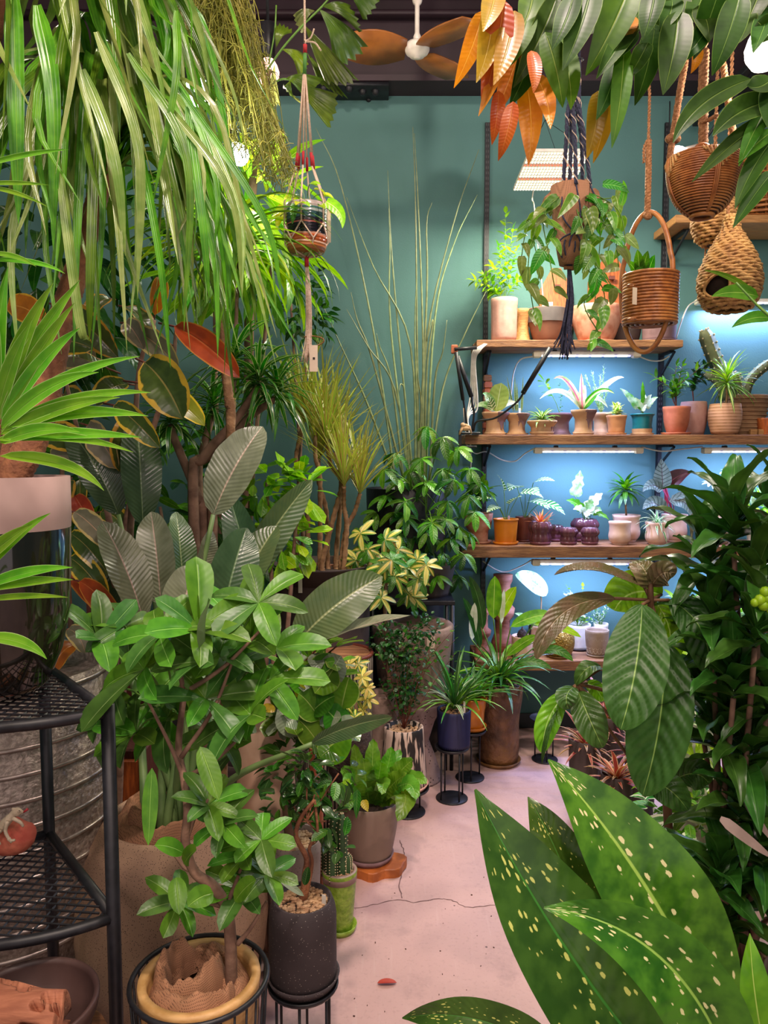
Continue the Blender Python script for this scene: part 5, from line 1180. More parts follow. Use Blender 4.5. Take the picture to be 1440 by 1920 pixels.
o, t, r, Y = onfloor('rough dark brown round pot with trailing yellow-edged umbrella leaves', 655, 0, 84, 1365, rustp, Y=2.72, z=P(655, 1462, 2.72).z, curve=lambda s: .7 + .3 * math.sin(math.pi * (.15 + .6 * s)), fill=grav, gn=70)
ylw = leafmat('yellow umbrella leaflet', '#d0b858', '#c7bd78', rib='#8a9a3a', margin='#5f8030', mth=.7, mnoise=.45, var=.5); ylg = leafmat('yellow green umbrella leaflet', '#5a7d24', '#44691d', stripe='#d0be5a', sth=.4, var=.3)
part('trunk', tube(spline([t, P(668, 1330, Y), P(655, 1290, Y), P(640, 1275, Y)], 5), (.008, .005), 7), trunkg, o)
for tip in ((672, 1245), (655, 1245), (680, 1270), (690, 1290), (662, 1310), (680, 1330), (665, 1345), (690, 1310), (650, 1325), (685, 1350), (672, 1290), (640, 1300)):
    q = P(*tip, Y + u(-.08, .05)); part('stem', tube(spline([P(660, 1310, Y), (q + P(660, 1310, Y)) / 2 + V((0, 0, .01)), q], 4), .0014, 4), stemg, o)
    whorl(o, q, V((u(-.5, .5), -.9, .7)), [lm('yl', .045, .018, 'elliptic', rnd.choice([ylw, ylg]), .6, .2)], 7, .0, (.6, 1.1))
stand('thin black stand under the rough dark brown pot', 655, 2.72, P(655, 1462, 2.72).z - .0005, 80, 60)
# tall yellow umbrella tree
Y = 3.1; b0 = P(735, 1300, 3.25); b0.z = 0
o = thing('umbrella_tree', b0, 'umbrella tree with cream and yellow leaflets before the tall black planters', 'potted plant')
part('pot', lathe(potprof(.1, .08, .2), b0, 24), darkp, o)
part('trunk', tube(spline([b0 + V((0, 0, .16)), P(728, 1250, 3.2), P(722, 1150, Y), P(725, 1080, Y)], 6), (.012, .007), 8), trunkg, o)
for i, tip in enumerate(((676, 1000), (722, 1012), (747, 1030), (700, 1045), (783, 1050), (660, 1075), (690, 1085), (740, 1080), (765, 1115), (715, 1120), (785, 1085), (668, 1050), (800, 1060), (735, 1050), (705, 1100), (760, 1065), (690, 1030), (775, 1120), (650, 1090), (720, 1060))):
    q = P(*tip, Y + u(-.18, .1)); b = P(725, 1090, Y); part('stem', tube(spline([b, (q + b) / 2 + V((0, 0, .02)), q], 4), .002, 4), stemg, o)
    mm = ylw if i % 3 != 1 else ylg; whorl(o, q, V((u(-.5, .5), -1.0, .8)), [lm('yl2', .085, .028, 'elliptic', mm, .6, .2), lm('yl3', .075, .027, 'elliptic', ylg, .7, .2), lm('yl3', .07, .025, 'elliptic', gA, .7, .2)], 8, -.05, (.7, 1.15))
# green umbrella tree on a black stand
Y = 3.5
bx = PX(800, Y, .3); o = thing('plant_rack', (bx, Y + .1, 0), 'black square steel rack behind the tiny-leaved shrub', 'plant stand'); zt = P(0, 1120, Y).z
for dx in (-.25, .11):
    for dy in (-.08, .22): part('post', tube([V((bx + dx, Y + dy, 0)), V((bx + dx, Y + dy, zt))], .009, 8), black, o)
part('post', tube([V((bx + .085, Y - .08, 0)), V((bx + .085, Y - .08, zt))], .006, 8), black, o)
part('shelf', bbox((bx - .07, Y + .07, zt - .01), (.38, .32, .02), .003), black, o, False)
o, t, r = pots('green umbrella tree with drooping glossy leaves left of the shelves', 800, Y + .08, zt, 110, 60, darkp)
ut = [lm('umb', .1, .034, 'elliptic', gA, .8, .25, n=6, nc=2), lm('umb', .09, .032, 'elliptic', gD, .9, .25, n=6, nc=2), lm('umb', .095, .034, 'elliptic', gB, .7, .25, n=6, nc=2)]
tips = ((800, 800), (830, 820), (740, 850), (860, 840), (790, 860), (830, 880), (750, 900), (880, 880), (720, 880), (790, 930), (840, 940), (880, 930), (860, 990), (810, 980), (760, 970), (740, 1000), (870, 1040), (830, 1040), (790, 1030), (860, 1080), (820, 1080), (890, 960), (770, 880), (845, 1010), (725, 930), (800, 1000), (850, 900), (775, 1000), (835, 975), (800, 905), (760, 940), (880, 1000), (900, 905), (740, 960), (705, 960), (815, 1010))
for i, tip in enumerate(tips):
    q = P(*tip, Y + u(-.25, .12)); b = t.lerp(P(800, 900, Y), u(.2, .9)); part('stem', tube(spline([b, (q + b) / 2 + V((0, 0, .03)), q], 4), .0025, 5), stemg, o)
    whorl(o, q, V((u(-.4, .4), -.5, 1)), ut, 8 if i % 2 else 7, u(-.5, -.1), (.7, 1.15), name='leaf')
# spear plant in a black planter
Y = 3.72
o, t, r, _ = onfloor('tall black planter with slender grey green spears fanned against the wall', 762, 0, 150, 915, black, Y=Y, taper=.85, fill=soilm)
sm = mat('grey green spear', '#6d7a58', '#5a6a4e', 30, .5)
sm = leafmat('spear skin', '#8a9668', '#6f7f58', var=.4, trans=.05, long=2)
for px0, pts in ((745, [(700, 620), (640, 350), (592, 240)]), (770, [(733, 620), (731, 460), (729, 390)]), (778, [(745, 600), (733, 450), (727, 320)]), (785, [(782, 640), (779, 380), (774, 238)]), (792, [(793, 640), (784, 380), (777, 250)]), (790, [(800, 640), (850, 420), (898, 280)]), (796, [(815, 600), (850, 460), (895, 365)]), (780, [(770, 650), (700, 500), (650, 370)]), (765, [(700, 680), (670, 600), (658, 548)]), (760, [(735, 720), (712, 650), (706, 625)]), (800, [(830, 730), (870, 630), (912, 545)]), (788, [(780, 700), (778, 600), (782, 500)]), (775, [(740, 730), (690, 650), (650, 580)]), (795, [(800, 700), (812, 600), (800, 640)]), (798, [(790, 760), (785, 720), (782, 690)]), (770, [(760, 750), (752, 720), (748, 735)]), (752, [(690, 760), (640, 650), (600, 560)]), (805, [(815, 720), (830, 660), (838, 600)]), (782, [(800, 560), (800, 420), (810, 380)])):
    e = 0 if pts[-1][0] < 900 else .1; pp = [P(px0, 930, Y)] + [P(p[0], p[1], Y + e - .02 * i) for i, p in enumerate(pts)]
    part('spear', tube(spline(pp, 5), (.007, .0012), 6), sm, o)
# dracaena with tricolour tufts in the big dark planter
Y = 3.25
o, t, r, _ = onfloor('large dark planter of ringed canes topped with tricolour spiky tufts', 600, 0, 196, 1056, darkp, Y=Y, taper=.86, lip=.004, n=36, soil=.96)
part('tag', box(P(563, 1094, Y - .225), (.016, .002, .076)), white, o, False, label='white plant tag')
tri = leafmat('tricolour blade', '#bcbc58', '#a6b24a', rib=None, margin='#b5805e', mth=.82, mnoise=.06, stripe='#86a83a', sth=.3, long=2, var=.5)
bl = [lm('blade', .4, .016, 'blade', tri, .35, .25, n=6), lm('blade', .38, .015, 'blade', tri, .15, .25, n=6), lm('blade', .33, .015, 'blade', tri, .7, .25, n=6)]
for hx_, hy, dy, trunk in ((613, 828, -.02, [(620, 870), (640, 905), (628, 960), (605, 1050)]), (590, 812, .1, [(592, 860), (600, 900), (600, 1050)]), (566, 800, .15, [(555, 870), (575, 920), (577, 1050)]), (645, 912, -.1, [(645, 950), (650, 985), (645, 1060)]), (675, 926, -.04, [(665, 960), (650, 990), (640, 1050)]), (598, 862, .2, [(597, 900), (612, 960), (614, 1050)]), (628, 850, .18, [(640, 900), (630, 1050)])):
    c = P(hx_, hy, Y + dy); pts = [c] + [P(*p, Y + dy * .5) for p in trunk] + [V((PX(trunk[-1][0], Y, 1.0), Y + dy * .4, t.z - .01))]
    sp = spline(pts, 9); part('cane', tube(sp, [(.0075 if i % 2 else .0098) * (1 + .5 * i / len(sp)) for i in range(len(sp))], 8), trunkt, o)
    rosette(o, c, bl, 46, (.85, 1.5), (.65, 1.1), r0=.0, rise=.03)
# bronze low bowl glimpsed behind the canes
o, t, r = pots('clay coloured rough bowl behind the ringed canes', 640, 3.55, .78, 120, 70, terral, curve=lambda s: .7 + .3 * s, cat='bowl', name='clay_bowl')
part('foot_column', lathe([(0, -.78), (.1, -.78), (.07, -.4), (.1, -.001), (0, -.001)], (t.x, t.y, .78), 20), concrete, o)
# small black stand at the right under the lowest shelf
stand('small black stand with a disc foot under the right end of the shelves', 1023, floorY(1424), P(0, 1345, floorY(1424)).z, 60, 50)
# ------------------------------------------------------------------ left side, from the back forwards
def stuffleaves(root, c, rad, me_list, n, sc=(.8, 1.2), shell=.3, name='small_leaves'):
    """more small leaves of the same kind, joined: past counting"""
    mb = MB(); c = V(c); k = 0; data = []
    for me in me_list:
        vs = [v.co.copy() for v in me.vertices]; fs = [tuple(p.vertices) for p in me.polygons]; uvv = [(0, 0)] * len(vs)
        for l in me.loops: uvv[l.vertex_index] = tuple(me.uv_layers[0].data[l.index].uv)
        data.append((vs, fs, uvv))
    while k < n:
        d = V((u(-1, 1), u(-1, 1), u(-1, 1)))
        if not .05 < d.length <= 1: continue
        d.normalize(); p = c + V((d.x * rad[0], d.y * rad[1], d.z * rad[2])) * (shell + (1 - shell) * u(0, 1) ** .6)
        M = lmat(p, d + V((u(-.7, .7), u(-.7, .7), u(-.6, .3))), (d + V((0, 0, 1))), u(*sc), u(-.5, .5)); vs, fs, uvv = rnd.choice(data)
        mb.add(([M @ x for x in vs], fs, uvv)); k += 1
    return part(name, mb.geo, me_list[0].materials[0], root, kind='stuff')
for o_, c_, n_ in stufft: stuffleaves(o_, c_, (.075, .07, .075), tiny[:1], n_, (.7, 1.2), .1)
def backplant(label, px, Y, crowns, meshes, trunk=trunkg, pr=.13, name='potted_plant', ph=.28):
    """a pot on the floor, branched trunk, leafy crowns [(px, py, dY, rx, ry px, n)]"""
    x = PX(px, Y, .4); o = thing(name, (x, Y, 0), label, 'potted plant'); part('pot', lathe(potprof(pr, pr * .75, ph), (x, Y, 0), 24), darkp, o); part('soil', disc((x, Y, ph * .8), pr * .9), soilm, o)
    for cx, cy, dY, rx, ry, n in crowns:
        c = P(cx, cy, Y + dY); part('trunk', tube(spline([V((x + u(-.02, .02), Y, ph * .8)), V(((x * .6 + c.x * .4) + u(-.04, .04), Y, c.z * .55)), c], 6), (.014, .006), 7), trunk, o)
        crown(o, c, (mp(rx, Y), mp(rx, Y) * .7, mp(ry, Y)), meshes, n)
    return o
backplant('dark small-leaved ficus tree against the teal wall behind the macrame pot', 560, 3.7, [(545, 560, 0, 80, 75, 150), (580, 600, -.1, 50, 40, 60)], [lm('ficusback', .06, .026, 'ovate', gD, .5, .2, n=4), lm('ficusback', .055, .026, 'ovate', gA, .5, .2, n=4)])
backplant('lime green leafy tree glowing under the white lamps at upper left', 430, 3.0, [(450, 370, 0, 95, 90, 110), (400, 480, .1, 95, 90, 90), (510, 480, 0, 50, 70, 50)], [lm('limeback', .22, .045, 'lance', gL, .9, .2, n=7), lm('limeback', .18, .04, 'lance', gB, .8, .2, n=7), lm('limeback', .2, .04, 'lance', gL, .6, .2, n=7)])
backplant('deep green bushy tree filling the far left corner', 150, 3.1, [(110, 480, 0, 210, 230, 210), (60, 900, 0, 150, 150, 70)], [lm('deep', .22, .065, 'lance', gD, .8, .2, n=6), lm('deep', .2, .06, 'lance', gD, .8, .2, n=6), lm('deep', .2, .06, 'lance', gA, .8, .2, n=6)])
backplant('bushy mid green tree behind the big paddle leaves', 350, 2.95, [(300, 950, 0, 150, 140, 150), (420, 1030, 0, 90, 110, 100)], [lm('mid', .15, .04, 'lance', gA, .8, .2, n=6), lm('mid', .13, .036, 'lance', gB, .8, .2, n=6), lm('mid', .14, .04, 'lance', gD, .8, .2, n=6)])
backplant('bright lime shrub with rounded shoots left of the ringed canes', 505, 2.85, [(500, 905, 0, 55, 45, 70), (560, 920, .05, 35, 35, 30), (530, 1010, .05, 50, 60, 60)], [lm('limeob', .1, .042, 'obovate', gL, .3, .25, n=5), lm('limeob', .085, .036, 'obovate', gB, .4, .25, n=5)])
# green dracaena with glossy ribbon tufts
Y = 2.6; x = PX(390, Y, .4)
o = thing('ribbon_dracaena', (x, Y, 0), 'branched dracaena with dense tufts of pale edged green ribbons', 'potted plant')
part('pot', lathe(potprof(.15, .11, .3), (x, Y, 0), 24), darkp, o)
rb = leafmat('pale edged ribbon leaf', '#33701f', '#2a5e1a', margin='#a9bd74', mth=.78, mnoise=.04, long=2, rough=.25)
rm = [lm('ribbon', .24, .02, 'strap', rb, 1.3, .3, n=9), lm('ribbon', .2, .02, 'strap', rb, .9, .3, n=9), lm('ribbon', .22, .018, 'strap', gA, 1.5, .3, n=9)]
for hx_, hy, dy, tr in ((485, 725, 0, [(440, 790), (380, 860), (362, 930)]), (440, 690, .1, [(430, 780), (436, 830), (385, 860), (362, 930)]), (520, 745, .1, [(450, 800), (400, 900)]), (320, 800, .1, [(330, 830), (370, 930), (382, 1000)]), (400, 770, .25, [(380, 850), (372, 930)])):
    c = P(hx_, hy, Y + dy); pts = [c] + [P(*p, Y + dy * .5) for p in tr] + [V((x + u(-.04, .04), Y, .25))]
    part('cane', tube(spline(pts, 7), (.012, .02), 8), trunkg, o); rosette(o, c, rm, 50, (-.35, 1.3), (.65, 1.1), rise=.04)
# second strap-leaved trunk seen behind
Y = 2.3; x = PX(425, Y, .4); o = thing('strap_dracaena', (x, Y, 0), 'slim ringed trunk with hanging straps behind the big strap-leaved one', 'potted plant')
part('pot', lathe(potprof(.12, .09, .25), (x, Y, 0), 24), darkp, o)
pts = spline([V((x - .02, Y, .2)), P(432, 830, Y), P(430, 760, Y), P(422, 680, Y), P(418, 560, Y), P(420, 500, Y)], 14)
part('trunk', tube(pts, [(.0135 if i % 2 else .0155) for i in range(len(pts))], 9), trunkt, o); part('leaf_sheath', tube([P(418, 565, Y), P(419, 520, Y), P(422, 480, Y)], (.016, .008), 8), stemg, o)
strapm = leafmat('strap leaf', '#5d8c1c', '#3f6a16', rib='#8aa83e', ribw=.03, long=4, rough=.3, trans=.22, var=.7); straps = leafmat('silvered strap leaf', '#8a9a52', '#6a8438', rib=None, long=5, rough=.25, trans=.25, var=.45)
rosette(o, P(421, 490, Y), [lm('strap2', .42, .018, 'strap', strapm, 2.4, .25, n=12, up=.2), lm('strap2', .36, .016, 'strap', gL, 2.1, .25, n=12, up=.2)], 70, (.0, 1.4), (.7, 1.15))
# variegated rubber tree
Y = 2.25; x = PX(215, Y, .4)
o = thing('rubber_tree', (x, Y, 0), 'variegated rubber tree with big olive leaves edged in orange and yellow', 'potted plant')
part('pot', lathe(potprof(.15, .11, .3), (x, Y, 0), 24), greyc, o)
ru = leafmat('olive rubber leaf', '#4a5a24', '#3d4c20', rib='#8a7a44', ribw=.05, margin='#c79a34', mth=.8, mnoise=.28, veins=14, slope=.25, vbump=.12, back='#8f8268', rough=.28, trans=.08)
ro = leafmat('orange rubber leaf', '#b5591f', '#9c4a1c', rib='#c77a40', margin='#c98a34', mth=.9, mnoise=.1, back='#a5542a', rough=.35, trans=.15)
rg = leafmat('grey rubber leaf', '#7c7460', '#6a6450', rib='#b08a72', margin='#b9a068', mth=.82, mnoise=.25, rough=.3, trans=.08)
for k, pts in enumerate(([(235, 1150), (250, 900), (260, 700), (290, 600)], [(215, 1150), (200, 950), (150, 820), (120, 700)], [(230, 1050), (270, 860), (320, 700), (330, 620)], [(220, 1100), (180, 1050), (140, 1000)])): part('branch', tube(spline([V((x, Y, .25))] + [P(*p, Y + .05 * k - .05) for p in pts], 7), (.014, .005), 7), trunkg, o)
RL = [((60, 640), (175, 655), 62, ru, .3, -.2), ((95, 1000), (60, 1080), 60, ru, .3, 0), ((215, 760), (300, 840), 52, ru, .5, -.25), ((250, 620), (335, 690), 50, rg, .5, -.1), ((150, 1090), (225, 1180), 48, ro, .5, -.2), ((140, 960), (215, 1035), 46, rg, .2, -.2), ((118, 575), (222, 672), 62, ru, .5, -.1), ((180, 672), (88, 676), 60, rg, -.4, 0), ((200, 690), (95, 672), 52, ru, .9, -.05), ((150, 665), (170, 625), 44, rg, 0, .1), ((328, 612), (449, 708), 56, ro, .3, -.2), ((272, 680), (342, 786), 92, ru, .35, -.25), ((262, 718), (384, 798), 50, leafmat('yellow olive rubber leaf', '#8a8a2a', '#7a7c24', margin='#d0aa30', mth=.8, mnoise=.2), .0, -.2),
      ((235, 605), (270, 655), 42, rg, .3, -.1), ((235, 575), (285, 640), 44, ru, -.6, .05), ((15, 572), (85, 610), 56, ro, .4, 0), ((165, 798), (222, 880), 60, rg, .7, -.1), ((250, 788), (225, 885), 64, ru, -.3, -.1), ((172, 830), (238, 900), 40, ro, .4, -.05), ((70, 815), (165, 845), 60, ru, .2, 0), ((80, 740), (120, 790), 40, rg, .3, .1), ((120, 740), (155, 770), 46, ru, .3, .1), ((95, 855), (140, 880), 44, rg, .6, 0),
      ((132, 1000), (205, 1080), 46, ru, .5, -.1), ((130, 1045), (200, 1128), 50, ru, .2, -.12), ((130, 1060), (198, 1150), 46, ro, .2, -.05), ((165, 1000), (230, 1030), 44, ro, .4, 0), ((140, 930), (175, 1005), 40, ro, .2, .05), ((128, 1180), (160, 1225), 38, rg, .1, -.2), ((140, 1210), (100, 1260), 44, ro, .3, -.1), ((150, 900), (145, 990), 40, ru, .5, .1), ((190, 960), (235, 1000), 46, ru, .2, .15), ((60, 660), (20, 720), 50, ru, .3, .1), ((60, 600), (90, 680), 56, ro, -.3, .1), ((205, 560), (160, 600), 40, ru, .4, .2), ((310, 640), (250, 640), 40, ru, .3, .2), ((290, 590), (300, 520), 36, ro, .3, .2), ((240, 720), (180, 760), 50, ru, .3, .1), ((130, 900), (110, 980), 50, ru, .3, .1)]
for b, t_, wd, m, ro_, dy in RL:
    pleaf(o, (*b, Y + dy), (*t_, Y + dy - .05), wd, m, bow=(u(-5, 5), -10, -.02), shape='elliptic', roll=ro_, nc=3, n=12, fold=.35, wave=.03)
    part('petiole', tube([P(*b, Y + dy), P(b[0] + (b[0] - t_[0]) * .25, b[1] + 8 + (b[1] - t_[1]) * .15, Y + dy + .04)], .003, 5), stemr, o)
# wooden post and chest behind the stone jar
o = thing('wooden_post', P(205, 1180, 2.75), 'rough red brown timber post behind the dark glossy jar', 'post'); part('timber', bbox((PX(205, 2.75, .4), 2.75, .5), (.1, .1, 1.0), .006), woodr, o, False); part('timber', bbox((PX(250, 2.85, .4), 2.85, .48), (.09, .1, .96), .006), woodr, o, False)
x = PX(215, 2.5, .4); o = thing('wooden_chest', (x, 2.5, 0), 'orange brown wooden chest of drawers low behind the stone jar', 'chest')
part('body', bbox((x, 2.5, .26), (.3, .3, .52), .006), woodr, o, False)
for k in range(3): d = part('drawer', bbox((x, 2.345, .1 + k * .16), (.26, .02, .14), .004), orangew, o, False); part('knob', ball((x, 2.328, .1 + k * .16), .01, 8, 5), black, d)
# big speckled stone jar with paddle leaves
Y = 1.98; x = PX(322, Y, .4)
o = thing('paddle_leaf_plant', (x, Y, 0), 'big speckled stone jar lined with burlap, holding tall grey green paddle leaves', 'potted plant')
jar = [(0, 0), (.19, 0), (.215, .03), (.245, .12), (.255, .22), (.25, .31), (.232, .38), (.205, .44), (.178, .478), (.168, .49), (.16, .488), (.158, .47), (.18, .42), (.2, .36), (0, .36)]
part('jar', lathe(jar, (x, Y, 0), 48), stone, o)
def burl(root, c, r, n, hgt, name='burlap_fold'):
    """a rumpled roll of cloth lying round the inside of a rim"""
    N = 72; M_ = 14; v = []; f = []; ph = u(0, 6); ph2 = u(0, 6)
    for i in range(N):
        a = 6.283 * i / N; lump = .74 + .2 * math.sin(2 * a + ph) + .06 * math.sin(5 * a + ph2)
        for j in range(M_):
            s = j / (M_ - 1); q = r * (.5 + .5 * s); z = hgt * lump * math.sin(math.pi * min(1, .05 + s * .95)) ** .75 + .05 * hgt * math.sin(13 * a + 8 * s + ph) + .10 * hgt * math.sin(7 * a - 9 * s + ph2) * (1 - s)
            q += .035 * r * math.sin(6 * a + 5 * s + ph2) * (1 - s * .9)
            v.append(V(c) + V((q * math.cos(a), q * math.sin(a), z)))
    for i in range(N):
        for j in range(M_ - 1): i2 = (i + 1) % N; f.append((i*M_+j, i2*M_+j, i2*M_+j+1, i*M_+j+1))
    return part(name, (v, f), burlap, root)
burl(o, (x, Y, .455), .157, 1, .07); burl(o, (x, Y, .44), .12, 1, .09); part('soil', disc((x, Y, .43), .15), soilm, o)
pad = leafmat('grey green paddle leaf', '#54683f', '#48603a', rib='#8d9a6a', ribw=.06, veins=24, slope=.5, vbump=.45, rough=.3, trans=.12, var=.3); padg = leafmat('silvered paddle leaf', '#777c64', '#666b52', rib='#b0988a', ribw=.05, veins=22, slope=.5, vbump=.5, rough=.28, trans=.12, var=.25); padd = leafmat('dark paddle leaf', '#3c5436', '#344c30', rib='#6a805a', ribw=.05, veins=24, slope=.5, vbump=.3, rough=.25, trans=.1)
PL = [((222, 965), (130, 805), 78, padd, 0, .15), ((268, 985), (256, 778), 78, padd, .2, .1), ((400, 965), (492, 800), 92, padg, -.2, .0), ((268, 1160), (192, 978), 82, padg, .3, -.05), ((302, 1135), (283, 960), 76, padg, -.3, 0), ((330, 1200), (368, 1060), 88, padg, .1, -.2), ((372, 1110), (398, 995), 50, padg, .8, .0), ((410, 1195), (462, 990), 96, padd, .3, -.05), ((430, 1160), (520, 985), 84, pad, -.4, .1), ((345, 1120), (330, 960), 60, pad, .5, .2), ((556, 1208), (716, 1080), 96, pad, .1, -.1), ((562, 1222), (770, 1154), 52, padg, -.9, -.12), ((480, 1140), (430, 930), 70, padd, -.3, .25), ((585, 1395), (735, 1345), 44, pad, .9, -.15), ((215, 1170), (140, 1000), 60, padd, .4, .25), ((445, 1115), (585, 900), 70, pad, .6, .2)]
for b, t_, wd, m, ro_, dy in PL:
    pleaf(o, (*b, Y + dy), (*t_, Y + dy + .06), wd, m, bow=((t_[0] - b[0]) * -.06, -6, -.03), shape='elliptic', roll=ro_, nc=4, n=18, fold=.3, wave=.02, wf=4)
    q = P(*b, Y + dy); part('petiole', tube(spline([V((x + u(-.06, .06), Y + u(-.05, .05), .44)), (V((x, Y, .5)) * .5 + q * .5) + V((u(-.02, .02), 0, 0)), q], 6), (.013, .006), 7), mat('pale green petiole', '#5c7a44', '#6f8a50', 12, .5), o)
# hammered zinc drum
Y = 1.98; R0 = .262; x = -1.0; H = .9
o = thing('zinc_drum', (x, Y, 0), 'hammered zinc drum with raised bright ribs, behind the black stand', 'drum')
part('drum_wall', lathe([(0, 0), (R0, 0), (R0, H), (R0 - .012, H), (R0 - .012, H - .05), (0, H - .05)], (x, Y, 0), 64), zinc, o)
for k in range(14): part('rib', ring((x, Y, .05 + k * .064), R0 + .001, .006, 64, 6), zincr, o)
# black corner stand with mesh shelves
A = V((-.75, 1.66, 0)); Rr = V((-.497, 1.35, 0)); d1 = Rr - A; L_ = A + V((d1.y, -d1.x, 0)); rad = d1.length
o = thing('corner_stand', A, 'black steel corner stand with quarter round mesh shelves in the left foreground', 'plant stand')
a0 = math.atan2(d1.y, d1.x)
for p, zt in ((A, 1.02), (Rr, 1.0), (L_, 1.0)): part('post', tube([p, p + V((0, 0, zt))], .0125, 10), black, o)
for z in (.985, .60, .12):
    Z = V((0, 0, z)); arc = [A + Z + V((math.cos(a0 - i * math.pi / 40), math.sin(a0 - i * math.pi / 40), 0)) * rad for i in range(21)]
    part('shelf_rim', MB().add(tube(arc, .0105, 8)).add(tube([A + Z, arc[0]], .0105, 8)).add(tube([A + Z, arc[-1]], .0105, 8)).geo, black, o)
    mb = MB(); e1 = d1.normalized(); e2 = V((e1.y, -e1.x, 0)); st = .028
    for fam in (0, 1):
        for k in range(-24, 25):
            seg = []
            for i in range(60):
                s = -.5 + 1.0 * i / 59 * 1.2; 
                p = (s, s + k * st * 1.0) if fam == 0 else (s, -s + k * st * 1.0)
                if p[0] >= 0 and p[1] >= 0 and p[0] ** 2 + p[1] ** 2 <= rad * rad: seg.append(A + Z + e1 * p[0] + e2 * p[1] + V((0, 0, .0015 * fam)))
            if len(seg) > 1: mb.add(tube([seg[0], seg[-1]], .0022, 4))
    part('mesh_wire', mb.geo, black, o, False, kind='stuff')
# jar on the stand with the strap-leaved tree
Y = 1.43; x = PX(8, Y, 1.15); z0 = .998
o = thing('strap_leaf_tree', (x, Y, z0), 'big strap-leaved tree with a leaning ringed trunk in a half dipped dark glossy jar', 'potted plant')
R1 = mp(124, Y); zt = P(0, 893, Y).z - z0; zs = P(0, 990, Y).z - z0
part('jar', lathe([(0, 0), (R1 * .45, 0), (R1 * .62, .02), (R1 * .82, .08), (R1 * .95, .16), (R1 * .99, zs)], (x, Y, z0), 48), glassd, o, label='dark glossy lower half')
part('jar_band', lathe([(R1 * .99, zs), (R1, zs + .02), (R1, zt), (R1 * .93, zt), (R1 * .92, zt - .05), (0, zt - .05)], (x, Y, z0), 48), mat('matt pink clay', '#a68a84', '#9b7f79', 8, .75), o, label='matt pink upper band'); part('soil', disc((x, Y, z0 + zt - .05), R1 * .9), soilm, o)
pts = spline([P(20, 905, Y), P(70, 800, Y + .02), P(110, 620, Y + .06), P(140, 520, Y + .1), P(180, 380, Y + .15), P(195, 300, Y + .15)], 22)
part('trunk', tube(pts, [(.029 - .011 * i / len(pts)) * (1 if i % 2 else 1.05) for i in range(len(pts))], 12), trunkr, o)
pts2 = spline([P(10, 880, Y + .03), P(-60, 600, Y + .03), P(-70, 300, Y), P(20, -60, Y)], 22); part('trunk', tube(pts2, [(.024 - .009 * i / len(pts2)) * (1 if i % 2 else 1.05) for i in range(len(pts2))], 12), trunkr, o)
def straps_from(c, n, reach, drop, az, wd, lift, mats_):
    for i in range(n):
        a = u(*az); rr = u(.55, 1.05) * reach; d = V((math.cos(a), math.sin(a), 0)); dr = u(.4, 1.05) * drop; li = u(.3, 1.1) * lift
        p0 = V(c) + V((u(-.02, .02), u(-.02, .02), u(-.04, .05))); p1 = p0 + d * rr * .35 + V((0, 0, li)); p2 = p0 + d * rr * .8 + V((0, 0, li * .55)); p3 = p0 + d * rr * 1.12 + V((u(-.03, .03), 0, -dr * .42)); p4 = p0 + d * rr * 1.3 + V((u(-.06, .06), u(-.02, .02), -dr))
        sp = spline([p0, p1, p2, p3, p4], 4)
        if min(q.y for q in sp) < .55: continue
        part('leaf', leafgeo(sp, u(*wd), 'strap', face=(0.1, -.5, .85), fold=.3, nc=1, roll=u(-.5, .5), twist=u(-.8, .8)), rnd.choice(mats_), o)
c1 = P(195, 300, Y + .15)
straps_from(c1, 84, .27, .42, (-2.4, 1.1), (.014, .024), .16, [strapm, strapm, straps])
straps_from(c1, 14, .2, .42, (1.1, 3.9), (.014, .022), .14, [strapm, straps])
straps_from(P(30, -60, Y), 44, .24, .5, (-2.7, .6), (.02, .032), .1, [strapm, straps, straps])
straps_from(P(215, 60, Y + .3), 46, .24, .38, (-1.9, 1.3), (.014, .024), .14, [strapm, straps, gB])
for b, m_, t_, wd in (((25, -20), (30, 200), (35, 420), 30), ((70, 10), (100, 180), (100, 470), 28), ((140, -20), (115, 120), (125, 175), 22), ((155, 130), (215, 300), (235, 480), 20), ((180, 60), (260, 280), (258, 560), 18), ((330, 20), (330, 150), (285, 390), 14), ((240, 100), (350, 300), (345, 620), 16), ((350, 200), (380, 420), (392, 560), 15), ((300, 180), (430, 360), (455, 560), 13), ((330, 160), (490, 400), (530, 560), 12), ((180, 200), (170, 500), (168, 640), 17), ((110, 300), (150, 600), (168, 640), 18), ((260, 260), (300, 480), (320, 690), 15)):
    part('leaf', leafgeo(spline([P(*b, Y - .15), P(*m_, Y - .17), P(*t_, Y - .14)], 8), mp(wd, Y), 'strap', face=(0, -1, .1), fold=.25, nc=2, roll=u(-.3, .3)), rnd.choice([straps, strapm]), o)
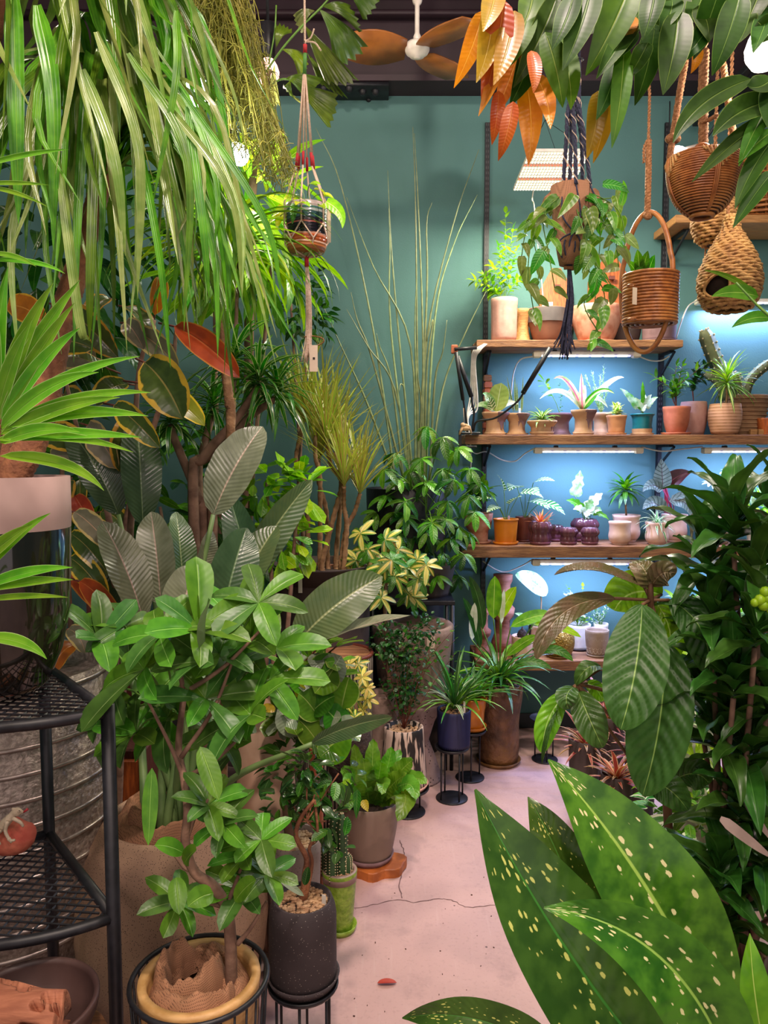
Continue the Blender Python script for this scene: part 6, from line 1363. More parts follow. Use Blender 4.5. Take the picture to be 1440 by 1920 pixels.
# near yucca at the left edge
Y = 1.12; x = PX(-95, Y, .4)
o = thing('yucca', (x, Y, 0), 'bright green yucca rosettes reaching in from the left edge', 'potted plant')
part('pot', lathe(potprof(.12, .09, .25), (x, Y, 0), 24), darkp, o); part('trunk', tube(spline([V((x, Y, .2)), P(-80, 1150, Y), P(-30, 830, Y), P(-20, 780, Y)], 8), (.03, .02), 10), trunkr, o)
yu = leafmat('yucca leaf', '#74a82a', '#5a9420', rib='#9cc05a', ribw=.03, margin='#a9c878', mth=.93, mnoise=.03, long=2, rough=.3, trans=.25)
for b, t_, wd, bw in (((0, 770), (150, 525), 30, (-5, -8)), ((0, 780), (100, 530), 34, (-12, -4)), ((0, 790), (140, 568), 28, (0, -12)), ((2, 790), (150, 615), 30, (0, -18)), ((0, 800), (262, 668), 26, (-10, -22)), ((0, 805), (185, 698), 32, (-5, -20)), ((0, 810), (283, 736), 26, (0, -22)), ((0, 815), (225, 745), 30, (0, -12)), ((5, 800), (278, 780), 30, (0, -14)), ((0, 820), (265, 820), 26, (0, -6)), ((0, 830), (150, 810), 30, (0, -12)), ((0, 855), (195, 920), 26, (20, -16)), ((-10, 780), (15, 500), 34, (-8, 0)), ((-20, 770), (-10, 560), 36, (0, 0)), ((-5, 780), (60, 600), 30, (-8, 0)), ((-10, 825), (250, 848), 22, (0, -16)),
                      ((-30, 1100), (136, 1064), 24, (0, -8)), ((-30, 1105), (137, 1087), 22, (0, -4)), ((-30, 1125), (128, 1120), 14, (0, -4)), ((-30, 1195), (88, 1236), 26, (10, -10)), ((-40, 1080), (95, 962), 24, (0, -10)), ((-40, 1060), (62, 982), 30, (0, -4)), ((-30, 310), (130, 280), 12, (0, -4)), ((-30, 345), (92, 347), 10, (0, -2)), ((-30, 350), (90, 388), 10, (0, -6)), ((-20, 488), (122, 513), 12, (10, -8)), ((-20, 475), (68, 500), 12, (5, -5))):
    pleaf(o, (*b, Y), (*t_, Y - .06), wd * 1.08, yu, bow=(*bw, 0), shape='lance', fold=.45, nc=2, n=12)
# reptile figurine on a red rock, on the stand's lower shelf
z = .6135; c = V((PX(20, 1.55, .62), 1.55, z))
o = thing('red_rock', c, 'red painted rock on the mesh shelf at the left edge', 'rock')
v, f = ball(c + V((0, 0, .035)), .042, 14, 10, (1.25, 1, .84)); part('stone', ([p + (p - c) * (.10 * math.sin(p.x * 90) * math.cos(p.z * 110 + p.y * 70)) for p in v], f), mat('red painted stone', '#b5503f', '#c06a50', 30, .8, bump=.3), o)
gc = V((c.x, c.y, c.z + .072)); gm = mat('pale figurine', '#c9b79c', '#b5a388', 60, .7, bump=.3)
o = thing('lizard_figurine', gc, 'small pale chameleon figurine with a red tongue sitting on the red rock', 'figurine')
K = lambda px, py, dy=0: P(px, py, 1.51 + dy)
part('body', tube(spline([K(-20, 1580), K(-5, 1560), K(8, 1545), K(20, 1532), K(28, 1524), K(36, 1522), K(44, 1523)], 4), [.003, .004, .005, .006, .007, .008, .009, .0095, .0098, .0098, .0095, .009, .0085, .008, .0078, .008, .0085, .009, .009, .0085, .0075, .006, .0045, .003, .002], 10), gm, o)
part('casque', tube([K(30, 1520), K(22, 1516)], (.006, .002), 7), gm, o); part('eye', ball(K(36, 1520, -.008), .0035, 8, 6), gm, o); part('pupil', ball(K(36, 1520, -.0115), .0012, 6, 4), ink, o); part('tongue', tube([K(44, 1523), K(52, 1517)], (.0018, .0028), 6), mat('red tongue', '#b02a34', None, 20, .5), o)
for pts in ([(14, 1540), (10, 1558), (16, 1572), (22, 1580)], [(24, 1534), (38, 1542), (44, 1550)], [(0, 1556), (-6, 1570), (0, 1584)], [(16, 1572), (20, 1576), (28, 1575)]): part('leg', tube(spline([K(*p, -.012) for p in pts], 4), (.0042, .0025), 6), gm, o)
# pitted cactus wood in a dark bowl
Y = 1.2; x = PX(52, Y, .52); zb = .46
o, t, r = pots('dark brown wooden bowl in the bottom left corner', 0, Y, zb, 256, 106, mat('dark turned bowl', '#3d2a28', '#4e3834', 10, .5), curve=lambda s: .55 + .45 * math.sin(math.pi / 2 * min(1, s + .02)), fill=None, wall=.008, soil=.1, x=x, cat='bowl', name='wooden_bowl', n=40)
st_ = thing('wooden_stool', (x, Y, 0), 'wooden stool under the dark bowl', 'stool'); part('seat', lathe([(0, zb - .03), (.12, zb - .03), (.125, zb - .002), (0, zb - .002)], (x, Y, 0), 24), wood, st_)
for k in range(4): a = .78 + k * 1.57; part('leg', tube([V((x + .11 * math.cos(a), Y + .11 * math.sin(a), 0)), V((x + .08 * math.cos(a), Y + .08 * math.sin(a), zb - .025))], .012, 8), wood, st_)
cz = zb + .085; N = 150; M_ = 80; v = []; f = []; holes = [(u(-.1, .095), u(0, 6.28), u(.006, .013)) for _ in range(44)]
for i in range(N):
    ly = -.105 + .2 * i / (N - 1)
    for j in range(M_):
        a = 6.283 * j / M_; rr = .042 * (1 + .06 * math.sin(3 * a + ly * 40))
        for hl, ha, hr in holes:
            da = (a - ha + math.pi) % 6.2832 - math.pi; dd = ((ly - hl) / (hr * 1.5)) ** 2 + (da * .042 / (hr * .8)) ** 2
            if dd < 1: rr -= .03 * min(1, (1 - dd) * 2.5)
        if i in (0, N - 1): rr *= .9
        v.append(V((x - .02 + ly * .98, Y - .02 - ly * .2, cz)) + V((0, math.cos(a) * rr, math.sin(a) * rr)))
for i in range(N - 1):
    for j in range(M_): f.append((i*M_+j, i*M_+(j+1) % M_, (i+1)*M_+(j+1) % M_, (i+1)*M_+j))
f += [tuple(range(M_))[::-1], tuple((N-1)*M_+j for j in range(M_))]
tag(part('cactus_wood', (v, f), mat('pitted wood', '#a5694c', '#8a523a', 26, .8, bump=.2, stretch=(.4, 3, 3)), (x, Y, cz - .036)), 'piece of pitted orange brown cactus wood lying in the dark bowl', 'wood')
# ------------------------------------------------------------------ left aisle, foreground pots
Y = 2.2; o, t, r = pots('cream pot with a round-leaved rubber shrub between the stone jar and the striped drum', 500, Y, 0, 110, (P(0, 1310, Y).z) * FPX / Y, cream, taper=.8, belly=.06)
cl = leafmat('round waxy leaf', '#5c8626', '#49751f', rib='#9ab05a', ribw=.04, veins=8, vbump=.15, rough=.25, margin='#9aac5a', mth=.93, mnoise=.05); cly = leafmat('yellow waxy leaf', '#c8b530', '#b5a82c', rib='#d9ca6a', veins=6); clg = leafmat('silvered waxy leaf', '#93a08a', '#7d8f70', rib='#b9c2a5', veins=10, rough=.25)
for k in range(14): e = P(575 + u(-70, 65), 1270 + u(-60, 130), Y + u(-.2, .1)); leafy_stem(o, [t, (t + e) / 2 + V((0, 0, .04)), e], [lm('waxy', .085, .055, 'round', cl, .5, .15, n=6, nc=2), lm('waxy', .08, .052, 'obovate', cl, .5, .15, n=6, nc=2), lm('waxy', .08, .05, 'round', clg, .5, .15, n=6, nc=2)], 11, 1.0, (.7, 1.15), .004, stemr, .35)
for b, t_, wd, m in (((600, 1350), (560, 1300), 60, cl), ((640, 1330), (655, 1270), 58, cl), ((560, 1380), (520, 1330), 54, clg), ((610, 1290), (640, 1230), 54, clg), ((580, 1300), (545, 1255), 50, gB), ((650, 1380), (610, 1330), 56, gA), ((600, 1400), (560, 1350), 54, cl), ((540, 1310), (505, 1270), 50, clg), ((625, 1400), (668, 1350), 50, clg), ((600, 1300), (630, 1250), 56, cl), ((580, 1260), (628, 1240), 40, cl), ((640, 1260), (590, 1300), 50, gB), ((580, 1340), (628, 1305), 46, gA), ((565, 1345), (530, 1365), 40, clg), ((545, 1330), (528, 1290), 22, cly), ((560, 1310), (565, 1280), 22, cly), ((490, 1330), (515, 1335), 18, cly), ((595, 1420), (660, 1375), 80, gB), ((640, 1400), (600, 1420), 50, cl), ((560, 1280), (545, 1240), 26, cly), ((600, 1360), (640, 1345), 30, clg)): pleaf(o, (*b, Y - .2), (*t_, Y - .22), wd, m, bow=(0, -5, 0), shape='round', nc=3, fold=.15)
# pothos-like bright fern in taupe pot on a wood slab
Y = 2.6; xs = PX(700, Y, .2); zs = .032
o = thing('wood_slab', (xs, Y, 0), 'irregular orange wood slab under the taupe pot', 'slab'); v = []; N = 40; q = lambda n: mp(n, Y)
for z in (0, zs - .003, zs):
    for i in range(N):
        a = 6.283 * i / N; rr = (.082 + .01 * math.sin(3 * a + 1) + .007 * math.sin(7 * a) + .022 * max(0, math.cos(a + .5)) ** 3) * (1 if z < zs else .97); v.append(V((xs + rr * math.cos(a) * 1.1, Y - .01 + rr * math.sin(a), z)))
part('slab', (v, [tuple(range(N))[::-1], tuple(range(2*N, 3*N))] + [(k*N+i, k*N+(i+1) % N, (k+1)*N+(i+1) % N, (k+1)*N+i) for k in (0, 1) for i in range(N)]), slabw, o, False)
o, t, r = pots('taupe pot on the wood slab with a wavy bright bird-nest fern', 692, Y, zs + .0005, 114, 118, taupe, taper=.72, belly=.05, saucer=(.82, .022), saucm=mauve, n=36, wall=.006, soil=.9)
fe = leafmat('wavy fern leaf', '#68962e', '#4d7e22', rib='#86a84a', ribw=.05, veins=16, slope=.4, vbump=.3, rough=.35, trans=.3)
for t_, wd, bw, dy in (((665, 1395), 26, (-4, 0), 0), ((700, 1385), 30, (0, 0), .05), ((735, 1400), 30, (4, 0), 0), ((775, 1425), 30, (6, -16), -.05), ((640, 1440), 26, (-6, -14), -.05), ((625, 1490), 24, (-4, -18), -.1), ((800, 1470), 26, (8, -28), -.1), ((745, 1540), 40, (34, -40), -.18), ((780, 1500), 30, (16, -36), -.15), ((655, 1520), 26, (-10, -30), -.15), ((715, 1425), 36, (2, 0), -.1), ((680, 1420), 36, (0, 0), -.1), ((760, 1455), 30, (6, -14), -.15), ((650, 1470), 30, (-8, -20), -.1), ((690, 1400), 28, (0, 0), .1), ((750, 1405), 26, (4, -6), .1), ((715, 1490), 26, (10, -30), -.18)):
    pleaf(o, (695 + (t_[0] - 695) * .12, 1512, Y), (*t_, Y + dy), wd * 1.35, fe, bow=(*bw, 0), shape='elliptic', n=16, nc=3, wave=.09, wf=4, lobes=(7, .22))
for b, t_, m in (((640, 1475), (648, 1515), gB), ((670, 1480), (668, 1535), gA), ((680, 1500), (690, 1522), cly), ((655, 1460), (630, 1500), gL)): pleaf(o, (*b, Y - .12), (*t_, Y - .14), 16, m, shape='ovate')
# lime crackle pot with cacti
Y = floorY(1742)
o, t, r = pots('lime crackle glazed pot with a mauve rim, holding green column cacti', 637, Y, 0, 66, 122, lime, taper=.72, saucer=(.98, .02), fill=grav, gn=80, soil=.94, n=32)
part('rim', lathe([(r + .005, -.018), (r + .010, -.018), (r + .011, .012), (r + .002, .014), (r + .0015, -.0)], (t.x, t.y, t.z), 32), limer, o, label='mauve unglazed rim')
cg = mat('cactus green', '#35552f', '#2a4828', 20, .55)
for px, top, base, wd, dy in ((628, 1520, 1645, 11, .03), (641, 1525, 1650, 10, -.01), (612, 1555, 1640, 9, 0), (622, 1580, 1645, 10, -.03), (652, 1600, 1640, 8, 0)):
    a = P(px, top, Y + dy); b = V((PX(px, Y + dy, .2), Y + dy, t.z - .01)); sp = [b.lerp(a, i / 14) for i in range(15)]; n = 12
    v, f = tube(sp, [mp(wd, Y) * (1 if i < 11 else (1, .95, .85, .62, .25)[i - 10]) for i in range(15)], n)
    for i in range(len(v)): cc = sp[i // n]; v[i] = cc + (v[i] - cc) * (1.12 if i % 2 else .74)
    part('cactus_column', (v, f), cg, o); mb = MB()
    for i in range(len(v)):
        if i % 2 and i // n > 0: mb.add(ball(v[i], .0022, 4, 3))
    part('areoles', mb.geo, mat('areole', ''), o, kind='stuff')
# grey pot of gravel behind, twisted dark ficus in charcoal pot on stand
Y = 2.05; o, t, r = pots('grey speckled tub of gravel with a thick twisted fig trunk', 549, Y, 0, 108, (P(0, 1570, Y).z) * FPX / Y, greyc, taper=.85, fill=grav, gn=170, gsize=.008, n=36, soil=.96)
part('trunk', tube(spline([t, P(540, 1520, Y), P(535, 1470, Y), P(560, 1430, Y)], 6), (.02, .007), 9), trunkg, o); gDf = leafmat('dark glossy fig leaf', '#3a5a2c', '#2f4d25', rib='#6f9050', rough=.2, var=.5); dk = [lm('fig', .055, .028, 'elliptic', gDf, .5, .25, n=5), lm('fig', .05, .026, 'ovate', gDf, .5, .25, n=5), lm('fig', .052, .026, 'elliptic', gA, .5, .25, n=5)]
crown(o, P(550, 1440, Y), (.085, .08, .075), dk, 70); part('red_tag', box(P(588, 1528, Y - .1), (.012, .001, .05), .3), redthr, o, False)
o, t, r, _ = onfloor('small red clay pot glimpsed between the leaves', 594, 0, 26, 1402, terra, Y=2.3, cat='pot', name='clay_pot', taper=.9)
Y = 1.68; zt = P(0, 1838, Y).z
stand('thin black stand with rod legs under the charcoal pot', 568, Y, zt, 140, 0, 6)
o, t, r = pots('charcoal speckled canister pot of tan gravel with a twisted fig', 568, Y, zt, 126, 170, charc, curve=lambda s: (1.0 if s < .86 else 1 - .9 * (s - .86)) * (.96 if s < .03 else 1), saucer=(1.09, .022), fill=grav, gn=220, gsize=.006, wall=.006, soil=.94, n=44)
part('trunk', tube(spline([t, P(572, 1640, Y), P(575, 1610, Y), P(560, 1580, Y), P(555, 1560, Y), P(566, 1530, Y), P(590, 1500, Y)], 6), (.008, .004), 8), trunkr, o); part('trunk', tube(spline([t + V((.005, 0, 0)), P(585, 1620, Y), P(580, 1590, Y), P(595, 1560, Y), P(590, 1500, Y)], 6), (.005, .003), 7), trunkr, o)
for c, n in (((590, 1490), 34), ((612, 1540), 16), ((540, 1500), 22), ((635, 1450), 22), ((575, 1440), 28), ((525, 1540), 8), ((625, 1590), 8)):
    cc = P(*c, Y + .05); part('twig', tube(spline([P(575, 1540, Y), (P(575, 1540, Y) + cc) / 2, cc], 4), .002, 5), trunkr, o); crown(o, cc, (.045, .045, .035), dk, n, (.6, .95))
pleaf(o, (571, 1660, Y - .05), (578, 1625, Y - .05), 16, gD, shape='elliptic'); pleaf(o, (515, 1640, Y - .1), (570, 1680, Y - .07), 14, clg, shape='elliptic'); label_stake(o, t + V((.05, -.02, 0)), .03)
# wire basket planter with burlap and the glossy umbrella tree
Y = 1.32; x = PX(375, Y, .48); z = P(375, 1832, Y).z; R0 = mp(132, Y)
o = thing('glossy_umbrella_tree', (x, Y, 0), 'glossy dwarf umbrella tree rising from a burlap filled pot in a black wire basket', 'potted plant')
for g_ in (ring((x, Y, z), R0, .005, 48, 7), ring((x, Y, z - .2), R0 * .9, .004, 48, 6), ring((x, Y, .03), R0 * .8, .004, 48, 6)): part('basket_ring', g_, black, o)
for k in range(30): a = 6.283 * k / 30; part('basket_wire', tube([V((x + R0 * math.cos(a), Y + R0 * math.sin(a), z)), V((x + R0 * .9 * math.cos(a), Y + R0 * .9 * math.sin(a), z - .2)), V((x + R0 * .8 * math.cos(a), Y + R0 * .8 * math.sin(a), .03 if k % 5 else 0))], .0022, 5), black, o)
ri = R0 * .90; part('pot', lathe([(0, .05), (ri * .75, .05), (ri * .97, z - .03), (ri, z - .004), (ri * .99, z + .004), (ri * .86, z + .004), (ri * .84, z - .01), (ri * .8, z - .08), (0, z - .08)], (x, Y, 0), 48), mat('pale wood pot', '#c39a62', '#b3884f', 14, .55, stretch=(3, 3, 12)), o)
burl(o, (x, Y, z - .035), ri * .86, 1, .055); burl(o, (x - .02, Y + .01, z - .03), ri * .62, 1, .075); burl(o, (x + .03, Y - .03, z - .03), ri * .4, 1, .05); part('soil', disc((x, Y, z - .06), ri * .8), soilm, o)
rosette(o, V((x - .02, Y - .03, z - .02)), [lm('shoot', .03, .009, 'lance', gB, .4, .3, n=4)], 7, (.5, 1.2)); part('paper_label', box((x + .065, Y - R0 * .93, z - .03), (.03, .001, .025), .5), paper, o, False)
tb = V((PX(434, Y, .48), Y, z - .05)); tw = lambda px, py, d=0: P(px, py, Y + d)
part('trunk', tube(spline([tb, tw(432, 1760), tw(424, 1700), tw(398, 1660), tw(365, 1635), tw(348, 1580), tw(352, 1520), tw(345, 1460, .05), tw(335, 1400, .1), tw(345, 1300, .15)], 7), (.0115, .006), 9), trunkg, o)
for pts in ([(424, 1700), (440, 1660), (455, 1620)], [(350, 1570), (370, 1520), (390, 1500), (400, 1470)], [(445, 1770), (470, 1740), (500, 1690)], [(365, 1635), (345, 1625), (325, 1600)], [(345, 1460), (320, 1400), (270, 1300)], [(340, 1420), (400, 1330), (440, 1230)], [(345, 1300), (330, 1240), (280, 1190)], [(345, 1300), (420, 1250), (490, 1180)], [(345, 1460), (410, 1420), (470, 1360)], [(420, 1700), (380, 1690), (345, 1690)]): part('branch', tube(spline([tw(*p, .06 * (p[1] < 1480)) for p in pts], 6), (.005, .0025), 7), trunkg, o)
gl = leafmat('glossy leaf', '#578824', '#41701c', rib='#8fb85a', ribw=.035, veins=10, vbump=.04, rough=.34, spec=.3, trans=.18, var=.5, back='#7f9460')
gg = leafmat('deep glossy leaf', '#44702a', '#345c22', rib='#86a862', ribw=.035, veins=10, vbump=.04, rough=.34, spec=.3, trans=.12, var=.4, back='#76885e')
gm_ = [lm('glossy', .105, .044, 'obovate', gl, .5, .3, n=8, nc=2), lm('glossy', .095, .042, 'elliptic', gl, .7, .3, n=8, nc=2), lm('glossy', .1, .043, 'elliptic', gg, .8, .3, n=8, nc=2), lm('glossy', .11, .044, 'obovate', gg, .4, .25, n=8, nc=2)]
gs = [lm('glossys', .075, .032, 'elliptic', gl, .5, .3, n=7, nc=2), lm('glossys', .07, .032, 'obovate', gl, .6, .3, n=7, nc=2), lm('glossys', .072, .032, 'elliptic', gg, .7, .3, n=7, nc=2)]
for c in ((235, 1175), (300, 1190), (370, 1180), (425, 1150), (485, 1130), (270, 1255), (345, 1250), (410, 1225), (470, 1200), (520, 1215), (250, 1330), (315, 1345), (385, 1310), (445, 1285), (505, 1275), (400, 1375), (470, 1340), (215, 1290), (190, 1200), (255, 1375), (455, 1395), (390, 1240)):
    p = tw(*c, u(.0, .3)); b = tw(345 + (c[0] - 345) * .5, 1330 + (c[1] - 1330) * .3, .12); part('petiole', tube(spline([b, (b + p) / 2 + V((0, 0, .01)), p], 4), .0022, 5), stemg, o)
    whorl(o, p, V((u(-.9, .9), -.5, .8)), gm_, 6, u(-.3, .8), (.8, 1.35), name='leaf')
for c in ((462, 1605), (490, 1575), (335, 1690), (390, 1510), (455, 1670), (420, 1545), (500, 1640)):
    p = tw(*c, u(-.03, .03)); whorl(o, p, V((u(-.5, .5), -.5, 1)), gs, 7, u(.1, .6), (.8, 1.15), name='leaf')
for b, t_, wd in (((345, 1600), (290, 1585), 34), ((345, 1620), (368, 1595), 34), ((330, 1645), (336, 1715), 36), ((400, 1675), (352, 1700), 44), ((285, 1440), (278, 1585), 30), ((375, 1400), (410, 1500), 40), ((440, 1690), (480, 1650), 36)): pleaf(o, (*b, Y - .05), (*t_, Y - .09), wd, gl, shape='elliptic', bow=(0, -5, 0), nc=2)

# ------------------------------------------------------------------ right side
# bromeliads and pale bushes at the back right
br = [lm('bromr', .16, .02, 'strap', gRed, .9, .4, n=7), lm('bromr', .14, .02, 'strap', leafmat('cream rose bromeliad leaf', '#8a5a3a', '#9a4a3a', margin='#c99a7a', mth=.68, stripe='#a8483f', sth=.25, long=3, var=.6), .7, .4, n=7), lm('bromr', .13, .018, 'strap', leafmat('olive bromeliad leaf', '#6a7030', '#8a5030', margin='#c9a07a', mth=.6, var=.5), 1.1, .4, n=7)]
for i, (px, py, Y, lab) in enumerate(((1095, 1375, 2.95, 'red and cream striped bromeliad, leftmost beside the floor'), (1140, 1330, 3.1, 'red and cream striped bromeliad behind the hanging ribbed leaf'), (1155, 1440, 2.75, 'red and cream striped bromeliad nearest the aisle'), (1125, 1295, 3.3, 'red and cream striped bromeliad farthest back under the shelf'), (1200, 1390, 2.9, 'red and cream striped bromeliad half hidden by the big leaves'))):
    c = P(px, py, Y); hgt = max(.06, c.z - .02); o, t, r = pots(lab, px, Y, 0, 60, hgt * FPX / Y, darkp, taper=.8, group='bromeliads'); rosette(o, t + V((0, 0, .01)), br, 40, (.1, 1.4), (.7, 1.15))
for px, py, Y, n, lab in ((1290, 1240, 2.75, 90, 'pale yellow green bush behind the corn plant, upper'), (1275, 1560, 2.45, 110, 'bright green bush low behind the corn plant'), (1420, 1560, 2.5, 70, 'bright green bush at the right edge behind the corn plant'), (1340, 1380, 2.7, 80, 'pale yellow green bush in the gaps of the corn plant')):
    c = P(px, py, Y); o, t, r = pots(lab, px, Y, 0, 100, max(.1, c.z - .15) * FPX / Y, white, taper=.8); ml = [lm('pale', .13, .042, 'lance', gL, .8, .2, n=6), lm('pale', .12, .04, 'lance', gS, .8, .2, n=6), lm('pale', .12, .04, 'lance', gB if py > 1500 else gL, .8, .2, n=6)]
    crown(o, c, (.17, .14, .16), ml, n)
o = part('red_flower', MB().add(leafgeo(bez(P(1300, 1318, 2.6), P(1312, 1308, 2.58), P(1322, 1312, 2.58), 6), .03, 'heart', face=(0, -1, .3))).geo, mat('red spathe', '#c0242c', None, 20, .3), P(1300, 1330, 2.6)); tag(o, 'tiny red waxy flower between the pale bush leaves at right', 'flower')
# big ribbed leaves
Y = 1.8; x = PX(1262, 1.95, .2)
o = thing('ribbed_leaf_tree', (x, 1.95, 0), 'slender tree with huge ribbed drooping leaves right of the aisle', 'potted plant')
part('pot', lathe(potprof(.13, .1, .26), (x, 1.95, 0), 24), greyc, o); bk = mat('brown shoot', '#6a4a2c', '#54381f', 20, .7)
part('trunk', tube(spline([V((x, 1.95, .2)), P(1250, 1500, 1.93), P(1225, 1250, 1.88), P(1220, 1130, Y), P(1220, 1085, Y)], 7), (.013, .006), 8), bk, o)
part('branch', tube(spline([P(1235, 1360, 1.9), P(1190, 1335, Y), P(1140, 1298, Y - .02), P(1082, 1282, Y - .04)], 6), (.006, .004), 7), bk, o)
rl = leafmat('ribbed leaf', '#40652a', '#345622', rib='#8fae5a', ribw=.03, rough=.36, spec=.35, trans=.15, var=.25, back='#77804a'); rlb = leafmat('bronze ribbed leaf', '#6a5a40', '#5a5a34', rib='#9a8a6a', ribw=.04, rough=.3, trans=.1, var=.3, back='#7a7050'); rll = leafmat('bright ribbed leaf', '#7aa32a', '#628f20', rib='#a9c26a', rough=.3, trans=.3)
def big(b, t_, wd, m, bow, roll=0, dy=(0, -.06), k=11, amp=.0035, tw_=0, shape='elliptic', f_=.15): 
    pleaf(o, (*b, Y + dy[0]), (*t_, Y + dy[1]), wd, m, bow=(*bow, -.03), shape=shape, n=110, nc=8, rib=(k * .8, amp * 1.2, 1.0), roll=roll, twist=tw_, fold=f_, wave=.02)
    part('petiole', tube(spline([P(1220, 1125, Y) if b[1] < 1250 else P(1082, 1283, Y - .04), P(*b, Y + dy[0])], 4), .004, 6), bk, o)
big((1204, 1134), (1164, 1368), 116, rl, (8, 0), 0, (-.05, -.16), 12, .004)
big((1246, 1205), (1205, 1492), 118, rl, (12, 0), .1, (.0, -.06), 12, .004)
big((1208, 1100), (1039, 1078), 40, rlb, (-6, -24), .5, (0, -.1), 16, .004, tw_=.5)
big((1152, 1122), (1006, 1236), 46, rlb, (-22, -30), -.2, (-.02, -.12), 14, .003)
big((1218, 1100), (1190, 1052), 56, rlb, (6, -4), .4, (0, .04), 8)
big((1222, 1098), (1264, 1080), 50, rlb, (0, -14), .5, (0, -.05), 8)
big((1240, 1115), (1152, 1145), 90, rll, (-10, -18), -.5, (.08, .1), 10)
big((1255, 1125), (1330, 1268), 82, rl, (22, -16), -.2, (0, -.02), 10)
big((1230, 1130), (1250, 1240), 60, rll, (16, 0), -.3, (.1, .12), 9)
big((1075, 1288), (1066, 1330), 42, rl, (-8, -4), .2, (-.04, -.1), 7, .002); big((1084, 1296), (1130, 1402), 60, rl, (-2, -2), 0, (-.04, -.1), 9, .0025); big((1062, 1300), (1018, 1412), 46, rll, (-12, -6), -.3, (-.02, -.05), 9, .002); big((1045, 1330), (1016, 1432), 20, rl, (-3, -4), 1.0, (-.05, -.08), 9, .002); big((1128, 1252), (1078, 1284), 36, rl, (0, -16), .4, (0, -.04), 7, .002); big((1100, 1280), (1130, 1315), 30, rll, (4, -4), .2, (.02, .02), 7, .002)
big((1215, 1470), (1290, 1520), 60, rl, (0, -16), .2, (.02, 0), 9); big((1270, 1460), (1330, 1470), 60, rl, (4, -14), .4, (.05, .05), 9)
# corn plant heads with dark strap leaves in a burlap wrapped pot
Y = 1.86; x = PX(1395, Y, .2)
o = thing('compact_dracaena', (x, Y, 0), 'dense dark green corn plant of many whorled heads in a burlap wrapped pot', 'potted plant')
part('pot', lathe(potprof(.1, .1, .16, belly=.01), (x, Y, 0), 28), burlap, o); burl(o, (x, Y, .14), .1, 1, .05); part('soil', disc((x, Y, .14), .09), soilm, o)
cd = leafmat('dark corn plant leaf', '#3d6822', '#2f541b', rib='#567f38', ribw=.04, long=3, rough=.3, trans=.12, var=.5, margin='#3a6a30', mth=.95, mnoise=.02)
cm = [lm('corn', .18, .056, 'lance', cd, 1.0, .45, n=12, nc=3, wave=.07, up=.3), lm('corn', .15, .056, 'lance', cd, .7, .45, n=12, nc=3, wave=.08, up=.2), lm('corn', .17, .054, 'lance', cd, 1.4, .45, n=12, nc=3, wave=.09, up=.4)]
for hx_, hy, dy in ((1375, 1025, -.1), (1325, 1085, .0), (1420, 1110, -.15), (1335, 1190, -.1), (1415, 1215, -.2), (1345, 1262, 0), (1375, 1310, -.15), (1440, 1340, -.1), (1345, 1405, -.05), (1400, 1440, -.1), (1450, 1000, 0), (1380, 1650, 0), (1440, 1560, .05), (1365, 1760, -.05), (1445, 1720, 0), (1312, 1345, .05), (1385, 1545, -.1), (1350, 1680, -.1), (1430, 1640, -.12)):
    c = P(hx_, hy, Y + dy); part('cane', tube(spline([V((x + u(-.04, .04), Y + u(-.03, .03), .14)), (V((x, Y, .2)) + c) / 2 + V((u(-.03, .03), .03, 0)), c], 6), (.009, .006), 8), trunkg, o)
    rosette(o, c, cm, 15, (-.15, 1.35), (.85, 1.25), rise=.07)
part('dead_leaf', leafgeo(bez(P(1350, 1535, Y - .25), P(1400, 1575, Y - .26), P(1450, 1610, Y - .26), 8), .028, 'strap', face=(0, -.7, .7)), mat('dry grey leaf', '#9a857c', '#8a756c', 20, .6), o); part('dead_leaf', leafgeo(bez(P(1395, 1500, Y - .2), P(1420, 1540, Y - .2), P(1450, 1580, Y - .2), 8), .022, 'strap', face=(0, -.7, .7)), MATS['dry grey leaf'], o)
o2 = part('lime_flower', MB().geo if False else MB().add(ball(P(1425, 1125, 1.55), .012, 8, 5)).add(ball(P(1435, 1110, 1.55), .012, 8, 5)).add(ball(P(1432, 1135, 1.55), .012, 8, 5)).add(ball(P(1440, 1122, 1.55), .013, 8, 5)).add(ball(P(1415, 1130, 1.55), .009, 8, 5)).add(tube([P(1432, 1130, 1.55), P(1470, 1200, 1.6)], .003, 5)).geo, gL, o, label='lime green bud cluster')
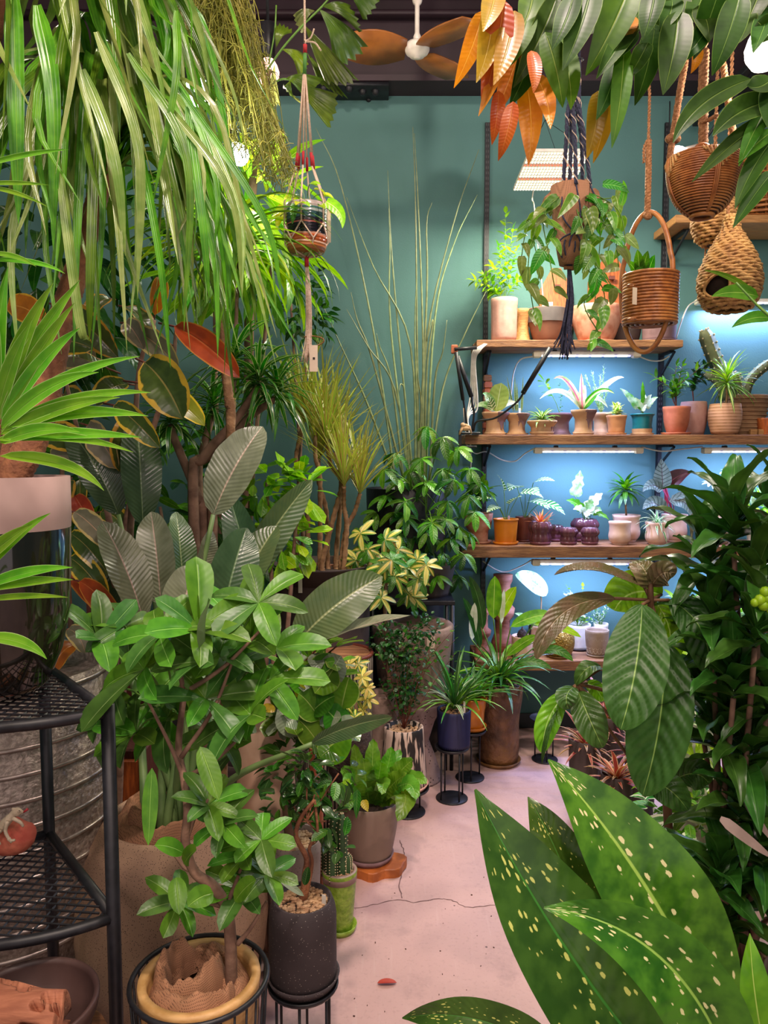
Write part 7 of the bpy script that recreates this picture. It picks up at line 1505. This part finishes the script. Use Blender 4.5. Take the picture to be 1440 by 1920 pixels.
# narrow-leaved fig tree overhead
Y = 1.5; x = PX(1640, Y, 1.2)
o = thing('narrow_leaf_fig', (x, Y, 0), 'narrow-leaved fig tree overhanging the top right, young leaves orange', 'potted plant')
part('pot', lathe(potprof(.17, .13, .34), (x, Y, 0), 28), darkp, o)
part('trunk', tube(spline([V((x, Y, .28)), V((x + .02, Y, 1.2)), V((x - .04, Y, 2.2)), P(1500, -60, Y), P(1250, -70, Y), P(1000, -60, Y)], 8), (.02, .005), 9), trunkg, o); part('branch', tube(spline([V((x, Y, 1.9)), P(1520, 250, Y - .1), P(1445, 210, Y - .15)], 6), (.008, .004), 7), trunkg, o)
part('branch', tube(spline([V((x, Y, 1.7)), P(1520, 640, Y + .1), P(1440, 590, Y + .15), P(1380, 530, Y + .2)], 6), (.006, .002), 6), stemg, o)
fg = leafmat('fig leaf', '#34561c', '#284617', rib='#6d8c40', ribw=.04, veins=18, slope=.2, vbump=.03, rough=.45, spec=.18, trans=.16, var=.4, margin='#6a8a3a', mth=.96, mnoise=.02); fl = leafmat('light fig leaf', '#4d7720', '#3d661a', rib='#90a850', ribw=.04, veins=18, slope=.2, vbump=.03, rough=.45, spec=.18, trans=.25, var=.3); fo = leafmat('orange young fig leaf', '#c8732a', '#b8622c', rib='#e0a05a', ribw=.04, veins=18, slope=.2, vbump=.15, rough=.35, trans=.3, var=.5, back='#c06a40'); fy = leafmat('yellow fig leaf', '#b5942a', '#a58a2c', rib='#d8c06a', veins=18, slope=.2, vbump=.12, rough=.35, trans=.3)
FL = {'g': fg, 'l': fl, 'o': fo, 'y': fy}
for b, t_, wd, k in (((905, 20), (851, 165), 36, 'o'), ((925, 5), (893, 155), 46, 'y'), ((945, 0), (903, 205), 50, 'o'), ((960, 30), (897, 218), 36, 'o'), ((965, 20), (925, 160), 46, 'y'), ((985, 60), (925, 225), 40, 'o'), ((990, 20), (950, 130), 46, 'l'), ((1010, 60), (955, 200), 48, 'g'), ((1045, -10), (962, 165), 46, 'g'), ((1078, -15), (1034, 95), 42, 'g'), ((1110, -30), (1055, 132), 58, 'g'), ((1185, -40), (1098, 142), 62, 'l'), ((1022, 60), (1055, 202), 44, 'l'), ((1048, 70), (1070, 206), 42, 'l'), ((1080, 40), (1062, 120), 40, 'g'), ((1230, -30), (1205, 76), 46, 'g'), ((1200, 20), (1118, 148), 40, 'g'), ((1190, 60), (1135, 120), 30, 'g'), ((1282, -30), (1212, 98), 54, 'g'), ((1325, -30), (1288, 52), 46, 'g'), ((1272, 20), (1243, 178), 58, 'g'), ((1228, 45), (1190, 198), 46, 'g'), ((1170, 85), (1147, 278), 36, 'l'), ((1158, 110), (1118, 225), 38, 'g'), ((1352, -30), (1300, 112), 48, 'g'), ((1388, -15), (1335, 142), 52, 'g'), ((1335, 40), (1270, 122), 36, 'g'), ((1432, -30), (1392, 62), 52, 'g'), ((1445, 10), (1412, 100), 42, 'g'), ((986, 150), (991, 310), 44, 'o'), ((1004, 140), (1032, 242), 34, 'o'), ((996, 95), (1000, 175), 26, 'o'), ((1122, 170), (1100, 298), 36, 'y'), ((1140, 150), (1112, 306), 36, 'y'), ((1183, 32), (1162, 82), 24, 'o'), ((1270, 85), (1268, 134), 16, 'o'), ((1304, 85), (1295, 138), 20, 'o'), ((935, 170), (922, 272), 26, 'o'), ((962, 190), (934, 302), 30, 'o'), ((1027, 72), (1028, 125), 17, 'o'), ((1150, 0), (1090, 70), 46, 'g'), ((1260, 0), (1235, 60), 40, 'g'), ((1400, 20), (1370, 90), 40, 'g'), ((1000, -20), (975, 60), 46, 'l'), ((1310, 10), (1330, 80), 40, 'g'), ((930, -20), (905, 60), 42, 'y'), ((1420, 40), (1432, 75), 44, 'g'), ((1145, 40), (1105, 130), 36, 'g'), ((1215, 80), (1175, 150), 34, 'g')):
    pleaf(o, (*b, Y + u(-.08, .12)), (*t_, Y + u(-.12, .08)), wd * 1.08, FL[k], bow=(u(2, 9), u(-5, 0), -.02), shape='lance', n=12, nc=2, fold=.25, roll=u(-.25, .25))
for b, t_, wd, bw in (((1408, 148), (1262, 268), 48, (-18, -12)), ((1450, 190), (1336, 256), 58, (-6, -12)), ((1450, 215), (1297, 342), 36, (0, -8)), ((1450, 245), (1384, 305), 34, (0, -4)), ((1450, 260), (1378, 392), 40, (-4, -6)), ((1450, 320), (1374, 428), 36, (0, -4)), ((1435, 205), (1385, 312), 32, (0, -4)), ((1450, 145), (1400, 160), 50, (0, 10)), ((1450, 150), (1440, 240), 46, (0, 0))):
    pleaf(o, (*b, Y - .3), (*t_, Y - .36), wd, fg if wd > 35 else fl, bow=(*bw, 0), shape='lance', n=14, nc=2, fold=.25)
for b, t_, wd in (((1422, 556), (1334, 556), 32), ((1415, 550), (1320, 507), 12), ((1445, 596), (1372, 614), 26)): pleaf(o, (*b, Y + .3), (*t_, Y + .26), wd, fl, bow=(0, -8, 0), shape='lance', n=10)
# dumb cane in the right foreground
Y = 1.05; x = PX(1330, Y, .2)
o = thing('dumb_cane', (x, Y, 0), 'dumb cane with broad green leaves flecked cream in the right foreground', 'potted plant')
part('pot', lathe(potprof(.14, .1, .26), (x, Y, 0), 28), greyc, o); part('soil', disc((x, Y, .21), .12), soilm, o)
dc = leafmat('flecked leaf', '#4f8826', '#2c6019', rib='#9cc85a', ribw=.045, veins=22, slope=.5, vbump=.12, spots=40, spotsc='#e6e2a4', rough=.22, trans=.2, var=.1); dcd = leafmat('dark flecked leaf', '#3d5f20', '#2c4c18', rib='#3f7a30', ribw=.03, veins=22, slope=.5, vbump=.1, spots=48, spotsc='#c0c468', rough=.22, trans=.12, var=.1)
def dleaf(b, t_, wd, m, bow, roll=0, dy=(0, 0), fold=.25, tw_=0, shape='lance'):
    pleaf(o, (*b, Y + dy[0]), (*t_, Y + dy[1]), wd, m, bow=(*bow, -.02), shape=shape, n=26, nc=5, fold=fold, roll=roll, twist=tw_, wave=.02)
    q = P(*b, Y + dy[0]); part('stalk', tube(spline([V((x + u(-.02, .02), Y + u(-.02, .02), .22)), (V((x, Y, .3)) + q) / 2 + V((0, .01, .02)), q], 6), (.013, .007), 8), stemg, o)
dleaf((1345, 1920), (1028, 1424), 212, dc, (20, -16), .1, (.04, .08))
dleaf((1385, 2060), (1020, 1702), 165, dc, (50, -72), -.3, (-.12, -.14), .45)
dleaf((1290, 2070), (891, 1480), 240, dcd, (-22, 14), .1, (-.02, .05), .3)
dleaf((1105, 1780), (990, 1494), 118, dcd, (8, -12), 0, (.08, .12))
dleaf((1050, 1990), (754, 1909), 90, dcd, (0, -36), -.6, (-.1, -.05))
dleaf((1440, 2000), (1406, 1750), 70, gB, (-6, 0), .3, (-.1, -.1))
